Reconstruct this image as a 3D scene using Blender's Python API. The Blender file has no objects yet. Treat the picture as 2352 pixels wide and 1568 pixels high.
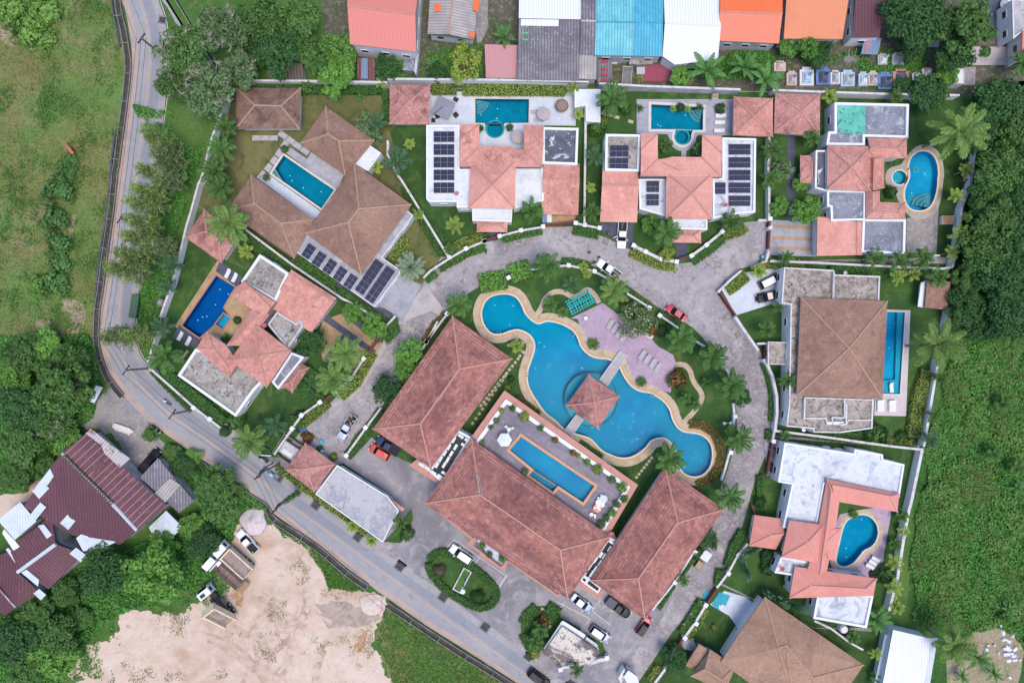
import bpy,math,random
import numpy as np
from mathutils import Vector,Matrix
from mathutils.geometry import tessellate_polygon
R = math.radians
sc = bpy.context.scene
COL = sc.collection
# ---------------------------------------------------------------- camera, sky, sun, exposure
S = 0.085          # metres per plan unit (the photograph is 2352 x 1568 plan units)
H = 138.6          # height of the drone camera
cam = bpy.data.cameras.new('camera'); cam.sensor_width = 36; cam.lens = 18 / math.tan(R(35.8))
cam.clip_start = 1; cam.clip_end = 5000
co = bpy.data.objects.new('camera',cam); co.location = (0,0,H); COL.objects.link(co); sc.camera = co
w = bpy.data.worlds.new('World'); sc.world = w; w.use_nodes = True
nt = w.node_tree
sky = nt.nodes.new('ShaderNodeTexSky'); sky.sky_type = 'NISHITA'; sky.sun_disc = False
SUN_EL,SUN_AZ = 74,150      # elevation, compass bearing (0 = +Y, clockwise)
sky.sun_elevation = R(SUN_EL); sky.sun_rotation = R(SUN_AZ); sky.dust_density = 1.5; sky.ozone_density = 1.0
nt.links.new(sky.outputs[0],nt.nodes['Background'].inputs[0]); nt.nodes['Background'].inputs[1].default_value = 0.15
sl = bpy.data.lights.new('sun','SUN'); sl.energy = 1.45; sl.angle = R(28); sl.color = (1,.87,.7)
so = bpy.data.objects.new('sun',sl); so.rotation_euler = (R(90 - SUN_EL),0,R(180 - SUN_AZ)); so.location = (0,0,100); COL.objects.link(so)
sc.view_settings.view_transform = 'Standard'; sc.view_settings.look = 'None'
sc.view_settings.gamma = 1; sc.view_settings.exposure = 0.74
sc.cycles.max_bounces = 6; sc.cycles.diffuse_bounces = 3; sc.cycles.transparent_max_bounces = 8

# ---------------------------------------------------------------- plan helpers
X0 = (0,900,1800,2840); Y0 = (0,600,1200,1860)
def W(p,z=0.0):                       # plan point seen at height z -> world x, y
    f = S * (1 - z / H); return ((p[0] - 1176) * f,(784 - p[1]) * f)
def PL(*a): return [(a[i],a[i + 1]) for i in range(0,len(a),2)]
def q(rc,*a):                         # detail-sheet coordinates (row, column) -> plan coordinates
    r,c = divmod(rc,10)
    return [((X0[c] + a[i] / 2.24) * .6125,(Y0[r] + a[i + 1] / 2.24) * .6125) for i in range(0,len(a),2)]
def q1(rc,x,y): return q(rc,x,y)[0]
def WW(pl,z=0.0): return [W(p,z) for p in pl]
def area(p): return sum(p[i][0] * p[(i + 1) % len(p)][1] - p[(i + 1) % len(p)][0] * p[i][1] for i in range(len(p))) / 2
def ccw(p): return list(p) if area(p) > 0 else list(reversed(p))
def inset(p,d):                       # positive d moves the outline inwards
    p = ccw(p); n = len(p); out = []
    for i in range(n):
        a,b,c = Vector(p[i - 1]),Vector(p[i]),Vector(p[(i + 1) % n])
        e1,e2 = (b - a),(c - b)
        if e1.length < 1e-6: e1 = e2
        if e2.length < 1e-6: e2 = e1
        e1.normalize(); e2.normalize()
        n1,n2 = Vector((-e1.y,e1.x)),Vector((-e2.y,e2.x))
        m = n1 + n2
        if m.length < .2: m = n1
        m.normalize(); k = max(.35,m.dot(n1)); v = b + m * (d / k); out.append((v.x,v.y))
    return out
def smooth(p,k=6,closed=True):
    n = len(p); out = []
    for i in range(n if closed else n - 1):
        if closed: a,b,c,d = p[i - 1],p[i],p[(i + 1) % n],p[(i + 2) % n]
        else: a,b,c,d = p[max(i - 1,0)],p[i],p[i + 1],p[min(i + 2,n - 1)]
        for j in range(k):
            t = j / k
            out.append(tuple(.5 * (2 * b[m] + (c[m] - a[m]) * t + (2 * a[m] - 5 * b[m] + 4 * c[m] - d[m]) * t * t + (3 * b[m] - a[m] - 3 * c[m] + d[m]) * t ** 3) for m in (0,1)))
    if not closed: out.append(p[-1])
    return out
def circ(c,r,n=28): return [(c[0] + r * math.cos(2 * math.pi * i / n),c[1] + r * math.sin(2 * math.pi * i / n)) for i in range(n)]
def rag(p,amp,step,seed=0):         # uneven natural edge
    rnd = random.Random(seed); out = []
    for i in range(len(p)):
        a,b = p[i],p[(i + 1) % len(p)]; L = math.dist(a,b); k = max(1,int(L / step))
        for j in range(k):
            t = j / k; out.append((a[0] + (b[0] - a[0]) * t + rnd.uniform(-amp,amp),a[1] + (b[1] - a[1]) * t + rnd.uniform(-amp,amp)))
    return out
def strip(pl,wd,closed=False):       # ribbon polygon round a polyline (world)
    n = len(pl); l = []; r = []
    for i in range(n):
        a = Vector(pl[max(i - 1,0)]); b = Vector(pl[min(i + 1,n - 1)]); t = (b - a); t.normalize(); m = Vector((-t.y,t.x)) * wd / 2
        p = Vector(pl[i]); l.append(tuple(p + m)); r.append(tuple(p - m))
    return l + r[::-1]
def fract(p,amp,seed=0,n=5):        # outline broken up at every scale
    rnd = random.Random(seed); p = list(p)
    for k in range(n):
        out = []
        for i in range(len(p)):
            a,b = p[i],p[(i + 1) % len(p)]; L = math.dist(a,b); out.append(a)
            if L > .5:
                d = rnd.gauss(0,1) * min(amp,L * .16); out.append(((a[0] + b[0]) / 2 - (b[1] - a[1]) / L * d,(a[1] + b[1]) / 2 + (b[0] - a[0]) / L * d))
        p = out
    return p
def inside(p,poly):
    c = False; n = len(poly); j = n - 1
    for i in range(n):
        if (poly[i][1] > p[1]) != (poly[j][1] > p[1]) and p[0] < (poly[j][0] - poly[i][0]) * (p[1] - poly[i][1]) / (poly[j][1] - poly[i][1]) + poly[i][0]: c = not c
        j = i
    return c

# ---------------------------------------------------------------- objects
def T(o,label,cat,group=None):
    o['label'] = label; o['category'] = cat
    if group: o['group'] = group
    return o
def E(name,label,cat,xy=(0,0),z=0.0,rz=0.0,group=None):
    o = bpy.data.objects.new(name,None); COL.objects.link(o); o.empty_display_size = .5
    o.location = (xy[0],xy[1],z); o.rotation_euler = (0,0,rz)
    return T(o,label,cat,group)
def copytree(root,xy,z=0,rz=0,s=1,label=None,group=None):     # a thing with its parts and their sub-parts
    def cp(o,par):
        c = o.copy(); COL.objects.link(c)
        if par: c.parent = par; KIDS.setdefault(par.name,[]).append(c)
        for ch in list(KIDS.get(o.name,[])): cp(ch,c)
        return c
    c = cp(root,None); c.location = (xy[0],xy[1],z); c.rotation_euler = (0,0,rz)
    c.scale = (s,s,s) if not isinstance(s,tuple) else s
    if label: c['label'] = label
    if group: c['group'] = group
    return c
KIDS = {}
class MB:
    def __init__(s,uvrot=0.0): s.v = []; s.f = []; s.m = []; s.uvrot = uvrot
    def face(s,pts,mi=0):
        n = len(s.v); s.v += [tuple(p) for p in pts]; s.f.append(tuple(range(n,n + len(pts)))); s.m.append(mi)
    def prism(s,poly,z0,z1,mi=0,ms=None,bottom=False,top=True):
        p = ccw(poly); n = len(p); ms = mi if ms is None else ms
        if top: s.face([(a[0],a[1],z1) for a in p],mi)
        if bottom: s.face([(a[0],a[1],z0) for a in reversed(p)],ms)
        for i in range(n):
            a,b = p[i],p[(i + 1) % n]; s.face([(a[0],a[1],z0),(b[0],b[1],z0),(b[0],b[1],z1),(a[0],a[1],z1)],ms)
    def ring(s,outer,inner,z0,z1,mi=0):      # closed ring wall, equal counts
        n = len(outer)
        for i in range(n):
            j = (i + 1) % n; a,b,c,d = outer[i],outer[j],inner[j],inner[i]
            s.face([(a[0],a[1],z1),(b[0],b[1],z1),(c[0],c[1],z1),(d[0],d[1],z1)],mi)
            s.face([(a[0],a[1],z0),(b[0],b[1],z0),(b[0],b[1],z1),(a[0],a[1],z1)],mi)
            s.face([(c[0],c[1],z0),(d[0],d[1],z0),(d[0],d[1],z1),(c[0],c[1],z1)],mi)
    def flat(s,poly,z,mi=0,holes=()):
        loops = [[Vector((a[0],a[1],0)) for a in ccw(poly)]] + [[Vector((a[0],a[1],0)) for a in reversed(ccw(h))] for h in holes]
        pts = [v for l in loops for v in l]; n = len(s.v); s.v += [(v.x,v.y,z) for v in pts]
        for t in tessellate_polygon(loops):
            a,b,c = (pts[i] for i in t)
            if (b - a).cross(c - a).z < 0: t = t[::-1]
            s.f.append(tuple(n + i for i in t)); s.m.append(mi)
    def box(s,c,d,rz=0.0,mi=0,taper=1.0):
        x,y,z = c; a,b,h = d[0] / 2,d[1] / 2,d[2] / 2; cs,sn = math.cos(rz),math.sin(rz)
        def P(u,v,w,k=1.0): return (x + (u * cs - v * sn) * k,y + (u * sn + v * cs) * k,z + w)
        b4 = [P(-a,-b,-h),P(a,-b,-h),P(a,b,-h),P(-a,b,-h)]; t4 = [P(-a,-b,h,taper),P(a,-b,h,taper),P(a,b,h,taper),P(-a,b,h,taper)]
        s.face(b4[::-1],mi); s.face(t4,mi)
        for i in range(4): j = (i + 1) % 4; s.face([b4[i],b4[j],t4[j],t4[i]],mi)
    def tube(s,p0,p1,r0,r1=None,n=6,mi=0,cap=True):
        r1 = r0 if r1 is None else r1; a,b = Vector(p0),Vector(p1); d = (b - a)
        if d.length < 1e-6: return
        d.normalize(); u = d.orthogonal().normalized(); v = d.cross(u); k = len(s.v)
        for (c,r) in ((a,r0),(b,r1)):
            for i in range(n):
                t = 2 * math.pi * i / n; s.v.append(tuple(c + (u * math.cos(t) + v * math.sin(t)) * r))
        for i in range(n): j = (i + 1) % n; s.f.append((k + i,k + j,k + n + j,k + n + i)); s.m.append(mi)
        if cap: s.f.append(tuple(range(k + n,k + 2 * n))); s.m.append(mi); s.f.append(tuple(range(k + n - 1,k - 1,-1))); s.m.append(mi)
    def path(s,pts,r,n=5,mi=0):
        for i in range(len(pts) - 1):
            ra,rb = (r,r) if not isinstance(r,(list,tuple)) else (r[i],r[i + 1]); s.tube(pts[i],pts[i + 1],ra,rb,n,mi)
    def lathe(s,c,prof,n=14,mi=0):            # prof: (radius, z)
        k = len(s.v)
        for r,z in prof:
            for i in range(n): t = 2 * math.pi * i / n; s.v.append((c[0] + r * math.cos(t),c[1] + r * math.sin(t),c[2] + z))
        for j in range(len(prof) - 1):
            for i in range(n): a = (i + 1) % n; s.f.append((k + j * n + i,k + j * n + a,k + (j + 1) * n + a,k + (j + 1) * n + i)); s.m.append(mi)
    def loft(s,rings,mi=0,cap=True):
        k = len(s.v); n = len(rings[0])
        for r in rings: s.v += [tuple(p) for p in r]
        for j in range(len(rings) - 1):
            for i in range(n): a = (i + 1) % n; s.f.append((k + j * n + i,k + j * n + a,k + (j + 1) * n + a,k + (j + 1) * n + i)); s.m.append(mi)
        if cap: s.f.append(tuple(range(k + n - 1,k - 1,-1))); s.m.append(mi); s.f.append(tuple(range(k + (len(rings) - 1) * n,k + len(rings) * n))); s.m.append(mi)
    def build(s,name,mats,parent=None,local=False,sm=False,uv=True):
        me = bpy.data.meshes.new(name); me.from_pydata(s.v,[],s.f)
        mats = mats if isinstance(mats,(list,tuple)) else [mats]
        for m in mats: me.materials.append(m)
        if len(mats) > 1: me.polygons.foreach_set('material_index',s.m)
        if sm: me.polygons.foreach_set('use_smooth',[True] * len(s.f))
        if uv:
            L = me.uv_layers.new(name='UVMap'); buf = []
            cr,sr = math.cos(s.uvrot),math.sin(s.uvrot)
            for p in me.polygons:
                nn = p.normal
                if abs(nn.z) > .985: h = Vector((cr,sr,0)); v = Vector((-sr,cr,0))
                else: h = Vector((-nn.y,nn.x,0)).normalized(); v = nn.cross(h)
                for vi in p.vertices: c = me.vertices[vi].co; buf += [c.dot(h),c.dot(v)]
            L.data.foreach_set('uv',buf)
        me.update()
        return link(name,me,parent,local)
def link(name,me,parent=None,local=False):
    o = bpy.data.objects.new(name,me); COL.objects.link(o)
    if parent:
        o.parent = parent; KIDS.setdefault(parent.name,[]).append(o)
        if not local:
            off = Vector(); p = parent
            while p: off += p.location; p = p.parent
            o.location = -off
    return o
def sheet(name,poly,z,m,holes=(),uvrot=0.0,edge=0.0,me=None):
    b = MB(uvrot); b.flat(poly,z,0,holes)
    if edge:
        p = ccw(poly)
        for i in range(len(p)): a,c = p[i],p[(i + 1) % len(p)]; b.face([(a[0],a[1],z - edge),(c[0],c[1],z - edge),(c[0],c[1],z),(a[0],a[1],z)],0)
    o = b.build(name,m); o['kind'] = 'structure'; return o

# ---------------------------------------------------------------- materials
KEXP = 1.22
def lin(h,k=None):
    r = []
    for i in (0,2,4):
        c = int(h[i:i + 2],16) / 255; r.append((c / 12.92 if c <= .04045 else ((c + .055) / 1.055) ** 2.4) / (k or KEXP))
    return (min(r[0],.9),min(r[1],.9),min(r[2],.9),1)
MATS = {}
def M(name,col,rough=.85,L=(),bump=None,island=0.0,obj=0.0,metal=0.0,spec=.25,trans=0.0):
    m = bpy.data.materials.new(name); m.use_nodes = True; t = m.node_tree; nd = t.nodes; lk = t.links.new
    b = nd['Principled BSDF']; b.inputs['Roughness'].default_value = rough; b.inputs['Metallic'].default_value = metal; b.inputs['Specular IOR Level'].default_value = spec
    tc = nd.new('ShaderNodeTexCoord'); ob = tc.outputs['Object']; uv = tc.outputs['UV']; sep = None
    def math_(op,a,bb=None,c=None,clamp=False):
        n = nd.new('ShaderNodeMath'); n.operation = op; n.use_clamp = clamp
        for i,x in enumerate((a,bb,c)):
            if x is None: continue
            if isinstance(x,(int,float)): n.inputs[i].default_value = x
            else: lk(x,n.inputs[i])
        return n.outputs[0]
    def rng(v,lo,hi): 
        n = nd.new('ShaderNodeMapRange'); n.inputs[1].default_value = lo; n.inputs[2].default_value = hi; n.clamp = True; lk(v,n.inputs[0]); return n.outputs[0]
    rgb = nd.new('ShaderNodeRGB'); rgb.outputs[0].default_value = lin(col); cur = rgb.outputs[0]; hgt = None
    def mix(f,c,a=None,mode='MIX'):
        n = nd.new('ShaderNodeMix'); n.data_type = 'RGBA'; n.blend_type = mode
        if isinstance(f,(int,float)): n.inputs[0].default_value = f
        else: lk(f,n.inputs[0])
        lk(a if a is not None else cur,n.inputs[6])
        if isinstance(c,str): n.inputs[7].default_value = lin(c)
        elif isinstance(c,tuple): n.inputs[7].default_value = c
        else: lk(c,n.inputs[7])
        return n.outputs[2]
    def sepuv():
        nonlocal sep
        if not sep: sep = nd.new('ShaderNodeSeparateXYZ'); lk(uv,sep.inputs[0])
        return sep
    for l in L:
        k = l[0]
        if k == 'n':
            n = nd.new('ShaderNodeTexNoise'); n.inputs['Scale'].default_value = l[1]; n.inputs['Detail'].default_value = l[5] if len(l) > 5 else 5
            n.inputs['Roughness'].default_value = .62; n.inputs['Distortion'].default_value = l[6] if len(l) > 6 else .3; lk(ob,n.inputs[0]); f = rng(n.outputs[0],l[3],l[4]); cur = mix(f,l[2])
        elif k == 'v':
            n = nd.new('ShaderNodeTexVoronoi'); n.inputs['Scale'].default_value = l[1]; lk(ob,n.inputs[0]); f = rng(n.outputs[0],l[3],l[4]); cur = mix(f,l[2])
        elif k == 'c':
            n = nd.new('ShaderNodeTexVoronoi'); n.feature = 'DISTANCE_TO_EDGE'; n.inputs['Scale'].default_value = l[1]
            z = nd.new('ShaderNodeTexNoise'); z.inputs['Scale'].default_value = l[1] * 2.5; lk(ob,z.inputs[0]); a = nd.new('ShaderNodeVectorMath'); a.operation = 'MULTIPLY_ADD'; lk(z.outputs[1],a.inputs[0]); a.inputs[1].default_value = (1.2 / l[1],) * 3; lk(ob,a.inputs[2])
            lk(a.outputs[0],n.inputs[0]); f = rng(n.outputs[0],l[4],l[3]); cur = mix(f,l[2])
        elif k in 'uy':                # stripes across u or v: period, colour, width fraction
            s_ = sepuv().outputs[0 if k == 'u' else 1]; fr = math_('FRACT',math_('MULTIPLY',s_,1 / l[1])); f = math_('LESS_THAN',fr,l[3]); f = math_('MULTIPLY',f,l[4] if len(l) > 4 else 1.0); cur = mix(f,l[2])
        elif k == 'i':                 # some leaves (or petals) in a second colour
            g_ = nd.new('ShaderNodeNewGeometry'); cur = mix(math_('GREATER_THAN',math_('FRACT',math_('MULTIPLY',g_.outputs['Random Per Island'],37.7)),l[2]),l[1])
        elif k == 't':                 # tiles: width, height, strength of tile-to-tile change
            s_ = sepuv(); fy = math_('FLOOR',math_('MULTIPLY',s_.outputs[1],1 / l[2])); fx = math_('FLOOR',math_('ADD',math_('MULTIPLY',s_.outputs[0],1 / l[1]),math_('MULTIPLY',fy,.5)))
            cb = nd.new('ShaderNodeCombineXYZ'); lk(fx,cb.inputs[0]); lk(fy,cb.inputs[1]); wn = nd.new('ShaderNodeTexWhiteNoise'); wn.noise_dimensions = '2D'; lk(cb.outputs[0],wn.inputs[0])
            v = math_('ADD',math_('MULTIPLY',wn.outputs[0],l[3]),1 - l[3] * .5); g = nd.new('ShaderNodeCombineColor'); [lk(v,g.inputs[i]) for i in range(3)]; cur = mix(1.0,g.outputs[0],mode='MULTIPLY')
    if island or obj:
        v = None
        if island: g_ = nd.new('ShaderNodeNewGeometry'); v = math_('ADD',math_('MULTIPLY',g_.outputs['Random Per Island'],island),1 - island * .5)
        if obj: oi = nd.new('ShaderNodeObjectInfo'); v2 = math_('ADD',math_('MULTIPLY',oi.outputs['Random'],obj),1 - obj * .5); v = math_('MULTIPLY',v,v2) if v else v2
        g = nd.new('ShaderNodeCombineColor'); [lk(v,g.inputs[i]) for i in range(3)]; cur = mix(1.0,g.outputs[0],mode='MULTIPLY')
    lk(cur,b.inputs['Base Color'])
    if bump:
        n = nd.new('ShaderNodeTexNoise'); n.inputs['Scale'].default_value = bump[0]; n.inputs['Detail'].default_value = 6; lk(ob,n.inputs[0]); bp = nd.new('ShaderNodeBump'); bp.inputs['Strength'].default_value = bump[1]; bp.inputs['Distance'].default_value = bump[2] if len(bump) > 2 else .1
        lk(n.outputs[0],bp.inputs['Height']); lk(bp.outputs[0],b.inputs['Normal'])
    if trans:
        tr = nd.new('ShaderNodeBsdfTranslucent'); lk(cur,tr.inputs[0]); mx = nd.new('ShaderNodeMixShader'); mx.inputs[0].default_value = trans; lk(b.outputs[0],mx.inputs[1]); lk(tr.outputs[0],mx.inputs[2]); lk(mx.outputs[0],nd['Material Output'].inputs[0])
    MATS[name] = m; return m
def water(name,tint,tr=.92):
    m = bpy.data.materials.new(name); m.use_nodes = True; t = m.node_tree; nd = t.nodes; nd.remove(nd['Principled BSDF'])
    a = nd.new('ShaderNodeBsdfTransparent'); a.inputs[0].default_value = tint; g = nd.new('ShaderNodeBsdfGlossy'); g.inputs['Roughness'].default_value = .04
    n = nd.new('ShaderNodeTexNoise'); n.inputs['Scale'].default_value = 1.6; n.inputs['Detail'].default_value = 4; tc = nd.new('ShaderNodeTexCoord'); t.links.new(tc.outputs['Object'],n.inputs[0])
    bp = nd.new('ShaderNodeBump'); bp.inputs['Strength'].default_value = .25; bp.inputs['Distance'].default_value = .05; t.links.new(n.outputs[0],bp.inputs['Height']); t.links.new(bp.outputs[0],g.inputs['Normal'])
    fr = nd.new('ShaderNodeFresnel'); fr.inputs[0].default_value = 1.1; t.links.new(bp.outputs[0],fr.inputs['Normal'])
    mx = nd.new('ShaderNodeMixShader'); t.links.new(fr.outputs[0],mx.inputs[0]); t.links.new(a.outputs[0],mx.inputs[1]); t.links.new(g.outputs[0],mx.inputs[2]); t.links.new(mx.outputs[0],nd['Material Output'].inputs[0])
    return m
# ground
m_terrain = M('weedy_soil','5a7a3a',L=[('n',.12,'3f6a2c',.4,.6),('n',.6,'7c7a50',.55,.72),('n',2.5,'34562a',.5,.75)],bump=(3,.6))
m_field = M('field_grass','648c46',L=[('n',.04,'82804f',.4,.58,7,1),('n',.12,'587c3c',.48,.68,8,.8),('n',.14,'8f8868',.5,.68,9,1.4),('n',1.2,'587a3e',.5,.8,8),('n',5,'8d9464',.6,.8)],bump=(4,.8,.2))
m_bare = M('bare_earth','a0927e',L=[('n',.5,'7d8256',.45,.65,6),('n',2,'c0b09e',.5,.7)])
m_scrub = M('scrub_soil','3c6a2c',L=[('n',.2,'2c5526',.4,.6),('n',1.5,'4d8038',.5,.7)],bump=(3,.8,.3))
m_lawn = M('lawn','40632f',L=[('n',.1,'335326',.4,.62,5),('n',.35,'557838',.5,.72,7,.6),('n',.2,'6f7a48',.58,.74,8,1),('n',1.5,'37552a',.52,.74,7),('n',6,'304d25',.5,.8)],bump=(14,.3,.05))
m_lawndry = M('dry_lawn','646a40',L=[('n',.12,'7d7850',.42,.6,7,.8),('n',.35,'4a5c32',.48,.68,8,.8),('n',1.6,'8e8460',.56,.76,8)],bump=(14,.3,.05))
m_asph = M('asphalt','9c9ca2',L=[('n',.1,'aca8aa',.4,.62,6),('n',.7,'8f929f',.5,.7,7,.8),('n',8,'a9a9b0',.5,.8)])
m_asphp = M('asphalt_wheel_lane','8e9098',L=[('n',.1,'9c9ca4',.42,.62),('n',1,'82869a',.54,.72,7),('n',3,'979aa8',.5,.75)])
m_sandedge = M('sandy_shoulder','baa69c',L=[('n',.3,'a39a9e',.45,.62),('n',1.2,'c4ac9c',.5,.7)])
m_conc = M('estate_concrete','a49fa4',L=[('n',.06,'8d878c',.44,.6,6,1.0),('n',.16,'b9b3b6',.5,.66,7,1.2),('n',.5,'757075',.54,.72,9,1.6),('n',1.6,'bdb7ba',.5,.74,8,.8),('n',6,'8b868b',.54,.75),('c',.1,'6f6a6f',.0,.01)])
m_concl = M('light_concrete','bcb5b6',L=[('n',.5,'a8a1a4',.45,.65),('n',3,'c4bcbe',.5,.7)])
m_fore = M('forecourt_asphalt','9c999f',L=[('n',.07,'7f7d84',.44,.6,6,.8),('n',.3,'b0acb0',.5,.7,8,1.2),('n',1,'77757b',.58,.76,8,1),('n',4,'8f8c92',.5,.75)])
m_drain = M('drain_concrete','8a8786',L=[('n',.6,'6b6868',.4,.65),('n',3,'9a9694',.5,.7)])
m_drainin = M('drain_bottom','55534f',L=[('n',1,'3f3e3c',.4,.65)])
m_sand = M('sand_lot','d9c4b4',L=[('n',.025,'c4a792',.4,.66,8,.6),('n',.06,'b29479',.5,.74,9,1.4),('n',.3,'dfcfc7',.4,.8,9,.4),('n',1.1,'bda696',.5,.82,9,.6),('n',3,'a8968a',.58,.8,9),('n',9,'e6dcd8',.58,.8)],bump=(2,.5,.1))
m_track = M('tyre_track','b99d8b',L=[('n',.5,'d3beb3',.4,.56)])
m_pile = M('sand_pile','d8ccd0',L=[('n',2,'bfb2b4',.45,.7),('n',8,'e6dcde',.5,.7)],bump=(5,.6))
m_dirt = M('yard_dirt','625e54',L=[('n',.3,'4c5a3c',.42,.6),('n',1.2,'8d857d',.5,.7),('n',4,'55604a',.55,.75)],bump=(4,.5))
m_gravel = M('grey_gravel','9c9698',L=[('n',.25,'86868a',.42,.6),('n',1.5,'b5adac',.5,.68),('n',5,'77756e',.55,.75),('n',.5,'8f8c7c',.55,.7)])
m_yel = M('road_yellow','d6ab86',L=[('n',3,'b9a294',.5,.75)])
m_wht = M('road_white','d8d8dd',L=[('n',3,'b6b4bc',.52,.72)])
m_deckw = M('pale_paving','d5dbe8',L=[('n',.5,'c6cfe0',.45,.65),('u',1.2,'b8c0d0',.03),('y',1.2,'b8c0d0',.03)])
m_deckg = M('grey_paving','aeaebb',L=[('n',.5,'9a9cab',.45,.65),('u',1.2,'8f91a0',.03),('y',1.2,'8f91a0',.03)])
m_deckm = M('mauve_paving','b9a3b9',L=[('n',.25,'a893ab',.42,.6,6,.8),('n',1.2,'857a90',.56,.75,6),('n',4,'c6b3c4',.5,.75)])
m_sandst = M('sandstone_deck','c6b29c',L=[('n',.5,'b09a83',.45,.65),('n',2,'d5c4b0',.5,.7)])
m_cop = M('cream_coping','ded6cf',L=[('n',2,'cbc1b8',.5,.7)])
m_copt = M('tan_coping','c9a877',L=[('n',1.5,'bb9a6c',.45,.7)])
m_copr = M('terracotta_coping','b58a72',L=[('n',1.5,'a57b64',.45,.7)])
m_copo = M('timber_coping','d8a984',L=[('n',2,'c89a75',.45,.7),('u',.8,'b08560',.05)])
m_slate = M('slate_paving','5d6072',L=[('n',.6,'4f5264',.45,.65)])
m_boards = M('grey_deck_boards','928b98',rough=.8,L=[('n',.2,'847e8c',.42,.6),('n',1.4,'a59ea9',.52,.72),('y',.28,'6f6976',.16),('t',3.0,.28,.25)])
m_wood = M('pale_deck_boards','d6cad0',L=[('u',.3,'bfb2b9',.12),('n',.5,'c8bcc3',.45,.65)])
m_slab = M('stepping_slab','b9b7be',L=[('n',1,'a5a3ac',.45,.65)])
m_tan = M('tan_paving','b99d7c',L=[('n',.5,'a88c6d',.45,.65),('t',.6,.6,.12)])
# buildings
m_wall = M('white_render','e4e6ec',L=[('n',.5,'d2d5dd',.5,.72),('n',2.5,'b5b8be',.64,.8)])
m_wallw = M('bright_white_render','edf0f6',L=[('n',.8,'dde0e8',.5,.72)])
m_wallg = M('weathered_wall','c4c4ca',L=[('n',.6,'a09fa4',.48,.68),('n',3,'85848a',.58,.76)])
m_cap = M('stained_wall_coping','d9d7db',L=[('n',1.0,'bdb4b4',.5,.66),('n',4,'8d8583',.6,.76)])
m_soff = M('soffit','a6a3a6')
m_fasc = M('dark_fascia','8b8790')
def tiles(n,c,d,l,s,tint='6d4a4c',st=(.56,.74),ts=.35):
    return M(n,c,L=[('n',.12,d,.42,.62,5,.6),('n',.7,l,.54,.74,6),('n',.35,tint,st[0],st[1],8,1.0),('y',s,d,.22,.75),('t',s,s,ts)])
m_tclub = tiles('club_roof_tiles','b27a71','8d5d5a','c69488',.6,'74555a',(.52,.72),.36)
m_tpink = tiles('pink_roof_tiles','e6a99d','d4958a','eeb7aa',.42,'ab786e',(.62,.8),.14)
m_tpinks = tiles('stained_pink_roof_tiles','dba094','c2877d','e4b0a3',.45,'86605a',(.55,.74),.26)
m_tgaz = tiles('mossy_pink_roof_tiles','cb938c','ac7875','d9a79d',.45,'735554',(.5,.7),.32)
m_tclean = tiles('clean_pink_roof_tiles','e09a8f','d28c82','e5a499',.5,'c9847a',(.6,.8),.08)
m_shin = tiles('brown_shingles','a28173','8e6e62','b39384',.3,'765b52',(.55,.76),.24)
m_shina = tiles('sooty_shingles','96786c','84695f','a6897c',.3,'54443f',(.44,.66),.24)
m_shin2 = tiles('tan_shingles','b08e7b','9c7b6a','bd9b88',.3,'876a5c',(.56,.78),.22)
m_ridge = M('pink_ridge_caps','cc9a8e',L=[('n',1.5,'b0827a',.5,.7)])
m_ridgeb = M('tan_ridge_caps','b99a84',L=[('n',1.5,'a08270',.5,.7)])
m_ridgep = M('clean_ridge_caps','e0a198')
def corr(n,c,d,per,wd=.4,L=(),rough=.6): return M(n,c,rough=rough,L=list(L) + [('u',per,d,wd,.8)])
m_cpink = corr('pink_metal_sheet','dc8981','cd776f',.5,.25)
m_corange = corr('orange_metal_sheet','f0784a','e0683c',.5,.25,[('n',.3,'ee7d58',.5,.7)])
m_csal = corr('salmon_metal_sheet','f08a72','e37d66',.5,.25)
m_clor = corr('light_orange_metal_sheet','e59572','d88563',.45,.25,[('n',.3,'dc8a6a',.5,.7)])
m_cgrey = corr('grey_fibre_sheet','8a8690','5f5c66',.55,.42,[('n',.3,'77737d',.42,.6),('n',1.5,'a39fa6',.52,.7),('t',2.2,1.6,.25)])
m_cgreyl = corr('pale_fibre_sheet','b7b2b2','928d8e',.55,.4,[('n',.4,'9f9a9a',.45,.65),('t',2.2,1.5,.2)])
m_cturq = corr('turquoise_fibre_sheet','6cc2d3','5c97a6',.55,.3,[('n',.5,'86cdd8',.45,.65),('n',1.6,'4f8a98',.58,.74),('t',1.1,1.5,.2)])
m_cturq2 = corr('blue_fibre_sheet','4fb0cf','3f8dab',.55,.3,[('n',.8,'62bad4',.45,.65),('n',1.6,'3c7f9a',.6,.76),('t',1.1,1.5,.2)])
m_cwhite = corr('white_metal_sheet','e9ecf2','ced2dc',.5,.25)
m_cmar = corr('maroon_metal_sheet','6b4651','54343f',.6,.3,[('n',.12,'7a535b',.45,.62),('n',.8,'8d6259',.6,.74),('n',3,'5a3a44',.5,.72)])
m_cmarw = corr('striped_maroon_sheet','6a434e','b7a3ab',1.2,.09,[('n',.1,'7a4f57',.45,.62),('n',.5,'8d6259',.54,.68,8,1.5),('n',3,'5a3a44',.5,.72)])
m_crust = corr('rusty_maroon_sheet','7c5158','5d3b42',.6,.3,[('n',.4,'a5796a',.52,.66),('n',1.2,'b3a8aa',.62,.72)])
m_cpale = corr('pale_blue_sheet','d5e0ea','bccad8',.5,.3,[('n',.6,'c3ccd6',.5,.7)])
m_crs = corr('patched_rusty_sheet','c5bfc4','9b9197',.55,.3,[('n',.8,'9a6455',.54,.64),('n',.5,'7c4f58',.56,.66)])
m_cblue = corr('steel_blue_sheet','7f95b8','687d9f',.5,.3,[('n',.8,'99a6bd',.5,.7)])
m_stripe = corr('striped_sheet','b5475a','98394a',.5,.3)
def roofc(n,c,L): return M(n,c,L=L)
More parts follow.
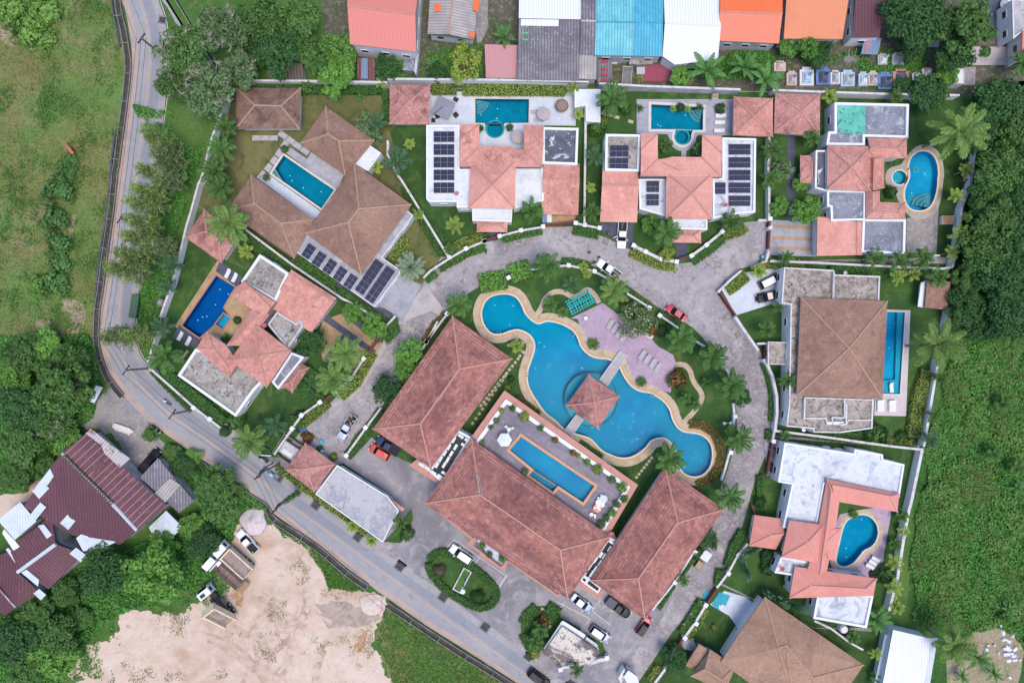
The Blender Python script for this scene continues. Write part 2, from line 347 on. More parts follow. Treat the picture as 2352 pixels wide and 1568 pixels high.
m_rwhite = roofc('white_painted_roof','dde2ec',[('n',.3,'c6ccda',.48,.66),('n',.25,'a4abba',.52,.66,8,1.8),('n',1.3,'848c9c',.57,.72,9,1.5),('n',5,'b8bfcc',.54,.74)])
m_rclean = roofc('clean_white_roof','e2e6ec',[('n',.4,'cdd3dc',.48,.68),('n',1.1,'9aa2b2',.59,.72,9,1.8)])
m_rgrey = roofc('grey_waterproofed_roof','8d92a0',[('n',.2,'707585',.42,.62,8,1.5),('n',.4,'c9cdd6',.54,.68,9,2.4),('n',3,'9ca0af',.5,.7)])
m_rdark = roofc('dark_patched_roof','6e7280',[('n',.35,'585c6a',.42,.6,7,1),('n',.28,'d8dce4',.58,.64,8,2.4)])
m_rmold = roofc('mouldy_concrete_roof','a8a29c',[('n',.3,'8a8581',.45,.6,8,1),('n',.8,'4c4a4c',.52,.66,9,1.4),('n',3,'c6beb6',.54,.7),('c',.22,'b9c0cc',.0,.03)])
m_rbeige = roofc('stained_beige_roof','b4a9a2',[('n',.25,'8f8680',.45,.6,7,2),('n',.5,'5b5452',.52,.64,9,2.2),('n',.18,'7a726c',.52,.62,8,2),('n',3,'c4bab3',.5,.72)])
m_rteal = roofc('teal_waterproof_coating','5cb6a6',[('n',.4,'72c4b5',.45,.62,6,1),('n',.7,'4a5f66',.56,.66,8,2)])
m_rcon = roofc('plain_concrete_roof','bab8be',[('n',.12,'a0a2ae',.46,.54,8,1.5),('n',.7,'8d8f9b',.52,.7,9,1.6),('n',2,'c4c2c8',.5,.7),('n',.5,'6f717c',.64,.74,8,2)])
m_rguard = roofc('black_spotted_roof','d8cfc6',[('n',.22,'7a706e',.5,.58,8,1.2),('n',1.8,'5c5352',.54,.62,9,1.2)])
m_dark = M('dark_roof_felt','45454c',L=[('n',.6,'34343a',.45,.65),('n',2,'5a5a60',.55,.75)])
m_pane = M('window_glass','2c3138',rough=.12,spec=.6)
m_frame = M('window_frame','f0f2f6')
m_solar = M('solar_cells','23263f',rough=.25,spec=.5,L=[('u',.9,'8d90a8',.05),('y',1.55,'9a9db3',.04)])
m_alu = M('aluminium','c4c8d0',rough=.4,metal=.6)
m_ac = M('white_ac_casing','e6eaec',L=[('n',3,'d0d5d8',.5,.7)])
m_acd = M('ac_grille','5a5e64')
m_iron = M('dark_iron','3c3a40'); m_rail = M('black_railing','35353b'); m_gate = M('brown_metal_gate','7a4a44',L=[('y',.25,'5e3632',.3)])
m_pole = M('utility_pole_concrete','8c8485',L=[('n',1.5,'736b6c',.45,.65)])
m_wire = M('black_cable','2c2c32')
m_poolb = M('blue_pool_tiles','0b9cba',rough=.9,spec=0,L=[('n',.1,'0a86b6',.42,.62),('n',.5,'1aa8d0',.52,.72),('u',.6,'0a86b4',.1,.6),('y',.6,'0a86b4',.1,.6)])
m_poolt = M('teal_pool_tiles','148ba8',rough=.9,spec=0,L=[('n',.2,'0f7c9a',.42,.62),('n',.6,'2399b2',.54,.74),('u',.4,'0f7690',.1,.4),('y',.4,'0f7690',.1,.4)])
m_poolbl = M('royal_blue_pool_tiles','0c5ca6',rough=.9,spec=0,L=[('n',.2,'094e94',.42,.62),('u',.5,'0d5090',.1),('y',.5,'0d5090',.1)])
m_pools = M('sky_pool_tiles','38b2d8',rough=.9,spec=0,L=[('n',.25,'2c98c6',.42,.62),('u',.5,'2888b4',.08),('y',.5,'2888b4',.08)])
m_shal = M('shallow_pool_tiles','4fb6cc',rough=.9,spec=0,L=[('n',.6,'44a9c0',.45,.62),('u',.35,'3c98b0',.14),('y',.35,'3c98b0',.14)])
m_step = M('pool_step_tiles','7c9ba6',L=[('n',1,'6c8b98',.45,.65)])
m_poolrim = M('dark_pool_rim','4c6674'); m_lamp = M('pool_lamp','e6f2f6')
m_water = water('pool_water',(.6,.96,1.0,1))
# foliage
def leaf(n,c,isl=.8,obj=.3,tr=.18,spec=.2,k=None): return M(n,c,rough=.6,island=isl,obj=obj,trans=tr,spec=spec)
m_lfA = leaf('green_leaves','587f42'); m_lfB = leaf('dark_leaves','436b3c'); m_lfC = leaf('bright_leaves','70a24a'); m_lfD = leaf('olive_leaves','8fa860'); m_lfE = leaf('grey_green_leaves','6c8a5c')
m_lfF = leaf('yellow_leaves','8ea349'); m_lfG = leaf('palm_leaves','567f41',isl=.8); m_lfH = leaf('light_palm_leaves','75964f',isl=.6); m_lfI = leaf('blue_green_palm_leaves','527a5a',isl=.6); m_lfJ = leaf('silver_palm_leaves','9fb59a',isl=.5)
m_lfK = leaf('banana_leaves','5e9450',isl=.45); m_lfL = M('flowering_leaves','6d8a52',rough=.6,island=.6,obj=.1,trans=.3,L=[('i','e4e6cf',.86)]); m_lfR = M('flower_bed_leaves','5f7a3c',rough=.6,island=.7,obj=.2,trans=.3,L=[('i','c06a48',.62)]); m_lfY = leaf('yellow_palm_leaves','9cb757',isl=.6)
m_lfH1 = leaf('hedge_leaves','568440',isl=.8); m_lfH2 = leaf('yellow_hedge_leaves','93a350',isl=.9); m_lfW = leaf('grass_blades','5f8a3c',isl=.9,obj=0); m_lfS = leaf('scrub_leaves','5f9947',isl=.7,obj=0)
m_grain = leaf('dry_grass_blades','8a8e58',isl=.4,obj=0)
m_bark = M('bark','8d8378',L=[('n',3,'6c6258',.45,.65)]); m_pbark = M('palm_bark','9a9184',L=[('n',3,'7d7468',.45,.65)]); m_twig = M('bare_twigs','9b978a')
m_core = M('painted_shade_core','33502c',L=[('n',2,'28421f',.4,.6)])  # dark green that paints the shade inside the hedges
# ================================================================ POOL OUTLINES (needed for the holes in the ground)
bigp = smooth(q(12,210,1130,290,1150,340,1210,375,1290,430,1350,490,1380,560,1360,640,1370,720,1400,790,1450,825,1520) +
    q(22,835,210,870,260,920,300,990,325,1060,330,1115,350,1165,395,1190,450,1220,500,1270,560,1340,600,1420,615,1490,650,1550,700,1590,760,1610,830,1650,900,1710,940,1780,950,1850,965,1910,1010,1940,1070,1945,1150,1925,1230,1870,1290,1800,1310,1730,1290,1690,1250,1665,1180,1645,1090,1600,1020,1550,985,1490,985,1430,1010,1390,1060,1330,1110,1260,1145,1180,1150,1100,1125,1030,1090,980,1040,930,990,860,965,790,945,705,905,640,840,560,780,490,690,440,610,410,540,400,460,420,380,445,310,465,230,455,170,420,120,370,90,310,75,240,90,170,115) +
    q(12,100,1450,50,1400,25,1340,20,1270,50,1190,110,1145),3)
POOLS = {
 'big': bigp,
 'brown': PL(652,358,768,437,739,479,625,399),
 'royal': q(10,1820,972,1975,1068,1875,1240,1940,1325,1870,1425,1800,1385,1680,1490,1535,1390),
 'v2': PL(1092,228,1215,229,1214,283,1160,283) + circ((1136.7,294),22,28)[0:15][::-1][::-1] + PL(1113,283,1092,283),
 'v3': q(2,1437,880,1872,905,1870,1095,1785,1095) + [(1567.5 + 19.5 * math.cos(t),315 + 19 * math.sin(t)) for t in [R(a) for a in range(-10,191,15)]] + q(2,1645,1090,1435,1088),
 'v4': smooth(q(3,1270,1400,1290,1330,1340,1285,1400,1275,1460,1300,1500,1370,1512,1460) + q(13,1508,150,1500,250,1470,350,1420,410,1350,425,1280,405,1245,350,1235,280,1250,220,1278,150,1275,70),4),
 'v4s': circ(q1(13,1190,150),16,24),
 'v5': q(13,1085,1275,1235,1280) + q(23,1192,620,1045,615),
 'v6': smooth(q(33,715,285,745,215,800,175,870,155,935,170,990,225,1008,300,990,370,950,420,890,450,850,500,800,555,740,582,690,575,662,540,675,450,695,370),4),
}
POOLS['v2'] = PL(1092,228,1215,229,1214,283,1160,284) + [(1136.7 + 22.5 * math.cos(t),296 + 22.5 * math.sin(t)) for t in [R(a) for a in range(-25,206,15)]] + PL(1113,284,1092,283)
PWLD = {k: ccw(WW(v)) for k,v in POOLS.items()}
HOLES = list(PWLD.values())
def holes_in(poly): return [h for h in HOLES if all(inside(p,poly) for p in h)]
EXT = 330
# ================================================================ GROUND
b = MB(); b.flat([(-3000,-3000),(3000,-3000),(3000,3000),(-3000,3000)],-2.2); o = b.build('ground',m_terrain); o['kind'] = 'structure'
terr = WW(PL(-EXT,-EXT,2352+EXT,-EXT,2352+EXT,1568+EXT,-EXT,1568+EXT)); sheet('terrain',terr,0,m_terrain,HOLES,edge=2.0)
sheet('grass_field',rag(WW(PL(-300,-300,255,-300,258,0) + q(0,975,160,1030,400,1060,560,1030,800,990,1060,960,1300,930,1560) + q(10,900,400,850,760,800,1200,790,1480) + PL(222,800,200,760,120,770,60,800,-300,790)),.5,2,3),.012,m_field)
for i,pp in enumerate([q(10,590,470,650,460,640,560,600,620,560,560),q(10,500,1200,640,1180,720,1280,700,1420,640,1500,560,1440,600,1290,520,1270),q(20,440,60,560,150,640,250,560,230,460,140),q(10,300,1330,400,1340,420,1420,330,1420),q(0,0,170,90,200,160,330,120,400,0,330)]):
    sheet('bare_patch',fract(WW(pp),1.2,i),.018 + .002 * i,m_bare)
sheet('scrub_ground',rag(WW(PL(2082,1390,2110,1030,2160,930,2200,620,2230,430,2260,200,2700,150,2700,1900,2120,1900,2140,1450)),.4,3,5),.012,m_scrub)
sheet('yard_dirt',rag(WW(PL(740,-300,2700,-300,2700,190,2230,225,2140,214,1600,204,900,196,740,196)),.3,4,6),.012,m_dirt)
sheet('path',rag(WW(PL(1093,-60,1120,-60,1120,60,1100,110,1090,60)),.3,1.5,2),.02,m_gravel)
sheet('sand_lot',fract(WW(q(30,2090,200,2240,240) + q(31,330,300,560,450,700,650,740,800,1060,800,1240,900,1200,1000,1130,1180,1180,1400,1300,1568) + PL(900,1660,200,1660,180,1568) + q(30,560,1480,700,1330,920,1230,920,1180,1000,1010,1200,960,1500,1000,1650,900,1750,850,1700,700,1900,560)),1.6,8,6),.02,m_sand)
sheet('earth_patch',fract(WW(q(31,1040,1130,1075,1150,1060,1230,1030,1300,985,1310,965,1240,1000,1190)),.5,2),.06,M('orange_earth','c79c7c',L=[('n',1.2,'b28667',.42,.66,8)]))
sheet('earth_patch',fract(WW(q(30,1930,830,1990,790,2050,850,2030,930,1980,900)),.5,3),.062,M('brown_earth','aa8468',L=[('n',1,'c4a48e',.42,.62,8)]))
sheet('earth_patch',fract(WW(q(31,560,930,640,900,900,880,1060,960,1180,1010,1080,1080,860,1090,700,1040)),1.5,4),.021,M('grey_rubble_ground','b8a69c',L=[('n',.6,'9b8b80',.42,.64,9,1),('n',4,'d9d2cf',.58,.72,9)]))
sheet('earth_patch',fract(WW(q(31,300,1250,420,1150,540,960,570,980,480,1130,380,1260,200,1360)),1.0,6),.0235,M('dark_rut_earth','a8917f',L=[('n',.5,'bfaa9c',.42,.64,9,1)]))
sheet('grass_verge',fract(WW(q(31,1220,920,1350,990,1850,1330,2240,1568) + PL(1200,1640,960,1640) + q(31,1240,1500,1140,1200,1200,1000)),1.0,9),.0245,m_field)
rt = random.Random(4)
arcs = [((600,1380),95,-70,40),((560,1470),80,-60,60),((560,1480),112,-70,40),((640,1290),62,-80,30),((700,1500),130,170,250),((830,1330),120,100,190),((520,1700),190,-80,-40),((760,1700),240,200,250),((470,1560),130,-75,10),((660,1390),60,-40,110),((420,1700),230,-75,-35),((900,1560),170,150,215)]
arcs += [((c[0] + rt.uniform(-14,14),c[1] + rt.uniform(-14,14)),r0 + rt.uniform(-10,10),a0 + rt.uniform(-8,8),a1 - rt.uniform(0,15)) for c,r0,a0,a1 in arcs for _ in range(2)]
k = 0
for ctr,r0,a0,a1 in arcs:
    for dr in (0,15.5 / 4):
        pl = [W((ctr[0] + (r0 + dr) * math.cos(R(a)) + rt.uniform(-.5,.5),ctr[1] + (r0 + dr) * math.sin(R(a)) + rt.uniform(-.5,.5))) for a in range(int(a0),int(a1),4)]; k += 1
        sheet('tyre_track',rag(strip(pl,rt.uniform(.14,.26)),.05,.7,k),.0265 + .0006 * k,m_track)
sheet('gravel_yard',fract(WW(q(20,830,640,960,580,1060,660,1150,750,1250,860,1240,940,1330,960,1370,1120,1220,1260,1080,1150,900,960,640,900,640,840,800,760)),.8,4),.024,m_gravel)
sheet('mortar_patch',rag(WW(q(20,1040,690,1110,690,1190,800,1100,790,1040,740)),.12,.6,4),.03,m_asphp)
def off(pl,d):
    out = []
    for i in range(len(pl)):
        a = Vector(pl[max(i - 1,0)]); c = Vector(pl[min(i + 1,len(pl) - 1)]); t = (c - a).normalized(); out.append((pl[i][0] - t.y * d,pl[i][1] + t.x * d))
    return out
# ---- main road
rl = smooth(q(0,960,-600,990,-200,1022,0,1060,120,1085,260,1108,430,1100,600,1080,800,1060,1000,1030,1200,1005,1400) + q(10,990,180,960,400,930,650,905,860,880,1060,850,1250,838,1400) + q(20,838,60,845,200,880,340,930,470,1000,580,1060,660,1150,750,1260,860,1400,960,1540,1060,1700,1170,1900,1300,2100,1430) + q(31,85,0,640,400,1080,740,1280,880,1560,1080,1900,1290,2240,1510,3000,2010),3,False)
rr = smooth(q(0,1240,-600,1290,-200,1330,0,1375,130,1400,260,1408,420,1405,600,1395,800,1370,1000,1340,1200,1310,1400) + q(10,1290,200,1260,380,1225,620,1200,830,1170,1080,1140,1290,1138,1400) + q(20,1138,60,1148,200,1190,310,1260,390,1400,510,1600,680,1800,850,2000,1000,2160,1130) + q(31,580,0,960,290,1340,560,1700,800,2060,1060,2240,1180) + q(32,380,1310,600,1470,1200,1900),3,False)
cl = smooth(q(0,1100,-600,1150,-150,1175,0,1225,170,1258,400,1255,560,1235,800,1205,1000,1175,1250,1145,1520) + q(10,1100,440,1050,820,1020,1050,1000,1290) + q(20,998,60,1010,200,1060,360,1160,530,1400,770,1700,980,1960,1170,2240,1390) + q(31,340,25,580,185,970,470,1400,780,1780,1060,2240,1380) + q(32,380,1490,900,1840),3,False)
RL,RR,CL = WW(rl),WW(rr),WW(cl)
sheet('main_road',RL + RR[::-1],.05,m_sandedge,edge=.06)
def toward(A,B,f):
    out = []
    for i in range(len(A)):
        j = min(range(len(B)),key=lambda k: (B[k][0] - A[i][0]) ** 2 + (B[k][1] - A[i][1]) ** 2); out.append((A[i][0] + (B[j][0] - A[i][0]) * f,A[i][1] + (B[j][1] - A[i][1]) * f))
    return out
sheet('main_road',rag(toward(RL,CL,.34),.12,1.5,1) + toward(RR,CL,.05)[::-1],.056,m_asph)
sheet('main_road',rag(toward(CL,RR,.14),.05,2,2) + toward(CL,RR,.62)[::-1],.061,m_asphp)
sheet('road_marking',strip(CL,.13),.066,m_yel)
sheet('road_marking',strip(off(RR,.3),.12),.066,m_wht)
# concrete drain along the road
def dseg(pts,lbl):
    P = smooth(WW(pts),3,False); e = E('roadside_drain',lbl,'drain',P[0],group='concrete drains along the road')
    b = MB(); b.prism(strip(off(P,.5),.14),0,.5); b.prism(strip(off(P,-.5),.14),0,.5); b.build('side_wall',m_drain,e)
    b = MB(); b.flat(strip(P,.9),.06); b.build('channel',m_drainin,e)
    b = MB(); L = 0
    for i in range(1,len(P)):
        L += math.dist(P[i - 1],P[i])
        if L > 4.6:
            L = 0; d = Vector(P[i]) - Vector(P[i - 1]); r = math.atan2(d.y,d.x) + R(90); n = Vector((-d.y,d.x)).normalized(); b.box((P[i][0] + n.x * -.2,P[i][1] + n.y * -.2,.56),(1.5,.14,.1),r)
    b.prism(strip(off(P,.6),.1),.5,.6); b.build('cross_beams',m_drain,e)
dseg(q(0,985,-300,1000,60,1045,260,1070,420,1085,560,1065,780,1035,1020,1010,1200,985,1400) + q(10,975,100,945,400,905,680,880,860,850,1100,825,1250,815,1480),'long dark concrete drain beside the grass field')
dseg(q(20,815,140,825,240,850,340,905,470,960,550,1030,640),'curved concrete drain between the bend and the big bushy tree')
dseg(q(20,1560,1120,1700,1210,1900,1350,2100,1480,2240,1570) + q(31,300,200,640,420,900,640,1070,760),'straight concrete drain along the sand lot')
dseg(q(31,1240,905,1560,1120,1900,1340,2240,1550,2600,1780),'concrete drain at the foot of the bottom road past the sand lot entrance')
P = [(x,y,.35) for x,y in WW(q(0,935,-60,960,130,990,260,1012,400))]; b = MB(); b.path(P,.2,6); T(b.build('water_pipe',m_slate),'blue grey water pipe lying beside the drain at the top left','pipe')
P = [(x,y,.35) for x,y in WW(q(0,975,1120,950,1300,930,1560) + q(10,905,450,870,650,840,850,805,1160))]; b = MB(); b.path(P,.2,6); T(b.build('water_pipe',m_slate),'long dark water pipe running between field and drain below the cow','pipe')
# drain covers on the right side of the road
gm = None
for i,(p,sz,lb) in enumerate([(q1(0,1340,1062),1.2,'beside the casuarinas'),(q1(0,1385,625),1.1,'under the spreading tree by the upper road'),(q1(0,1365,170),1.1,'by the top of the road'),(q1(10,1222,585),1.1,'under the drooping casuarina'),(q1(10,1170,1010),1.1,'above the green bin'),(q1(21,330,1315),1.5,'outside the guard pavilion'),(q1(31,640,70),1.5,'beside the flat office roof'),(q1(31,990,340),1.4,'below the yellow palm at the office corner'),(q1(31,1345,585),1.5,'at the forecourt mouth'),(q1(31,1708,842),1.5,'beside the oval island'),(q1(31,2062,1092),1.5,'at the car park edge below the oval island'),(q1(32,408,1340),1.4,'in front of the spotted gatehouse'),(q1(32,760,1568),1.3,'at the bottom edge of the road')]):
    xy = W(p); a = R(-36) if i > 4 else R(80)
    o = E('drain_cover','dark square road drain grate ' + lb,'drain cover',xy,.03,a,'drain grates along the road')
    b = MB(); b.box((0,0,.02),(sz + .5,sz + .5,.06)); b.build('frame',m_drain,o,True)
    b = MB(); [b.box((-sz / 2 + (k + .5) * sz / 7,0,.07),(sz / 9,sz,.05)) for k in range(7)]; b.build('grate',m_dark,o,True)
for i,(p,lb) in enumerate([(q1(12,330,672),'by the wall left of the middle street villa'),(q1(12,1055,685),'in front of the parked white pickup'),(q1(12,1635,922),'below the dark entrance path of the third villa'),(q1(12,2165,1468),'opposite the red car'),(q1(21,1248,180),'at the bottom of the inner lane'),(q1(23,80,782),'beside the brown roofed villa wall'),(q1(11,1670,940),'at the corner hedge under the silver palm')]):
    o = E('drain_cover','small street drain cover ' + lb,'drain cover',W(p),.06,R(-20 * i),'drain covers in the estate street')
    b = MB(); b.box((0,0,0),(1.7,1.7,.06)); b.build('frame',m_concl,o,True)
    b = MB(); [b.box((-.55 + k * .36,0,.05),(.28,1.3,.05)) for k in range(4)]; b.build('grate',m_drain,o,True)
# ================================================================ ESTATE SHEETS
est = WW(PL(515,232,545,202,893,200,1900,212,2235,228,2222,330,2180,690,2120,1030,2045,1400,2000,1440,2040,1660,1340,1660) + q(32,380,1310) + q(31,2060,1060,1700,800,1340,560,960,290,580,0) + q(20,2160,1130,2000,1000,1800,850,1600,680,1260,400) + PL(338,845,365,745,400,640,415,560,455,430,490,308))
sheet('estate_street',est,.08,m_conc,holes_in(est),edge=.1)
fore = WW(PL(795,1075,850,1000,1000,1060,985,1150,1300,1380,1470,1420,1560,1330,1520,1420,1440,1520,1400,1580,1290,1560,1215,1490,1110,1430,930,1290,905,1250,925,1170)); sheet('forecourt',rag(fore,.15,2,3),.088,m_fore)
lane = WW(q(11,1300,1520,1380,1330,1450,1180) + q(11,1520,1090,1560,1030,1700,1240,1620,1420,1500,1600)); sheet('lane_patch',rag(lane,.15,1.5,5),.09,m_concl)
sheet('lane_patch',rag(WW(q(11,1400,1350,1600,1270,1660,1300,1540,1540,1480,1620,1280,1620,1330,1400)),.1,1.2,5),.097,m_conc)
sheet('lane_patch',rag(WW(q(21,1340,0,1290,60,1060,420,930,580,850,650,640,780,600,830,700,770,860,690,970,640,1060,520,1160,330,1260,180,1370,40)),.12,1.2,6),.095,m_concl)
m_con2 = None
def lawn(pl,m=m_lawn,z=.17,nm='lawn'):
    p = WW(pl); sheet(nm,p,z,m,holes_in(p),edge=.09)
lawn(PL(515,235,545,206,893,204,893,292,925,420,1015,588,968,652,930,640,890,700,786,685,560,530,450,470,490,308),m_lawndry)
lawn(PL(450,472,560,530,790,690,900,712,905,740,870,800,850,845,735,945,650,1035,560,1000,345,845,368,745,400,640,415,560),m_lawn)
lawn(PL(893,204,1343,210,1343,525,1318,520,1250,523,1150,550,1117,556,1050,590,1016,590,925,420,893,292))
lawn(PL(1345,210,1768,213,1765,505,1700,512,1640,556,1590,602,1550,607,1470,594,1444,570,1390,545,1345,530))
lawn(PL(1770,213,1900,212,2235,228,2220,330,2190,590,1770,600))
lawn(PL(1690,722,1652,668,1700,618,1760,600,2188,606,2170,700,2118,1023,1775,1000,1772,960,1775,880,1745,805))
lawn(PL(1775,1005,2115,1030,2040,1400,2000,1440,1870,1440,1650,1335,1700,1225,1735,1100))
lawn(PL(1650,1340,1870,1442,2010,1450,2030,1660,1400,1660,1470,1560,1545,1450,1600,1385))
isl = WW(smooth(PL(1025,720,1055,690,1095,662,1140,640,1190,618,1260,602,1330,600,1390,625,1440,655,1510,705,1590,752,1640,810,1675,870,1690,940,1690,1010,1670,1080,1655,1120,1650,1170,1620,1240,1560,1330,1490,1300,1400,1240,1120,1040,980,1075,850,1000,880,930,950,830),3)); sheet('lawn',isl,.172,m_lawn,holes_in(isl),edge=.09)
sheet('lawn',WW(q(21,870,1110,1000,945,1110,920,1130,960,930,1175)),.17,m_lawn,edge=.08)
sheet('lawn',WW(smooth(q(31,1570,530,1620,480,1720,455,1850,520,2000,620,2130,740,2170,830,2130,920,2020,960,1900,920,1740,820,1640,720,1580,640),3)),.17,m_lawn,edge=.08)
sheet('lawn',WW(q(32,340,1080,380,1000,470,920,580,915,680,990,670,1010,850,1110,830,1130,600,1180,560,1300,470,1290,350,1200)),.17,m_lawn,edge=.08)
sheet('lawn',WW(q(32,885,1150,1030,1230,1060,1330,970,1380,860,1180)),.17,m_lawn,edge=.08)
sheet('lawn',WW(q(21,870,1200,1270,1470,1200,1500,820,1215)),.17,m_lawn,edge=.08)
sheet('lawn',WW(q(31,1210,380,1320,260,1440,100,1455,180,1410,320,1350,390)),.17,m_lawn,edge=.08)
# drives, paths and terraces
m_greyst = M('pebble_deck','b3aaa4',L=[('n',.6,'9a928e',.45,.65,8),('n',4,'c4bcb6',.52,.74)])
def pave(nm,pl,m,z=.19,rot=0.0): p = WW(pl); sheet(nm,p,z,m,holes_in(p),rot,.06)
pave('driveway',q(11,1330,935,1520,1060,1400,1280,1360,1330,1170,1220),m_deckg,rot=R(-35))
pave('driveway',q(11,440,800,560,850,960,1110,1290,1300,1240,1390,1080,1290,820,1100),m_slate,.186)
pave('driveway',q(21,700,5,870,-60,1190,190,1150,290,950,410,700,340,650,140),m_tan,rot=R(-35))
for i,a in enumerate([(690,-5,740,-40,1145,255,1120,295),(840,-60,890,-85,1190,160,1170,200),(700,330,860,120,885,140,745,350)]): sheet('driveway',WW(q(21,*a)),.2 + .004 * i,m_slate)
pave('driveway',q(21,505,510,560,470,740,690,690,700),m_slate)
pave('driveway',q(12,520,470,830,465,780,525,530,578),m_tan)
pave('driveway',q(12,1010,530,1290,530,1280,700,1245,748,1020,592),m_slate)
pave('path',q(12,1640,690,1740,690,1740,825,1655,868),m_slate)
pave('path',q(11,2078,610,2165,610,2165,660,2078,690),m_slate)
pave('driveway',q(13,35,610,120,505,500,520,490,812,110,800,40,745),m_deckg)
for i,y in enumerate((545,640,725)): sheet('driveway',WW(q(13,125,y,472,y+12,472,y+42,125,y+30)),.196 + .003 * i,m_tan)
pave('path',q(3,245,1140,310,1150,310,1568) + q(13,305,520,245,510),m_slate)
pave('driveway',PL(1655,662,1700,628,1798,610,1798,690,1690,724),m_deckw)
pave('driveway',q(23,60,1020,155,1040,210,1060,180,1330,75,1300),m_deckg)
pave('driveway',q(32,2050,790,2240,845,2300,900,2240,1050,2170,1110,2090,1000,1930,905),m_deckw)
pave('mat',q(32,2010,800,2100,830,2050,940,2010,955,1940,905),m_shal,.2)
pave('mat',q(32,1900,780,1940,810,1900,880,1860,850),m_shal,.2)
pave('pool_terrace',PL(985,211,1324,212,1322,290,1250,289,1250,347,1058,347,1058,290,985,288),m_deckw)
pave('pool_terrace',PL(1462,229,1688,229,1688,312,1603,311) + [(1567.5 + 31 * math.cos(t),317 + 31 * math.sin(t)) for t in [R(a) for a in range(0,181,15)]] + PL(1532,309,1462,308),m_deckg)
pave('pool_terrace',q(2,1690,1270,1730,1270,1730,1320,1690,1320),m_deckg,.196)
pave('pool_terrace',q(13,1250,495,1520,380,1500,780,1245,780),m_gravel)
pave('pool_terrace',smooth(q(3,1240,1330,1330,1235,1420,1220,1510,1270,1555,1370,1565,1500) + q(13,1560,150,1540,320,1500,430,1420,490,1320,500,1240,440,1180,340,1150,270,1080,200,1075,110,1130,60,1200,40),3),m_greyst,.194)
pave('pool_terrace',q(13,1085,1255,1282,1262) + q(23,1245,805,978,800,985,660,1040,640),m_wood,rot=R(90))
pave('pool_terrace',q(33,980,95,1125,112,1030,660,1000,695,825,660,620,600,600,520,640,260,690,150,860,110),m_deckm)
pave('pool_terrace',q(10,1850,845,2050,990,1990,1065,1815,935),m_slate)
pave('pool_terrace',q(10,1510,1385,1700,1500,1640,1580,1450,1490),m_slate,.192)
pave('pool_terrace',q(10,1830,845,1862,860,2015,1050,2110,1260,2000,1440,1880,1520,1760,1475,1705,1530,1470,1400),m_tan,.186)
pave('pool_terrace',PL(590,408,604,392,740,488,721,505),m_deckw)
pave('pool_terrace',PL(655,350,668,340,800,430,785,445),m_deckg,.192)
pave('pool_terrace',q(1,600,1280,880,1470,830,1560,550,1370),m_slab,.194)
mv = q(12,760,1330,1030,1200,1160,1300,1330,1390,1500,1568) + q(22,1620,290,1640,345,1600,610,1500,580,1400,545,1330,540,1270,480,1215,380,1110,300,990,260,900,220,855,130,820,-10)
p = WW(mv); sheet('sun_terrace',p,.185,m_deckm,edge=.06)
# footpaths in the gardens
for i,(pl,wd,m) in enumerate([(q(12,470,1310,510,1250,550,1160,620,1110,700,1110,780,1150,840,1130,900,1090,960,1130,1000,1200),1.0,m_sandst),(q(22,1640,375,1710,375,1760,420,1790,510,1850,600,1860,660,1800,760,1710,860),1.0,m_sandst)]):
    P = smooth(WW(pl),4,False); sheet('path',strip(P,wd),.18 + .002 * i,m)
# parking bay lines on the forecourt
for i,(a,c) in enumerate([(q1(32,220,660),q1(32,160,760)),(q1(32,720,880),q1(32,660,950)),(q1(32,1010,870),q1(32,940,960)),(q1(32,640,880),q1(32,930,1030)),(q1(32,940,960),q1(32,1100,1080)),(q1(31,1730,440),q1(31,1800,360)),(q1(31,1960,580),q1(31,2015,510)),(q1(31,2180,760),q1(31,2240,670)),(q1(31,1800,360),q1(31,2240,670)),(q1(32,920,1030),q1(32,890,1080))]):
    sheet('bay_line',strip([W(a),W(c)],.11),.094 + .001 * i,m_wht)
# stepping stones (all countable slabs)
def slabs(pts,d,lb,m=m_slab,rz=0):
    b = MB(); b.box((0,0,.03),(d[0],d[1],.08)); root = None
    for i,p in enumerate(pts):
        if root is None: root = b.build('stepping_stone',m,None,True); o = root; T(o,lb,'paving slab',lb)
        else: o = root.copy(); COL.objects.link(o)
        x,y = W(p); o.location = (x,y,.16); o.rotation_euler = (0,0,rz)
slabs(q(1,140,1163,212,1163,285,1163),(1.6,1.0),'pale rectangular slab in the row below the shingled pavilion')
slabs(q(1,365,1140,425,1182,485,1227,545,1268),(1.9,1.1),'grey slab of the diagonal row leading to the small shingled wing',rz=R(-35))
slabs(q(1,378,1222,333,1290,290,1352,243,1412,197,1475),(1.5,1.2),'pale square slab of the row along the teal lap pool',rz=R(55))
slabs([(2245 - i * 41,470 + i * 42) for i in range(0)] or [q1(21,2230 - i * 27.5,465 + i * 40) for i in range(11)],(.6,.55),'small square slab in the strip between the two clubhouse wings',m_sandst,R(55))
slabs([q1(22,240,210),q1(22,270,185),q1(22,360,190),q1(22,365,270),q1(22,335,300)] + [q1(22,320 - i * 24,325 + i * 30) for i in range(14)],(.55,.5),'small square slab of the path beside the lagoon lawn',m_sandst,R(50))
slabs([q1(22,1440 - i * 21,1155 + i * 27) for i in range(7)],(.55,.5),'small square slab of the path beside the right wing',m_sandst,R(50))
slabs(q(32,530,945,545,972,555,1003,565,1030,572,1055,580,1085),(.8,.5),'little pale slab in the gatehouse island lawn',m_sandst,R(-20))
slabs(q(2,1040,958,1090,970,1148,988,1265,1025),(1.0,.6),'pale slab in the lawn beside the third villa',m_sandst,R(-15))
slabs(q(20,1490,330,1528,325,1548,300,1570,270),(.9,.5),'pale slab near the small deck of the royal blue pool',m_sandst,R(50))
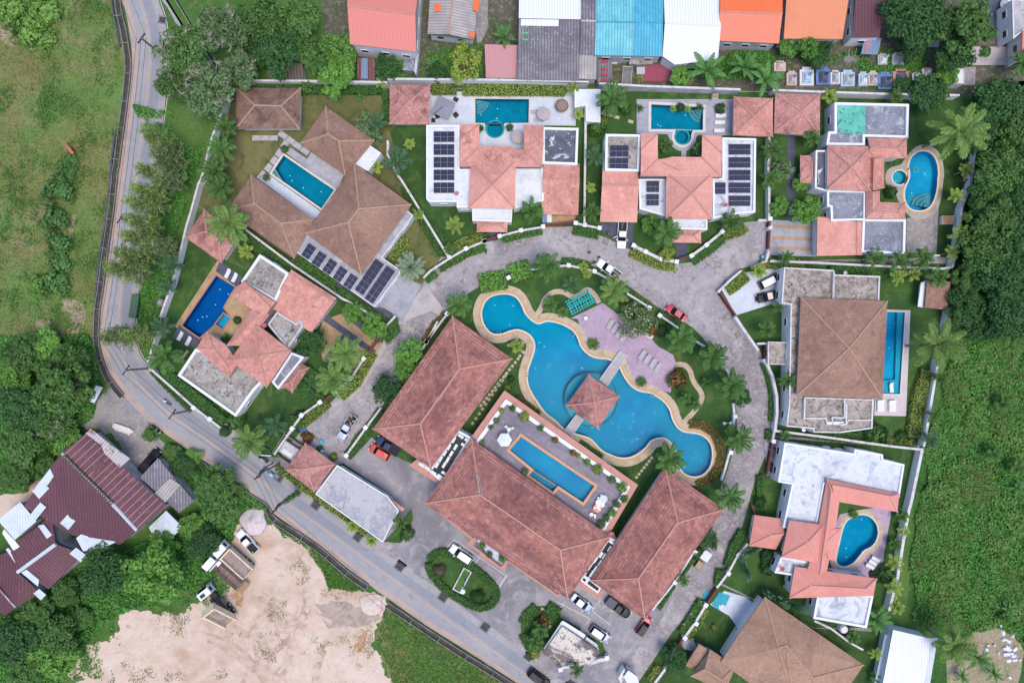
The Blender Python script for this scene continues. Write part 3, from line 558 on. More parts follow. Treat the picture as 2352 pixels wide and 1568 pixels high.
# ================================================================ POOLS
def pool(key,label,tile,depth=1.3,copings=((.35,m_cop),),z=.2,wz=None,name='swimming_pool',base=0.0,lamps=6,parentname=None):
    P = PWLD[key]; wz = z - .12 if wz is None else wz; c = (sum(p[0] for p in P) / len(P),sum(p[1] for p in P) / len(P)); e = E(name,label,'pool',c,z)
    b = MB(); b.flat(P,z - depth - .15)
    n = len(P)
    for i in range(n): a,d = P[i],P[(i + 1) % n]; b.face([(d[0],d[1],z - depth - .15),(a[0],a[1],z - depth - .15),(a[0],a[1],z),(d[0],d[1],z)])
    b.build('basin',tile,e)
    b = MB(); b.flat(P,wz); b.build('water',m_water,e)
    cur = P
    for wd,m in copings:
        nx = inset(cur,-wd); b = MB(); b.ring(nx,cur,0,z + .02); b.build('coping',m,e); cur = nx
    rnd = random.Random(key); k = 0; b = MB()
    xs = [p[0] for p in P]; ys = [p[1] for p in P]
    while k < lamps:
        p = (rnd.uniform(min(xs),max(xs)),rnd.uniform(min(ys),max(ys)))
        if inside(p,inset(P,.8)): b.box((p[0],p[1],z - depth - .12),(.2,.2,.06)); k += 1
    b.build('floor_light',m_lamp,e)
    return e
e = pool('big','large winding lagoon pool with cream and tan edges beside the clubhouse',m_poolb,1.4,((.3,m_cop),(.38,m_copt),(1.1,m_sandst)),lamps=40)
cx = W(q1(22,930,665)); b = MB(); b.prism(circ(cx,5.15,48),-1.3,-.22); b.build('island_platform',m_shal,e)
b = MB(); b.ring(circ(cx,5.32,48),circ(cx,5.13,48),-1.3,.1); b.build('platform_rim',m_poolrim,e)
for p,a in ((q1(22,158,112),0),(q1(22,787,128),60),(q1(22,405,458),80),(q1(22,1440,637),-20),(q1(22,1335,1108),35),(q1(22,480,682),50)):
    x,y = W(p); b = MB()
    for d in (-.3,.3): b.path([(x + d * math.cos(R(a)),y + d * math.sin(R(a)),-.5),(x + d * math.cos(R(a)),y + d * math.sin(R(a)),.9),(x + d * math.cos(R(a)) - .5 * math.sin(R(a)),y + d * math.sin(R(a)) + .5 * math.cos(R(a)),.2)],.07)
    for zz in (-.3,0): b.tube((x - .3 * math.cos(R(a)),y - .3 * math.sin(R(a)),zz),(x + .3 * math.cos(R(a)),y + .3 * math.sin(R(a)),zz),.05)
    b.build('ladder',m_alu,e)
for c in (q1(22,583,380),q1(22,1275,905)): x,y = W(c); b = MB(); b.box((x,y,-1.3),(.8,.8,.06),R(40)); b.build('floor_drain',m_shal,e)
e = pool('brown','teal rectangular lap pool between the brown shingled wings',m_poolt,1.4,((.4,m_cop),),lamps=4)
e = pool('royal','royal blue pool with a small square spa beside the left pink villa',m_poolbl,1.4,((.28,m_copr),),lamps=6)
P = ccw(WW(q(10,1880,1290,1935,1328,1872,1415,1812,1378))); b = MB(); b.ring(inset(P,-.25),P,-1.2,.1); b.build('spa_wall',m_copr,e); b = MB(); b.prism(inset(P,.02),-1.2,-.6); b.build('spa_seat',m_pools,e)
def steps(e,c,r,n,a0,a1,m=m_step,dz=.28,top=-.1):
    x,y = W(c)
    for k in range(n):
        rr_ = r * (1 - k / (n + .6)); pl = [(x,y)] + [(x + rr_ * math.cos(R(a)),y + rr_ * math.sin(R(a))) for a in np.linspace(a0,a1,14)]
        b = MB(); b.prism(pl,-1.35,top - dz * (n - 1 - k) - .1); b.build('step',m,e)
e = pool('v2','blue rectangular pool with a half round spa behind the second street villa',m_poolt,1.4,((.3,m_cop),),lamps=4)
steps(e,(1093.5,229.5),2.5,4,-88,-2)
b = MB(); P = circ(W((1136.7,296)),1.85,28); b.ring(P,inset(P,.35),-1.2,-.25); b.build('spa_seat',m_shal,e)
b = MB(); b.prism(WW(PL(1112,283,1162,283,1162,285.5,1112,285.5)),-1.2,.1); b.build('spa_wall',m_poolrim,e)
e = pool('v3','blue rectangular pool with round spa and cream border behind the third street villa',m_poolt,1.4,((.5,m_cop),),lamps=3)
steps(e,q1(2,1868,910),2.5,4,185,266)
b = MB(); P = circ(W((1567.5,314.5)),1.55,28); b.ring(P,inset(P,.3),-1.2,-.3); b.build('spa_seat',m_shal,e)
b = MB(); b.prism(WW(q(2,1648,1086,1785,1092,1785,1098,1648,1092)),-1.2,.08); b.build('spa_wall',m_cop,e)
e = pool('v4','kidney shaped blue pool at the east villa with mould patched roofs',m_pools,1.4,((.3,m_cop),(.35,m_copt)),lamps=3)
steps(e,q1(13,1440,400),3.0,4,60,165)
e = pool('v4s','small round spa touching the kidney shaped pool',m_shal,.9,((.25,m_cop),),lamps=1)
e = pool('v5','narrow bright turquoise pool along the big square brown roof',m_pools,.9,((.25,m_cop),),lamps=3)
b = MB(); b.prism(WW(q(13,1180,1278,1234,1282) + q(23,1191,618,1050,612,1062,505,1162,500)),-1.6,-.25); b.build('shallow_ledge',m_shal,e)
e = pool('v6','bean shaped blue pool in the courtyard of the salmon roofed villa',m_poolb,1.4,((.28,m_cop),(.75,m_sandst)),lamps=3)
# bridge to the pavilion
e = E('footbridge','grey concrete footbridge crossing the lagoon pool under the pavilion','bridge',cx,.3)
for pl in (q(22,1180,255,1240,290,1065,555,1000,505),q(22,810,790,870,830,770,970,705,935)):
    P = WW(pl,.5); b = MB(); b.prism(P,.3,.5,bottom=True); b.build('deck',m_concl,e)
    for i in (1,3): a,c = P[i],P[(i + 1) % 4]; b = MB(); b.prism(strip([a,c],.14),.3,.66); b.build('kerb',m_deckw,e)
# ================================================================ BUILDINGS
def cen(pl): return (sum(p[0] for p in pl) / len(pl),sum(p[1] for p in pl) / len(pl))
def house(name,label,cat,c,z=0): return E(name,label,cat,W(c,3),z)
WINM = {}
def windows(e,P,z0,z1,every=3.4,size=(1.5,1.3),maxn=3):
    P = ccw(P); zc = min((z0 + z1) / 2 + .2,z1 - size[1] / 2 - .35)
    for i in range(len(P)):
        a,c = P[i],P[(i + 1) % len(P)]; L = math.dist(a,c)
        if L < 2.6: continue
        nx,ny = (c[1] - a[1]) / L,-(c[0] - a[0]) / L; mx,my = (a[0] + c[0]) / 2,(a[1] + c[1]) / 2
        if nx * mx + ny * my > -4: continue
        k = min(maxn,max(1,int(L / every)))
        for j in range(k):
            t = (j + .5) / k; x,y = a[0] + (c[0] - a[0]) * t,a[1] + (c[1] - a[1]) * t; rz = math.atan2(c[1] - a[1],c[0] - a[0])
            if size not in WINM:
                b = MB(); w_,h_ = size
                for s_ in (-1,1): b.box((s_ * (w_ / 2 - .05),0,0),(.1,.14,h_)); b.box((0,0,s_ * (h_ / 2 - .05)),(w_ - .2,.14,.1))
                f = b.build('window',m_frame,e,True); b = MB(); b.box((0,0,0),(w_ - .2,.08,h_ - .2)); p_ = b.build('pane',m_pane,f,True); WINM[size] = (f.data,p_.data)
            else: f = link('window',WINM[size][0],e,True); p_ = link('pane',WINM[size][1],f,True)
            f.location = (x + nx * .04 - e.location.x,y + ny * .04 - e.location.y,zc - e.location.z); f.rotation_euler = (0,0,rz)
def flat(e,pl,z,rm,par=.32,ph=.45,z0=0,wm=None,cm=None,win=True,over=0.0,rot=0.0):
    wm = wm or m_wall; P = ccw(WW(pl,z)); zr = z - ph
    b = MB(); b.prism(inset(P,over) if over else P,z0,zr - .001,top=False); b.build('wall',wm,e)
    I = inset(P,par); b = MB(); b.ring(P,I,zr - (.2 if over else 0),z)
    if over: b.face([(p[0],p[1],zr - .2) for p in P[::-1]])
    b.build('parapet',cm or m_cap,e)
    b = MB(rot); b.flat(inset(P,par - .02),zr + .01); b.build('flat_roof',rm,e)
    if win: windows(e,inset(P,over) if over else P,z0,zr)
    return P
m_coursel = M('worn_tile_course','d2aaa0',L=[('n',1.2,'b07a77',.46,.56)])
def hip(e,pl,rd,ze,zr,rm,capm,wm=None,ins=.7,z0=0,win=False,fas=None,wall=True,course=False):
    EV = [(*W(p,ze),ze) for p in pl]; RD = [(*W(p,zr),zr) for p in rd]; r1,r2 = RD[0],RD[-1]; b = MB()
    e0,e1,e2,e3 = EV
    fs = [(e0,e1,r2,r1),(e1,e2,r2),(e2,e3,r1,r2),(e3,e0,r1)] if len(RD) == 2 else [(e0,e1,r1),(e1,e2,r1),(e2,e3,r1),(e3,e0,r1)]
    flip = area([p[:2] for p in EV]) < 0
    for f in fs: b.face(f[::-1] if flip else f)
    b.build('roof',rm,e)
    if course:
        b = MB()
        for (a,c,ra,rc) in ((e0,e1,r1,r2),(e1,e2,r2,r2),(e2,e3,r2,r1),(e3,e0,r1,r1)):
            for t in (.13,.19): p0 = Vector(a).lerp(Vector(ra),t); p1 = Vector(c).lerp(Vector(rc),t); b.tube(p0 + Vector((0,0,.02)),p1 + Vector((0,0,.02)),.06,.06,4)
        b.build('eaves_course',m_coursel,e)
    roof_trim(e,EV,ze,[(e0,r1),(e3,r1),(e1,r2),(e2,r2)] + ([(r1,r2)] if len(RD) == 2 else []),capm,wm,ins,z0,win,fas,wall)
def roof_trim(e,EV,ze,lines,capm,wm=None,ins=.7,z0=0,win=False,fas=None,wall=True):
    b = MB(); P = ccw([p[:2] for p in EV]); b.prism(inset(P,.03),ze - .28,ze - .03,bottom=True,top=False); b.build('eaves',fas or m_fasc,e)
    b = MB()
    for a,c in lines:
        a = Vector(a); c = Vector(c); b.tube(a + Vector((0,0,.04)),c + Vector((0,0,.04)),.16,.16,5)
    if lines: b.build('ridge_tiles',capm,e)
    if wall:
        Wp = inset(P,ins); b = MB(); b.prism(Wp,z0,ze - .29,top=False); b.build('wall',wm or m_wall,e)
        if win: windows(e,Wp,z0,ze - .3)
def roof(e,V,faces,eave,lines,rm,capm,**k):         # V: name -> (plan x, plan y, z)
    D = {n: (*W(v[:2],v[2]),v[2]) for n,v in V.items()}; b = MB()
    for f in faces:
        p = [D[c] for c in f.split()]
        if area([x[:2] for x in p]) < 0: p = p[::-1]
        b.face(p)
    b.build('roof',rm,e)
    EV = [D[c] for c in eave.split()]; roof_trim(e,EV,min(v[2] for v in EV),[(D[l.split()[0]],D[l.split()[1]]) for l in lines],capm,**k)
# ---- clubhouse
m_bord = M('dusty_pink_tiles','c99488',L=[('n',.8,'b5827a',.5,.7,8),('u',.5,'b8857c',.08)])
e = house('clubhouse_wing','long left clubhouse hall with hipped dusty pink tile roof','hall',(1010,900))
hip(e,q(22,272,325) + q(21,1605,1245,1115,915) + q(11,1785,1310),q(21,1845,410,1515,870),5.2,9,m_tclub,m_ridge,m_wallw,1.1,win=True,course=True)
e = house('clubhouse','main clubhouse with long hipped pink tile roof and timber roof terrace','clubhouse',(1190,1190))
hip(e,q(21,1945,995) + q(32,1100,340,735,860) + q(31,1550,60),q(21,2015,1465) + q(32,675,450),5.6,9.8,m_tclub,m_ridge,m_wallw,1.0,win=True,course=True)
T4 = q(22,205,590,1330,1385) + PL(1375,1268,1056,1041); P = WW(T4,4.6); b = MB(); b.prism(inset(P,.25),0,3.9,top=False); b.build('terrace_wall',m_wallw,e); windows(e,inset(P,.25),0,3.9)
b = MB(); b.ring(ccw(P),inset(P,1.15),4.15,4.35); b.build('terrace_tile_border',m_bord,e)
b = MB(); b.ring(inset(P,1.15),inset(P,1.85),3.6,4.6); b.build('terrace_parapet',m_wallw,e)
TP = WW(q(22,345,978,960,1392,865,1528,655,1388,612,1440,412,1300,452,1252,250,1090),3.8)
b = MB(R(-34)); b.flat(inset(P,1.8),3.8,0,[TP]); b.build('terrace_deck',m_boards,e)
# tiled verandah strip on the road side
b = MB(); vs = q(31,1600,55,1955,345,1930,420,2190,620,2240,570) + q(32,230,520,650,810,660,850,240,560,190,625,0,490) + q(31,2190,625)
for i,pl in enumerate([q(31,1585,75,1610,60,1985,355,1965,385),q(31,1905,400,1960,345,1990,365,1945,430),q(31,1925,415,1940,400,2240,605,2225,625) ,q(32,0,480,0,500,185,615,195,600),q(32,185,600,215,535,240,550,205,625),q(32,230,545,245,530,670,825,655,850)]): b.prism(WW(pl,3),2.7 + .01 * i,3 + .012 * i,bottom=True)
b.build('porch_tiles',m_bord,e)
b = MB(); P = WW(q(31,1985,370,2030,360,2240,500) + q(32,150,475,210,520,170,590),2.9); b.prism(P,2.5,2.9); b.build('porch_roof',m_deckw,e)
b = MB()
for pl in (q(31,1600,65,1800,210,1960,345),q(31,1985,420,2190,585) ,q(32,20,455,180,580),q(32,225,520,420,655,650,815)):
    W3 = WW(pl,3.4)
    for i in range(len(W3) - 1):
        a,c = Vector((*W3[i],3.7)),Vector((*W3[i + 1],3.7)); b.tube(a,c,.05); n = max(2,int((a - c).length / 2))
        for k in range(n + 1): p = a.lerp(c,k / n); b.tube((p.x,p.y,2.9),(p.x,p.y,3.7),.05)
b.build('railing',m_rail,e)
b = MB(); 
for y in (0,.4):
    a = Vector((*W(q1(21,1985,1300),8.8),8.9)); c = Vector((*W(q1(21,2018,1470),9.9),10)); b.tube(a + Vector((y,0,0)),c + Vector((y,0,0)),.06)
b.build('conduit',m_alu,e)
e = house('clubhouse_wing','long right clubhouse hall with hipped dusty pink tile roof beside the street','hall',(1510,1250))
hip(e,q(32,2050,110,1385,1035,925,705) + q(22,1555,1240),q(32,1660,220,1330,690),5.2,9,m_tclub,m_ridge,m_wallw,1.1,win=True,course=True)
# link roofs carrying the air conditioners
e = house('link_block','flat dark roofed link between left hall and main clubhouse','building',(1035,1060))
flat(e,q(21,1830,920,1945,985,1700,1370,1490,1180,1610,1230),4.4,m_dark,.45,.5,wm=m_wallw,cm=m_wallw)
b = MB(); P = ccw(WW(q(21,1420,1220,1490,1165,1710,1350,1690,1390),3.2)); b.prism(P,2.9,3.2,bottom=True); b.build('porch_tiles',m_bord,e)
e2 = house('link_block','narrow flat dark roofed link between main clubhouse and right hall','building',(1360,1290))
flat(e2,q(32,1085,345,1160,375,920,690,1020,770,990,815,840,705),4.4,m_dark,.3,.5,wm=m_wallw,cm=m_wallw)
b = MB(); P = ccw(WW(q(32,820,740,850,705,990,815,1030,770,1035,800,1000,860),3.2)); b.prism(P,2.9,3.2,bottom=True); b.build('porch_tiles',m_bord,e2)
def ac_unit(xy,z,rz,label,group,first={}):
    if 'o' not in first:
        o = E('air_conditioner',label,'air conditioner',xy,z,rz,group); b = MB(); b.box((0,0,.35),(1.15,.5,.7)); b.build('casing',m_ac,o,True)
        b = MB(); b.lathe((0,-.27,.35),[(.02,0),(.26,0)],12); b.v = [(x,-.27,.35 + (y + .27)) for x,y,zz in b.v]; b.build('fan_grille',m_acd,o,True); first['o'] = o; return o
    return copytree(first['o'],xy,z,rz,1,label,group)
for i,(rc,x,y,a) in enumerate([(21,1795,1005,60),(21,1755,1065,60),(21,1720,1115,60),(21,1685,1165,60),(21,1655,1215,60),(21,1810,1065,60),(21,1775,1120,60),(21,1745,1170,60),(21,1715,1215,60),(21,1855,975,-35),(21,1910,1010,-35),(21,1880,1050,-35),(21,1525,1215,-35),(21,1575,1245,-35),(21,1625,1280,-35),(21,1680,1310,-35),(21,1715,1285,-35)]):
    ac_unit(W(q1(rc,x,y),4.5),3.92,R(a),'white boxy air conditioner on the left link roof of the clubhouse','air conditioners on the left link roof')
for i,(x,y,a) in enumerate([(1105,385,-35),(1090,440,57),(1045,505,57),(1010,560,57),(970,610,57),(940,650,57),(880,675,-35),(905,700,57),(1015,490,57),(970,530,57)]):
    ac_unit(W(q1(32,x,y),4.5),3.92,R(a),'white boxy air conditioner on the narrow right link roof of the clubhouse','air conditioners on the right link roof')
# terrace pool
e = E('swimming_pool','long blue pool with timber edge and side basin on the roof terrace','pool',TP[0],3.8)
b = MB(); b.prism(TP,2.7,2.72); n = len(TP); TPc = ccw(TP)
for i in range(n): a,d = TPc[i],TPc[(i + 1) % n]; b.face([(d[0],d[1],2.7),(a[0],a[1],2.7),(a[0],a[1],3.9),(d[0],d[1],3.9)])
b.build('basin',m_poolb,e); b = MB(); b.flat(TPc,3.78); b.build('water',m_water,e); b = MB(); b.ring(inset(TPc,-.5),TPc,3.8,3.95); b.build('coping',m_copo,e)
b = MB(); b.prism(WW(q(22,450,1255,640,1382,632,1394,442,1267),3.8),2.7,3.86); b.build('divider',m_drain,e)
# pavilion in the pool
e = E('pavilion','square pavilion with steep pink hipped roof standing in the lagoon pool','pavilion',cx,0)
hip(e,q(22,912,455,1175,640,990,910,722,718),q(22,960,690),3.0,5.6,m_tgaz,m_ridge,wall=False)
for p in q(22,915,500,1130,650,985,865,765,718): x,y = W(p,3); b = MB(); b.box((x,y,1.2),(.35,.35,3.2)); b.build('pillar',m_wallw,e)
b = MB(); b.prism(WW(q(22,915,520,1110,650,985,850,785,718),1),-1.3,.34); b.build('floor',m_concl,e)
# ---- guard pavilion, office and gatehouse at the entrances
e = house('guard_pavilion','small square guard pavilion with stained pink hipped roof by the power pole','pavilion',(712,1072))
hip(e,q(21,550,1030,800,1210,625,1440,380,1255),q(21,558,1245),3.1,5.2,m_tgaz,m_ridge,m_wall,.6,win=True)
e = house('office','long flat roofed office with pale patched roof beside the main road','building',(825,1190))
flat(e,q(21,815,1215,1240,1478) + q(31,1335,120,1200,388) + q(21,632,1460),3.6,m_rcon,.18,.15,wm=m_wallw,cm=m_wallw,over=.5)
b = MB(); P = WW(q(31,1210,0,1240,0,1385,105,1365,130),2.9); b.prism(P,2.6,2.9,bottom=True); b.build('tile_canopy',m_tpinks,e)
b = MB()
for pl in (q(21,905,1290,1015,1355,1005,1370,895,1305),q(21,1060,1395,1165,1460,1155,1475,1050,1410)): b.prism(WW(pl,2.6),2.2,2.6,bottom=True)
b.build('window_canopy',m_deckw,e)
e = house('gatehouse','gatehouse with black spotted flat roof at the lower entrance','building',(1315,1480))
flat(e,q(32,690,1090,1010,1305,935,1420,755,1375,700,1425,530,1320),3.4,m_rguard,.12,.1,over=.5,cm=m_rguard)
P = WW(q(32,670,1080,695,1040,720,1060,560,1290,535,1285),2.6); b = MB(); b.prism(WW(q(32,690,1045,715,1065,560,1300,535,1280),2.7),2.5,2.7,bottom=True); b.build('side_canopy',m_frame,e)
b = MB(); b.prism(WW(q(32,700,1045,890,1165,870,1195,690,1080),2.6),2.4,2.6,bottom=True); b.build('side_canopy',m_wallw,e)
b = MB(); b.prism(WW(q(32,895,1180,985,1245,1000,1290,880,1205),2.2),1.9,2.2,bottom=True); b.build('side_canopy',m_wallw,e)
e = house('white_booth','small white booth with sloping roof cut by the bottom edge','booth',(1440,1560))
roof(e,{'a': (1432.5,1553,3),'b': (1443,1538,3.4),'c': (1463,1552,3.4),'d': (1452,1590,3),'e': (1475,1590,3.4)},['a b c e d'],'a b c e d',[],m_rclean,m_ridge,ins=.3,win=True)
b = MB(); b.prism(WW(q(32,1165,1525,1210,1445,1230,1480,1185,1568),2.4),0,2.4); b.build('side_bay',m_wallw,e); b = MB(); b.prism(WW(q(32,1180,1535,1210,1480,1222,1500,1195,1550),2.42),2.41,2.44); b.build('skylight',m_pane,e)
# ---- brown shingled villa
e = house('shingled_pavilion','detached brown shingled pavilion beside the north boundary wall','pavilion',(617,250))
hip(e,q(0,1985,740) + q(1,512,738,500,1082) + q(0,1980,1085),PL(585,242,645,244),3.4,5.6,m_shina,m_ridgeb,win=True,fas=m_wallg)
e = house('shingled_villa','large villa of three brown shingled hipped roofs with solar panels','villa',(760,480))
hip(e,q(1,720,895,1130,1180,885,1475,505,1205),q(1,740,1130,830,1185),3.8,6.6,m_shin,m_ridgeb,win=True,fas=m_wallg)
hip(e,q(11,1440,375,1020,965,550,615,960,30),q(11,1000,410,910,525),5.0,9,m_shin,m_ridgeb,win=True,fas=m_wallg,z0=0)
hip(e,q(11,95,125,620,500,455,825) + PL(521,485),PL(584,468,645,513),3.8,6.4,m_shin,m_ridgeb,win=True,fas=m_wallg)
flat(e,q(11,445,755,700,440,1400,420,1455,465,1195,820,1335,915,1345,950,1130,1235),3.4,m_rcon,.15,.12,wm=m_wallw,cm=m_wallw)
flat(e,q(1,1060,1200,1185,1285,1075,1438,945,1365),3.6,m_rclean,.2,.2,wm=m_wallw,cm=m_wallw)
# ---- left pink villa
e = house('pink_villa','left pink roofed villa with royal blue pool and mouldy flat roofs','villa',(590,770))
flat(e,q(11,165,790,410,950,300,1190,90,1070,8,1020),4.2,m_rmold,.5,.5,cm=m_wallw)
flat(e,q(20,1640,240,1490,465,1980,812,2130,600,2240,480,1900,300),4.2,m_rmold,.5,.5,cm=m_wallw)
flat(e,q(11,230,1380,310,1270,470,1370,520,1330,530,1400,400,1590),4.0,m_rmold,.4,.4,cm=m_wallg)
flat(e,q(21,265,520,430,270,540,310,320,582),3.7,m_rgrey,.4,.4,cm=m_wallw)
roof(e,{'a': (*q1(10,1940,1135),4.5),'b': (*q1(10,2045,1015),4.5),'c': (*q1(11,300,1195),5.2),'d': (*q1(11,180,1360),5.2),'g': (*q1(10,2110,1250),4.5),'r': (*q1(11,95,1075),5.7),'s': (*q1(11,255,1240),5.9)},['a b r','b c s r','c d s','d g r s','g a r'],'a b c d g',['b r','a r','r s'],m_tpinks,m_ridge,ins=.5)
roof(e,{'a': (*q1(11,95,1255),4.4),'b': (*q1(11,250,1290),4.4),'c': (*q1(11,60,1560),4.4),'d': (*q1(20,1900,215),4.4),'r': (*q1(11,160,1290),5.6),'s': (*q1(20,1990,160),5.4)},['a b r','b c s r','c d s','d a r s'],'a b c d',['r s'],m_tpinks,m_ridge,ins=.5)
roof(e,{'a': (*q1(20,1740,100),4.5),'b': (*q1(20,1905,215),4.5),'c': (*q1(20,2000,360),4.9),'d': (*q1(20,1925,485),4.9),'g': (*q1(20,1650,235),4.5),'r': (*q1(20,1800,240),5.5),'s': (*q1(20,1915,390),5.7)},['a b r','b c s r','c d s','d g r s','g a r'],'a b c d g',['a r','g r','r s','d s'],m_tpinks,m_ridge,ins=.5)
hip(e,q(11,130,1370) + q(21,430,255,225,565) + q(20,1930,340),q(21,150,300),5.0,7.6,m_tpinks,m_ridge,win=True,z0=0)
roof(e,{'a': (*q1(11,430,920),4.4),'b': (*q1(11,810,1160),4.4),'c': (*q1(11,600,1450),3.7),'d': (*q1(11,245,1230),3.7),'r': (*q1(11,415,950),4.7),'s': (*q1(11,790,1190),4.7)},['a b s r','r s c d'],'a b c d',['r s'],m_tpinks,m_ridge,ins=.5,win=True)
hip(e,q(21,580,400,440,610,350,550,490,345),q(21,500,425,440,515),3.2,4.3,m_tgaz,m_ridge,wall=False)
for p in q(21,545,405,440,575): x,y = W(p,3); b = MB(); b.box((x,y,1.5),(.35,.35,3)); b.build('pillar',m_wallw,e)
e = house('garden_pavilion','pink tiled garden pavilion under the tall coconut palm in the west corner','pavilion',(488,542))
hip(e,q(10,1715,415,2010,640,1860,865,1560,650),q(10,1735,600,1840,670),3.2,5.0,m_tgaz,m_ridge,m_wall,.6)
# ---- second street villa
def pyr(e,pl,ap,ze,zr,rm=None,cm=None,**k): hip(e,pl,[ap],ze,zr,rm or m_tpink,cm or m_ridge,**k)
e = house('pink_villa','pink roofed villa with five solar arrays on its left flat roof','villa',(1150,400))
flat(e,PL(979,287,1056,287,1056,388,1082,388,1082,477,1049,477,1049,464,985,464,979,457),4.6,m_rclean,.4,.45,wm=m_wallw,cm=m_wallw)
flat(e,PL(1246,292,1329,294,1326,379,1246,376),4.6,m_rdark,.45,.5,wm=m_wallw,cm=m_wallw)
flat(e,PL(1180,385,1247,385,1249,461,1180,480),4.0,m_rclean,.35,.35,wm=m_wallw,cm=m_wallw)
flat(e,PL(1084,478,1177,478,1175,510,1085,507),3.6,m_rclean,.35,.35,wm=m_wallw,cm=m_wallw)
def ushape(e,A,b_,c_,d_,e_,f_,g_,Bh,Ch,Ah,Gh,ap,rm):
    V = {'A': (*A,4.9),'b': (*b_,4.9),'c': (*c_,4.9),'d': (*d_,4.9),'e': (*e_,4.9),'f': (*f_,4.9),'g': (*g_,4.9),'B': (*Bh,6),'C': (*Ch,6),'P': (*Ah,6),'Q': (*Gh,6)}
    roof(e,V,['A b P','b c B P','c d e C B','e f Q C','f g Q'],'A b c d e f g C B',['b P','c B','e C','f Q'],rm,m_ridge,ins=.5)
    V = {'c': (*c_,4.93),'d': (*d_,4.93),'r': (*ap,6.1),'s': ((c_[0] + d_[0]) / 2,c_[1] - 1,5.5)}
    b = MB(); D = {n: (*W(v[:2],v[2]),v[2]) for n,v in V.items()}; b.face([D['c'],D['r'],D['s']]); b.face([D['s'],D['r'],D['d']]); b.face([D['c'],D['s'],D['d']]); b.build('gablet',rm,e)
ushape(e,(1057,286),(1101,286),(1101,336),(1170,337),(1203,345),(1203,287),(1249,288),(1056,383),(1245,384),(1057,322),(1248,332),(1127,372),m_tpinks)
pyr(e,PL(1081,372,1184.5,370,1183,480,1076,478),(1131,424),5.4,8.4,m_tpink)
roof(e,{'a': (1248,378,3.6),'b': (1331,376,3.6),'r': (1247,411,4.7),'s': (1331,411,4.7),'d': (1243,493,2.9),'c': (1328,494,2.9)},['a b s r','r s c d'],'a b c d',['r s'],m_tpinks,m_ridge,ins=.5)
hip(e,PL(1095,505,1166,505,1165,533,1095,533),PL(1112,517,1150,517),2.8,3.7,m_tpink,m_ridge,wall=False)
e = house('pool_gazebo','square pink gazebo left of the half round spa, behind the five solar arrays','gazebo',(940,240))
pyr(e,q(1,1258,712,1600,712,1590,1045,1255,1045),q1(1,1425,855),3.0,5.0,m_tgaz,win=True)
# ---- third street villa
e = house('pink_villa','pink roofed villa with solar panels on both flat sides and a porch','villa',(1565,420))
flat(e,PL(1391,307.6,1471.6,309,1468,394,1389.6,392),4.6,m_rmold,.45,.5,wm=m_wallw,cm=m_wallw)
flat(e,PL(1467,411,1531,411,1529,497,1469,480),4.0,m_rwhite,.35,.35,wm=m_wallw,cm=m_wallw)
flat(e,PL(1659,316,1737,318,1735,488,1690,492,1637,503,1637,409,1659,409),4.6,m_rwhite,.4,.45,wm=m_wallw,cm=m_wallw)
flat(e,PL(1540,503,1625,503,1625,528,1540,526),3.6,m_rwhite,.35,.35,wm=m_wallw,cm=m_wallw)
ushape(e,(1471.6,306),(1511,307.6),(1511,366),(1544,360),(1612,361),(1613,310),(1658,311.7),(1471.6,404),(1657,407),(1472,345),(1658,352),(1567,393),m_tpink)
pyr(e,q(12,1565,105,1955,110,1948,498,1560,495),q1(12,1780,280),5.4,8.4,m_tpink)
roof(e,{'a': (1384,386,3.6),'b': (1466,394,3.6),'r': (1382.8,425,4.7),'s': (1467.5,426,4.7),'d': (1378,509.7,2.9),'c': (1463,511,2.9)},['a b s r','r s c d'],'a b c d',['r s'],m_tpink,m_ridge,ins=.5)
hip(e,PL(1543,529,1610,529,1610,558,1545,557),PL(1563,541,1592,541),2.8,3.7,m_tpink,m_ridge,wall=False)
e = house('pool_gazebo','square pink gazebo beside four loungers, left of its mossy twin','gazebo',(1730,268))
pyr(e,PL(1685,222,1775,226,1775,314,1684,311),(1732,268),3.0,5.0,m_tpinks,win=True)
e = house('pool_gazebo','mossy darker pink gazebo at the north wall, right of its twin','gazebo',(1830,265))
pyr(e,q(3,150,785,528,795,525,1150,140,1115),q1(3,370,935),3.0,5.2,m_tgaz,win=True)
# ---- east villa with kidney pool
e = house('pink_villa','pink roofed villa with teal coated flat roof beside the kidney shaped pool','villa',(1970,400))
Pp = flat(e,PL(1917,235,2088,239,2086,317,1987,314,1987,334,1898,333,1903,302,1917,302),4.6,m_rgrey,.45,.5,cm=m_wallw)
b = MB(); b.flat(WW(PL(1922,241,1988,243,1987,310,1925,304),4.2),4.19); b.build('teal_coating',m_rteal,e)
flat(e,PL(1874,345,1901,345,1901,440,1872,432),4.4,m_rdark,.3,.4,cm=m_wallw)
flat(e,PL(1900,436,1989,438,1988,506,1909,508,1908,476,1900,474),4.4,m_rgrey,.4,.45,cm=m_wallw)
flat(e,PL(1982,503,2081,503.5,2079,584,1979,579),3.8,m_rgrey,.45,.45,cm=m_wallw)
hip(e,PL(2083,364,1994,364,1994,317,2083,317),PL(2062,341,2000,341),4.7,5.9,m_tpinks,m_ridge,ins=.5)
roof(e,{'a': (1995,360,4.7),'b': (2031,362,4.7),'c': (2031,430,4.7),'d': (1989,440,4.7),'r': (2008,366,5.9),'s': (2006,436,5.9)},['a b r','b c s r','c d s','d a r s'],'a b c d',['b r','c s','r s'],m_tpinks,m_ridge,ins=.5)
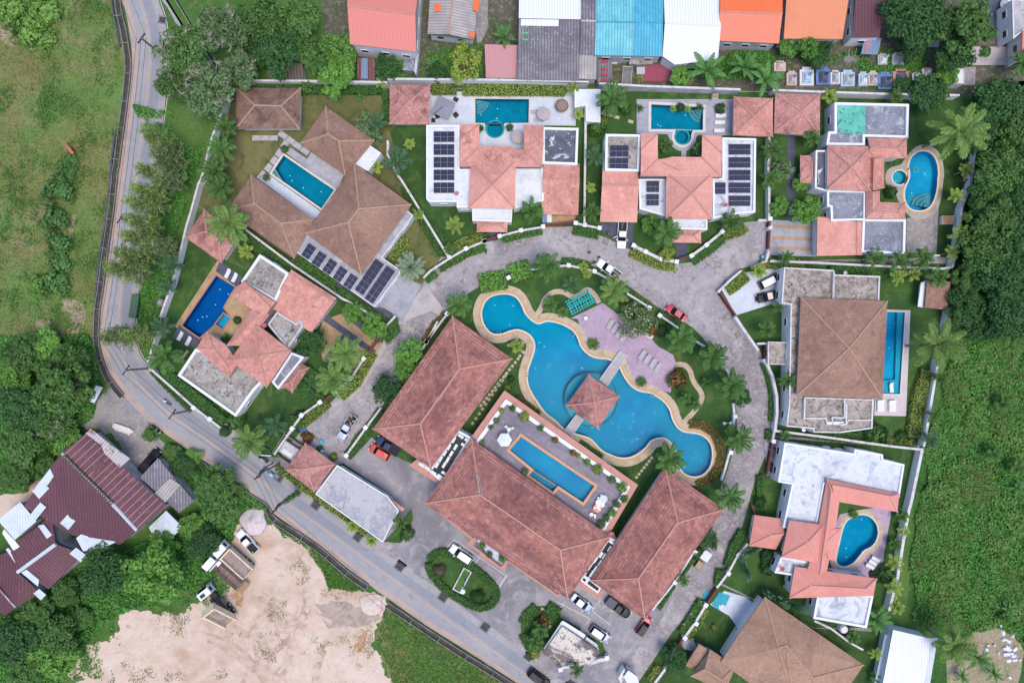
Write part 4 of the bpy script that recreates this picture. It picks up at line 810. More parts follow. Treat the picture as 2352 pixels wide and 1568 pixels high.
roof(e,{'a': (1989,438,4.7),'b': (2021,438,4.7),'c': (2021,464,4.7),'d': (2079,466,4.7),'f': (2079,503,4.7),'g': (1989,502,4.7),'r': (2005,440,5.8),'s': (2005,486,5.8),'t': (2062,486,5.7)},['a b r','b c s r','c d t s','d f t','f g s t','g a r s'],'a b c d f g',['c s','d t','f t','s t'],m_tpinks,m_ridge,ins=.5,win=True)
pyr(e,PL(1900,333.6,2002,336,2000.6,440,1899.5,436),(1956,384),5.2,8.2,m_tpinks)
hip(e,PL(1868,357,1867,422,1838,420,1838,357),PL(1865,378,1865,402),2.9,4.0,m_tpinks,m_ridge,wall=False)
roof(e,{'a': (1877.5,497,3.4),'b': (1909,499,3.4),'c': (1910,509,3.4),'d': (1981,509,3.4),'f': (1981,586,3.4),'g': (1876,588,3.4),'r': (1968,509,4.6),'s': (1968,586,4.6),'p': (1909,504,3.9)},['a b p s g','p c r s','d f s r'],'a b c d f g',['r s'],m_tpink,m_ridge,ins=.4)
# ---- big square brown roof villa
e = house('shingled_villa','villa with one big square brown shingled roof and a turquoise strip pool','villa',(1920,800))
flat(e,PL(1801,613.5,1916,620,1916,630,2022,634,2019,700,2008,914,2004,984,1931,994,1868,993,1868,985,1806,979,1812,930,1816,700,1795,697),4.6,m_rbeige,.28,.4,wm=m_wallw)
flat(e,q(23,395,645,975,665,968,845,770,845,740,885,585,875,575,830,390,830),4.9,m_rbeige,.25,.35,z0=4.0,win=False)
pyr(e,q(13,365,1155,1092,1185) + q(23,1052,663,328,635),q1(23,770,235),5.6,9.0,m_shin,m_ridgeb,z0=4.0,ins=1.2)
b = MB(); b.prism(WW(PL(1914,624,1918,624,1916,688,1912,688),4.9),4.1,4.9); b.build('roof_divider',m_wallg,e)
b = MB(); P = [(*W(p,5.3),5.25) for p in q(23,735,655,735,750,735,820,690,820,630,815,632,860)]; b.path(P,.12); P = [(*W(p,5.3),5.25) for p in q(23,735,710,752,710,748,870,700,880)]; b.path(P,.12); b.build('roof_pipe',m_ac,e)
for x in (610,650,700): ac_unit(W(q1(23,x,862),4.8),4.25,0,'white air conditioner on the brown roofed villa, by the white pipes','air conditioners beside the white roof pipes')
e = house('porch_canopy','small square concrete canopy over the gate of the big brown villa','canopy',(1787,810))
flat(e,q(23,90,180,265,185,262,375,88,372),3.0,m_rbeige,.2,.2,over=.2,wm=m_wallw)
e = house('garden_shed','small brown roofed shed at the east wall below the palms','shed',(2148,673))
roof(e,{'a': q1(13,1425,1015) + (3.2,),'b': q1(13,1622,1020) + (2.8,),'c': q1(13,1590,1258) + (2.8,),'d': q1(13,1405,1238) + (3.2,)},['a b c d'],'a b c d',[],m_shin,m_ridgeb,ins=.3)
b = MB(); b.prism(WW(q(13,1375,1030,1425,1010,1400,1240,1348,1230),2.6),2.4,2.6,bottom=True); b.build('side_canopy',m_wallw,e)
# ---- salmon roofed villa
e = house('salmon_villa','white villa with clean salmon roofs wrapped round a bean shaped pool','villa',(1920,1210))
flat(e,PL(1802,1016,1962,1041,1963,1031,2028,1043,2029,1055,2078,1066,2066,1142,1894,1112,1876,1215,1798,1212,1819,1112,1787,1107),4.6,m_rwhite,.35,.3,cm=m_wallw,wm=m_wallw)
flat(e,PL(1879,1358,2007,1366,1991,1442,1868,1420),4.4,m_rwhite,.45,.4,cm=m_wallw,wm=m_wallw)
flat(e,PL(1794,1278,1862,1290,1857,1327,1779,1315),4.2,m_rwhite,.4,.4,cm=m_wallw,wm=m_wallw)
hip(e,PL(1899.5,1098.6,2066,1134,2061,1175,1920,1151),PL(1912,1114,2045,1140),5.1,6.2,m_tclean,m_ridgep,ins=.5)
roof(e,{'a': (1899.5,1099,5.1),'b': (1928,1152,5.1),'c': (1920,1212,5.1),'d': (1899,1312,5.1),'f': (1852,1322,5.1),'g': (1880,1203,5.1),'r': (1910,1125,6.2),'s': (1899,1212,6.2),'t': (1884,1318,6.2)},['a b r','b c s r','c d t s','d f t','f g s t','g a r s'],'a b c d f g',['r s','s t','a r'],m_tclean,m_ridgep,ins=.5)
hip(e,PL(1826,1300,2014,1328,2006,1368,1813,1373),PL(1864,1345,1988,1352),4.9,6.1,m_tclean,m_ridgep,ins=.5,win=True)
roof(e,{'a': (1932,1212,4.9),'c': (1919,1287,4.9),'d': (1903,1284,5.6),'b': (1912,1215,5.6),'r': (1892,1250,6.0)},['b a r','a c r','c d r'],'b a c d',['a r','c r'],m_tclean,m_ridgep,wall=False)
hip(e,PL(1812.7,1194,1893,1205,1880,1292,1795,1279),[(1855,1246)],5.5,7.6,m_tclean,m_ridgep,z0=3)
roof(e,{'a': (1733,1182,3.3),'b': (1798,1191,3.3),'c': (1806,1222,3.4),'d': (1782,1261,3.3),'f': (1721,1253,3.3),'r': (1771,1229,4.7),'s': (1801,1225,4.7)},['f a r','a b s r','b c s','c d r s','d f r'],'a b c d f',['a r','f r','r s'],m_tclean,m_ridgep,win=True)
# ---- bottom brown villa
e = house('shingled_villa','big brown shingled villa cut off by the bottom edge of the photo','villa',(1800,1510))
roof(e,{'a': (1757,1370,4.6),'b': (1984,1526,4.6),'c': (1880,1680,4.6),'d': (1655,1520,4.6),'f': (1700,1450,4.6),'r': (1788,1487,7.6),'s': (1806,1481,7.8),'k': (1868,1555,7.6),'t': (1820,1600,7.2)},['a b k s r','b c k','c d t k','d f a r t','s k t','r s t'],'a b c d f',['a r','r s','s k','b k','c k','r t','s t'],m_shin2,m_ridgeb,ins=.8)
hip(e,q(32,1935,1290,2150,1420,2060,1640,1770,1510),q(32,1890,1450,2030,1540),4.0,5.6,m_shin2,m_ridgeb)
roof(e,{'a': (1605.6,1478,3.4),'b': (1630,1492,3.4),'c': (1622,1536,3.0),'d': (1600,1543,2.8),'f': (1574,1527,2.8),'r': (1600,1520,3.6)},['a b c r','c d r','d f r','f a r'],'a b c d f',[],m_shin2,m_ridgeb,wall=False)
for p in ((1590,1525),(1612,1490)): x,y = W(p,2); b = MB(); b.box((x,y,1.35),(.35,.35,2.7)); b.build('pillar',m_wallw,e)
# ---- white shed bottom right
e = house('metal_shed','white ribbed metal shed in the lower right corner','shed',(2080,1510))
roof(e,{'a': q1(33,1140,1120) + (4.2,),'b': q1(33,1460,1195) + (4.2,),'c': q1(33,1390,1640) + (4.2,),'d': q1(33,1040,1640) + (4.2,)},['a b c d'],'a b c d',[],m_cwhite,m_ridge,ins=.2,wm=m_cpale)
b = MB(); b.prism(WW(q(33,1075,1155,1105,1165,1020,1640,970,1640),2.6),2.4,2.6,bottom=True); b.prism(WW(q(33,1455,1190,1515,1190,1440,1640,1390,1640),3.3),3.1,3.3,bottom=True); b.build('side_canopy',m_cpale,e)
# ---- row of houses along the top
def shed(name,label,cat,V,faces,eave,lines,m,**k):
    c = cen([v[:2] for v in V.values()]); e = house(name,label,cat,c); roof(e,V,faces,eave,lines,m,k.pop('cap',m_ridge),**k); return e
e = shed('metal_roof_house','tall white house with pink metal roof and grimy gable at the top','house',{'a': (795,-45,6.4),'b': (965,-50,6.4),'r': (798,14,8.0),'s': (954,34,8.0),'c': (956,120,6.2),'d': (804,102,6.2)},['a b s r','r s c d'],'a b c d',['r s'],m_cpink,ins=.25,wm=m_wall,win=True)
b = MB(); P = WW(q(1,1480,430,1500,460,1480,635,1460,600),3); b.prism(P,0,3.0); b.build('water_tank_stand',m_wallg,e)
b = MB(); P = WW(q(1,1385,450,1480,450,1460,600,1365,590),2.0); b.prism(P,0,2.0); b.build('lean_to',m_rgrey,e)
e = shed('corrugated_house','small house with two slope pale fibre cement roof beside the pink metal house','house',{'a': (991,-60,3.6),'b': (1103,-60,3.4),'r': (1046,-60,4.6),'s': (1031,79,4.6),'c': (1088.6,91.6,3.4),'d': (982,78,3.6)},['a r s d','r b c s'],'a b c s d',['r s'],m_cgreyl,ins=.4,wm=m_wall,win=True)
for pl,m in ((q(1,1640,35,1688,35,1685,97,1632,97),m_corange),(q(1,1925,270,1975,275,1970,320,1920,310),m_corange),(q(1,1965,0,2010,0,2000,105,1955,85),m_corange)): b = MB(); b.prism(WW(pl,4.2),4.16,4.22); b.build('orange_sheet',m,e)
e = shed('lean_to','low dusty pink sheet roof between fruit tree and grey warehouse','lean-to',{'a': (1113,102,2.8),'b': (1189,104,2.8),'c': (1187,180,2.3),'d': (1116,180,2.3)},['a b c d'],'a b c d',[],corr('dusty_pink_sheet','c9959a','b37f86',.45,.25),ins=.2)
wh = house('warehouse','long corrugated warehouse with dark grey lower roof and white upper roof','warehouse',(1260,80))
roof(wh,{'a': q1(2,328,160) + (4.6,),'b': q1(2,848,168) + (4.6,),'c': q1(2,830,675) + (3.6,),'d': q1(2,310,665) + (3.6,)},['a b c d'],'a b c d',[],m_cgrey,m_ridge,ins=.3)
roof(wh,{'a': (1193,-70,4.0),'b': (1336,-70,4.0),'c': q1(2,850,165) + (4.75,),'d': q1(2,326,155) + (4.75,)},['a b c d'],'a b c d',[],m_cwhite,m_ridge,ins=.3)
b = MB(); b.prism(WW(q(2,345,160,662,166,660,222,343,216),4.7),4.62,4.68); b.build('white_sheet',m_cwhite,wh)
for x,y,w_ in ((345,218,20),(390,220,20),(480,222,20),(345,275,65),(545,278,20),(748,285,20),(365,330,40),(433,330,18),(478,330,18)): b = MB(); b.prism(WW(q(2,x,y,x+w_,y,x+w_,y+13,x,y+13),4.4),4.4,4.52); b.build('green_skylight',corr('green_skylight','5cc080','4aa86c',.5,.3) if 'green_skylight' not in MATS else MATS['green_skylight'],wh)
e = shed('corrugated_bay','narrow dark corrugated bay between grey warehouse and turquoise roof','shed',{'a': (1336,-70,4.6),'b': (1369,-70,4.6),'r': (1335,48,5.1),'s': (1369,49,5.1),'c': (1367,126,4.3),'d': (1332,124,4.3)},['a b s r','r s c d'],'a b c d',['r s'],m_cgrey,cap=m_wallg,ins=.2)
e = shed('corrugated_bay','low pale corrugated roof touching the north wall below the dark bay','shed',{'a': (1332,124,3.4),'b': (1371,126,3.4),'c': (1370,183,2.8),'d': (1321,181,2.8)},['a b c d'],'a b c d',[],m_cgreyl,ins=.2)
e = shed('turquoise_warehouse','warehouse with patched turquoise corrugated roof','warehouse',{'a': (1369,-70,4.4),'b': (1525,-70,4.4),'r': (1369,50,5.2),'s': (1523,53,5.2),'c': (1521,130,4.4),'d': (1366,127,4.4)},['a b s r','r s c d'],'a b c d',['r s'],m_cturq,cap=m_cturq2,ins=.3,wm=m_wallg,win=True)
b = MB(); D = [(*W(p,z),z + .05) for p,z in (((1457,50.5),5.2),((1522,53),5.2),((1520,129),4.42),((1453,128.5),4.42))]; b.face(D); D2 = [(*W(p,z),z + .05) for p,z in (((1455,-60),4.46),((1524,-60),4.46),((1522,53),5.2),((1457,50.5),5.2))]; b.face(D2); b.build('newer_blue_sheets',m_cturq2,e)
e = shed('white_metal_house','house with smooth white metal roof between turquoise and orange roofs','house',{'a': (1523,-70,4.6),'b': (1651,-70,4.6),'r': (1527,54,5.6),'s': (1656,60,5.6),'c': (1649,137,4.3),'m': (1550,149,4.2),'d': (1522,130,4.4)},['a b s r','r s c m d'],'a b c m d',['r s'],m_cwhite,cap=m_cwhite,ins=.3,win=True)
e = shed('orange_roof_house','house with bright orange ribbed metal roof at the top','house',{'a': (1654,-70,5.0),'b': (1800,-70,5.0),'r': (1654,27,5.9),'s': (1797,33,5.9),'c': (1789,100,4.9),'d': (1652,94,4.9)},['a b s r','r s c d'],'a b c d',['r s'],m_csal,ins=.4,wm=m_wallg,win=True)
b = MB(); b.face([(*W((1654,-69),5.06),5.06),(*W((1800,-69),5.06),5.06),(*W((1797,33),5.96),5.96),(*W((1654,27),5.96),5.96)][::-1]); b.build('orange_slope',m_corange,e)
e = shed('light_orange_house','house with broad light orange single slope roof, right of the bright orange one','house',{'a': (1811,-70,5.4),'b': (1960,-70,5.4),'c': (1935,90,4.8),'d': (1800,89,4.8)},['a b c d'],'a b c d',[],m_clor,ins=.3,wm=m_wallg,win=True)
e = shed('rusty_house','white walled house with rusty maroon corrugated roof beside the dark tree','house',{'a': (1968,-60,4.8),'b': (2045,-50,4.8),'c': (2020,86,4.2),'d': (1958,87,4.2)},['a b c d'],'a b c d',[],m_cmar,ins=.1,wm=m_wall,win=True)
b = MB(); P = WW(q(3,905,315,1045,320,1010,460,870,455),2.6); b.prism(P,2.5,2.6,bottom=True); b.build('blue_lean_to',m_cblue,e); b = MB(); b.prism(WW(q(3,925,320,945,320,915,455,905,455),2.66),2.61,2.66); b.build('orange_sheet',m_corange,e)
e = shed('striped_lean_to','red and grey striped sheet roof by the north wall beside the small garden plots','lean-to',{'a': q1(2,985,500) + (2.6,),'b': q1(2,1110,510) + (2.6,),'c': q1(2,1105,665) + (2.2,),'d': q1(2,985,690) + (2.2,)},['a b c d'],'a b c d',[],m_cgrey,ins=.15)
for y in (505,570,615,660): b = MB(); b.prism(WW(q(2,1020,y,1075,y,1075,y+22,1020,y+22),2.7),2.62,2.68); b.build('red_sheet',m_stripe,e)
e = house('terrace_house','grey house with paved yard and pink wall at the top right edge','house',(2345,60))
flat(e,q(3,2140,0,2300,0,2300,480,2240,480,2235,260,2150,330),4.5,m_rcon,.3,.3)
b = MB(); b.prism(WW(q(3,2230,255,2300,255,2300,490,2220,470),4.9),4.6,4.9,bottom=True); b.build('pink_canopy',m_cpink,e)
pave('pavement',q(3,1920,0,2145,0,2140,320,1900,320),m_slate,.1); pave('pavement',q(3,1880,320,2140,320,2140,372,1840,372),M('mauve_brick','8d7078',L=[('n',.8,'7a5f68',.45,.65)]),.11)
pave('pavement',q(3,1290,330,1530,330,1520,400,1290,400),m_concl,.12); pave('pavement',q(3,1780,395,2150,395,2150,550,1730,550),m_concl,.13); pave('pavement',q(3,1735,565,1830,565,1825,720,1730,720),m_conc,.14)
e = house('white_roof_hut','white roofed hut behind the round green tree near the north east corner','hut',(2186,175)); flat(e,q(3,1650,580,1740,575,1740,705,1655,700),2.6,m_rclean,.15,.1)
e = house('corrugated_hut','old brown corrugated hut half hidden under the trees at the north wall','hut',(640,165))
roof(e,{'a': q1(1,240,520) + (2.6,),'b': q1(1,520,530) + (2.6,),'c': q1(1,540,655) + (2.2,),'d': q1(1,235,655) + (2.2,)},['a b c d'],'a b c d',[],corr('old_brown_sheet','6f6560','4c4542',.6,.45,[('n',.5,'85685c',.55,.68)]),m_ridge,ins=.2)
e = house('rusty_hut','small dark red tin hut with one blue sheet below the pink metal house','hut',(845,160)); roof(e,{'a': q1(1,985,490) + (2.5,),'b': q1(1,1130,490) + (2.5,),'c': q1(1,1130,665) + (2.3,),'d': q1(1,985,665) + (2.3,)},['a b c d'],'a b c d',[],m_crust,m_ridge,ins=.2)
b = MB(); b.prism(WW(q(1,1022,490,1072,490,1072,662,1018,662),2.55),2.5,2.56); b.build('blue_sheet',m_cblue,e)
e = house('pool_pump_house','white flat topped utility block between the two gardens at the north wall','building',(1348,240)); flat(e,q(2,795,750,1012,750,1012,1028,890,1020,888,885,795,905),2.6,m_rclean,.25,.12,wm=m_wallw,cm=m_wallw,win=False)
# ---- maroon workshops, lower left
e = house('corrugated_workshop','large maroon corrugated workshop with tyres along its ridge','workshop',(200,1130))
WV = {'a': (197,995,4.8),'b': (382,1162,4.8),'r': (142,1041,6.0),'s': (314,1217,6.0),'c': (276,1250,4.9),'d': (165,1228,4.6),'f': (55,1164,4.6),'g': (112,1076,5.2)}
roof(e,WV,['a b s r'],'a b s r',['r s'],m_cmarw,m_wallg,ins=.3,wm=m_wallg)
roof(e,WV,['r s c d','r d f g'],'r s c d f g',[],m_cmar,m_wallg,ins=.3,wm=m_wallg)
def patch(e,nm,pl,z,m):
    b = MB(R(-48)); D = WW(pl,z[0]); Z = z if len(z) == len(pl) else [z[0]] * len(pl); b.face([(*W(p,zz),zz + .06) for p,zz in zip(pl,Z)]); b.face([(*W(p,zz),zz + .02) for p,zz in zip(pl,Z)][::-1]); b.build(nm,m,e)
patch(e,'pale_sheet',q(20,720,950,765,910,950,1060,1095,1160,1010,1240,880,1120,850,1050),(4.9,4.78,4.78,4.78,5.15,5.15,5.05),m_crs)
patch(e,'pale_sheet',q(20,430,1235,475,1275,370,1430,270,1440),(5.2,5.2,5.0,4.9),m_cpale)
patch(e,'pale_sheet',q(20,270,1430,370,1370,415,1410,330,1500),(4.95,5.1,5.15,5.0),m_cpale)
patch(e,'pale_sheet',q(30,600,118,660,175,575,280,505,225),(4.9,4.95,4.75,4.7),m_cpale)
patch(e,'pale_sheet',q(30,340,50,390,90,300,200,258,150),(4.9,5.0,4.7,4.65),m_cpale)
patch(e,'pale_sheet',q(30,860,265,970,385,850,440,750,350),(4.95,4.92,4.7,4.7),m_cpale)
patch(e,'pale_sheet',q(30,640,350,700,305,860,430,700,460),(4.72,4.75,4.72,4.65),m_cpale)
patch(e,'rusty_strip',q(20,860,1190,890,1215,800,1280,770,1260),(5.3,5.35,5.75,5.7),m_crust)
b = MB()
for i in range(22):
    k = i / 5.5; st = 0 if i < 11 else 1
    for j in range(5): pa = (2 * i) % 44; a_ = q1(20,545 + (930 - 545) * i / 21,1150 + (1530 - 1150) * i / 21); x,y = W(a_,6.1); t0,t1 = 2 * math.pi * j / 5,2 * math.pi * (j + 1) / 5; b.tube((x + .38 * math.cos(t0),y + .38 * math.sin(t0),6.25),(x + .38 * math.cos(t1),y + .38 * math.sin(t1),6.25),.14)
b.build('ridge_tyres',M('old_tyre','5d5552',L=[('n',2,'8a7a70',.5,.7)]),e)
b = MB(); P = [(*W(p,6.0),5.9) for p in q(20,520,1120,930,1530)] + [(*W(q1(30,1150,285),6.0),6.05)]; b.path(P,.28,5); b.build('ridge_sheet',m_cpale,e)
e = house('corrugated_workshop','second maroon workshop with a white taped ridge, below the largest one','workshop',(90,1290))
roof(e,{'a': (20,1258,4.2),'b': (118,1184,4.2),'r': (44,1311,5.2),'s': (128,1249,5.2),'c': (192,1272,4.2),'d': (112,1352,4.2)},['a b s r','r s c d'],'a b s c d r',['r s'],m_cmar,m_cpale,ins=.3,wm=m_wallg)
b = MB(); P = [(*W(p,5.2),5.26) for p in q(30,150,635,470,400)]; b.path(P,.35,5); b.build('ridge_sheet',m_cpale,e)
patch(e,'pale_sheet',q(30,640,430,728,495,680,552,585,480),(4.6,4.3,4.3,4.75),m_cpale)
patch(e,'pale_sheet',q(30,225,615,330,700,320,755,180,640),(5.1,4.8,4.7,5.1),m_cpale)
patch(e,'pale_sheet',q(30,370,235,440,325,395,355,320,245),(4.6,4.9,4.9,4.5),m_cpale)
e = house('corrugated_workshop','third maroon workshop at the left edge with rusty ridge strip','workshop',(30,1350))
roof(e,{'a': (-40,1290,3.8),'b': (30,1262,3.8),'r': (-30,1320,4.6),'s': (36,1394,4.6),'c': (94,1362,3.8),'d': (12,1414,3.8),'f': (-60,1360,3.8),'g': (44,1316,4.2)},['a b g s r','g c s','r s d f'],'a b g c s d f',['r s'],m_cmar,m_crs,ins=.3,wm=m_wallg)
patch(e,'pale_sheet',q(30,330,775,388,825,345,872,283,815),(4.0,3.95,3.95,4.05),m_cpale)
patch(e,'pale_sheet',q(30,70,430,155,530,130,560,50,445),(4.3,4.35,4.3,4.1),m_cpale)
e = house('white_sheet_roof','square pale sheet roof with a slanting wire at the far left of the workshops','shed',(40,1200)); roof(e,{'a': q1(30,170,45) + (4.6,),'b': q1(30,305,210) + (4.4,),'c': q1(30,125,365) + (4.6,),'d': q1(30,-20,200) + (4.6,)},['a b c d'],'a b c d',[],m_cpale,m_ridge,ins=.2,wm=m_wallg)
patch(e,'pale_sheet',q(30,35,275,130,375,220,490,160,525,20,310),(4.4,4.4,4.3,4.3,4.4),m_cwhite)
e = house('corrugated_shed','grey corrugated shed leaning on the maroon workshop near the road','shed',(380,1115))
roof(e,{'a': q1(20,1330,1155) + (4.0,),'b': q1(20,1455,1315) + (3.8,),'c': q1(30,1630,40) + (3.6,),'d': q1(30,1505,140) + (3.6,),'f': q1(20,1175,1320) + (4.0,)},['a b c d f'],'a b c d f',[],m_cgrey,m_ridge,ins=.3,wm=m_wallg)
b = MB(R(-40)); b.face([(*W(p,4),4.06) for p in q(20,1430,1325,1520,1385,1380,1540,1290,1460)][::-1]); b.build('pale_sheet',m_cgreyl,e)
e = house('canopy_tent','blue and white folded canopy between workshop and trees','canopy',(385,1215))
roof(e,{'a': q1(30,1395,120) + (2.6,),'b': q1(30,1535,260) + (2.6,),'c': q1(30,1440,350) + (2.4,),'d': q1(30,1290,340) + (2.4,),'f': q1(30,1250,260) + (2.5,),'r': q1(30,1380,250) + (3.1,)},['a b r','b c r','c d r','d f r','f a r'],'a b c d f',[],m_cpale,m_ridge,wall=False,fas=m_cturq2)
for p in q(30,1400,150,1510,260,1430,330,1300,320): x,y = W(p,2); b = MB(); b.tube((x,y,0),(x,y,2.5),.05); b.build('post',m_alu,e)
# ================================================================ WALLS AND GATES
def wall(pl,z,label,th=.28,m=None,posts=(),cm=None,name='garden_wall',cat='wall',group=None,post=(.62,.5)):
    P = WW(pl,z); e = E(name,label,cat,P[0],0,group=group); b = MB(); b.prism(strip(P,th),0,z - .1,top=False); b.build('wall_body',m or m_wallw,e)
    b = MB(); b.prism(strip(P,th + .1),z - .1,z,bottom=True); b.build('coping',cm or m_cap,e)
    for p in posts:
        x,y = W(p,z); b = MB(); i = min(range(len(P) - 1),key=lambda k: abs(math.dist(P[k],(x,y)) + math.dist((x,y),P[k + 1]) - math.dist(P[k],P[k + 1])))
        rz = math.atan2(P[i + 1][1] - P[i][1],P[i + 1][0] - P[i][0]); b.box((x,y,z / 2 + .12),(post[0],post[0],z + .24),rz); b.box((x,y,z + .3),(post[0] + .16,post[0] + .16,.12),rz); b.build('pillar',m_wallw,e)
    return e
wall(q(1,-10,676,560,680,1238,692),2.3,'long white north wall behind the dry lawn of the shingled villa',.3)
wall(q(1,1236,662,1800,668,2240,672) + q(2,910,690,905,700),2.9,'tall white north wall behind the second villa pool and yellow hedge',.3)
wall(q(2,1000,700,1360,722,2190,752),2.7,'dirty white north wall with little planter holes behind the third villa pool',.3,m=m_wallg)
wall(q(3,130,756,540,772),2.6,'short white north wall segment above the mossy gazebo',.3)
wall(q(3,545,770,680,776,1100,790,1700,800),2.7,'white north wall beneath the row of tombs',.3)
wall(q(0,1895,845,1845,990,1785,1140),2.4,'slanting white wall section under the big grey branched tree',.3)
wall(q(0,1785,1140,1740,1300,1690,1500) + q(10,1665,200,1600,440,1560,570),2.2,'white west wall behind the row of palms',.3,cm=m_cap)
wall(q(10,1560,570,1530,700,1500,830,1440,1050,1375,1230,1345,1320),2.0,'vine covered white west wall beside the royal blue pool garden',.3)
wall(q(20,1345,60,1290,190,1240,360),1.8,'short white wall beside the curved kerb at the west palm corner',.3)
wall(q(20,1250,398,1390,520,1630,735,1850,905),1.8,'broken white roadside wall overgrown by the bright hedge',.3,posts=q(20,1630,735,1765,830))
wall(q(20,2160,1140,2240,1200) + q(21,130,1130,260,1140),1.6,'short low wall by the power pole corner',.25,m=m_wallg)
wall(q(21,1040,322,930,490,800,605),1.5,'low stained wall beside the coconut palms of the pink villa',.26,posts=q(21,1040,322,930,485,800,605),cm=m_cap)
wall(q(21,680,685,520,795,440,905,285,1130),1.6,'low stained wall below the round lawn of the pink villa',.3,posts=q(21,675,688,520,797,440,908))
wall(q(11,50,588,440,880,860,1165,905,1185),2.0,'long grey white wall between the pink and the shingled villa',.3,m=m_wallg)
wall(q(11,905,1185,1120,1310,1215,1405,1305,1310),1.8,'white wall returning to the street beside the two round bushes',.3)
wall(q(1,1240,1180,1240,1300,1330,1480) + q(11,1350,160,1450,320,1560,500,1700,730,1760,825),2.0,'straight white wall running diagonally past the fan palm lawn',.32)
S1 = q(11,1540,990,1600,930,1760,825,1900,745,2055,682)
wall(S1,1.4,'curved low white street wall below the fan palm lawn',.3,posts=q(11,1760,818,1900,745,2055,685))
wall(q(12,20,685,40,680),1.4,'very short white street wall end at the dark porch path',.3,posts=q(12,38,682))
wall(q(12,160,640,345,592,530,562),1.4,'low white street wall below the first street villa palm',.3,posts=q(12,165,640,345,592,530,560))
wall(q(12,800,530,880,548,1005,572),1.4,'low white street wall left of the pickup driveway',.3,posts=q(12,803,530,878,546,1003,572))
wall(q(12,1290,718,1390,770,1520,832,1652,855),1.3,'white street wall with open slots right of the pickup driveway',.5,posts=q(12,1290,718,1390,770,1520,832,1650,855))
wall(q(12,1775,805,1900,715,2035,602),1.3,'white street wall with open slots right of the entrance path',.4,posts=q(12,1775,805,1900,715,2033,602))
wall(q(12,2195,930,2100,1010,2000,1110),1.5,'slanting white street wall left of the two car driveway',.3,cm=m_cap)
wall(q(12,2145,1315,2200,1400,2250,1470) + q(23,10,255),1.8,'white street wall below the two car driveway',.4)
wall(q(23,55,330,85,370,130,470,165,640,168,780,150,935),2.1,'curved thick white wall in front of the square brown roofed villa',.42)
wall(q(23,0,198,90,195),2.0,'small white wall beside the brown gate of the square brown villa',.3)
wall(q(23,145,935,130,1015),1.8,'short white wall with a square pillar above the long brown gate',.3,posts=q(23,135,1015))
wall(q(2,888,890,886,1250,880,1568) + q(12,880,300,878,545),2.0,'straight white wall between the two middle street villas',.3)
wall(q(3,100,1150,90,1568) + q(13,100,180,100,490),2.0,'straight white wall left of the round tree garden',.3,posts=q(13,105,495))
wall(q(13,10,505,80,505),1.6,'short white wall above the slatted gate',.3)
wall(q(13,95,570,130,565),1.6,'stub of white wall left of the striped drive',.5)
wall(q(13,100,760,75,850,0,880),1.6,'white wall corner beside the blue bin',.4)
wall(q(13,110,848,500,862,930,885,1560,912,1640,900),2.0,'long white wall between kidney pool villa and brown roofed villa',.3)
wall(q(13,1480,800,1535,803),1.8,'short white wall piece at the palms south of the grey court',.25)
wall(q(23,152,930,600,985,1130,1060,1395,1088),2.0,'long white wall between square brown villa and salmon villa',.32)
wall(q(3,1830,1200,1815,1400,1790,1568) + q(13,1720,400,1690,700,1640,900),2.2,'white east wall hidden by yellow palms near the kidney pool',.35)
wall(q(13,1620,1260,1565,1500) + q(23,1580,50,1565,130),2.2,'white east wall piece below the brown shed',.4)
wall(q(23,1525,330,1490,520,1420,950,1400,1060),2.2,'white east wall with leaning palms beside the turquoise pool',.4)
wall(q(23,1385,1095,1300,1500) + q(33,1270,140,1235,330,1180,680,1110,960),2.2,'long white east wall of the salmon villa with dark stripe',.45)
wall(q(33,480,1045,620,1110,780,1230,890,1290),1.8,'narrow grey wall between salmon villa and bottom brown villa',.25,m=m_wallg)
wall(q(32,2250,400,2170,490,2085,645,1990,770),1.4,'white street wall beside the traveller palms',.3,posts=q(32,2170,490,2085,645))
wall(q(32,1900,910,1810,1060,1715,1190),1.4,'white street wall along the round flower bed garden',.35,posts=q(32,1895,910,1815,1065,1720,1185))
wall(q(32,1640,1320,1550,1460,1470,1568),1.4,'white street wall below the dark round tree at the bottom',.35,posts=q(32,1640,1310))
wall(q(12,200,1005,240,988,430,920,600,895,740,885,870,910,960,935,1080,1000),1.2,'curved low club garden wall under the shrubs along the street',.28,posts=q(12,240,988,743,885,960,935),cm=m_cap)
wall(q(12,1235,1120,1420,1235),1.2,'low club garden wall above the white flowering tree',.28,posts=q(12,1420,1240))
wall(q(12,1505,1300,1670,1412),1.2,'low club garden wall beside the red car',.28,posts=q(12,1508,1305))
wall(q(22,1815,175,1890,222),1.2,'very short club wall between two coconut palms near the red car',.28)
wall(q(22,2045,380,2100,455),1.2,'short white club wall in the bend behind the palms',.28)
wall(q(22,2130,700,2140,810,2125,915),1.2,'short white club wall beside the spotlight bed',.32,posts=q(22,2140,808))
wall(q(22,2110,1065,2060,1250,2030,1345),1.2,'low white club wall along the red flower border',.3,posts=q(22,2105,1110))
wall(q(11,1765,1262,1700,1345,1555,1540),1.2,'stained club wall left of the clubhouse hall with red flowers',.3,posts=q(11,1740,1290,1565,1525))
wall(q(21,1660,10,1570,182,1530,245),1.2,'stained club wall above the dark round bushes',.3,posts=q(21,1568,182))
wall(q(21,1185,735,1060,900,890,1138),1.2,'stained wall between the narrow lane and the hedge at the car park',.3,posts=q(21,1058,900,895,1135))
wall(q(32,1800,465,1640,715,1450,955),1.2,'narrow broken white wall along the right clubhouse hall',.26,posts=q(32,1805,465,1637,718),m=m_wallg)
wall(q(32,670,1445,745,1430,870,1400),1.3,'white wall in front of the spotted gatehouse',.4,posts=q(32,675,1450))
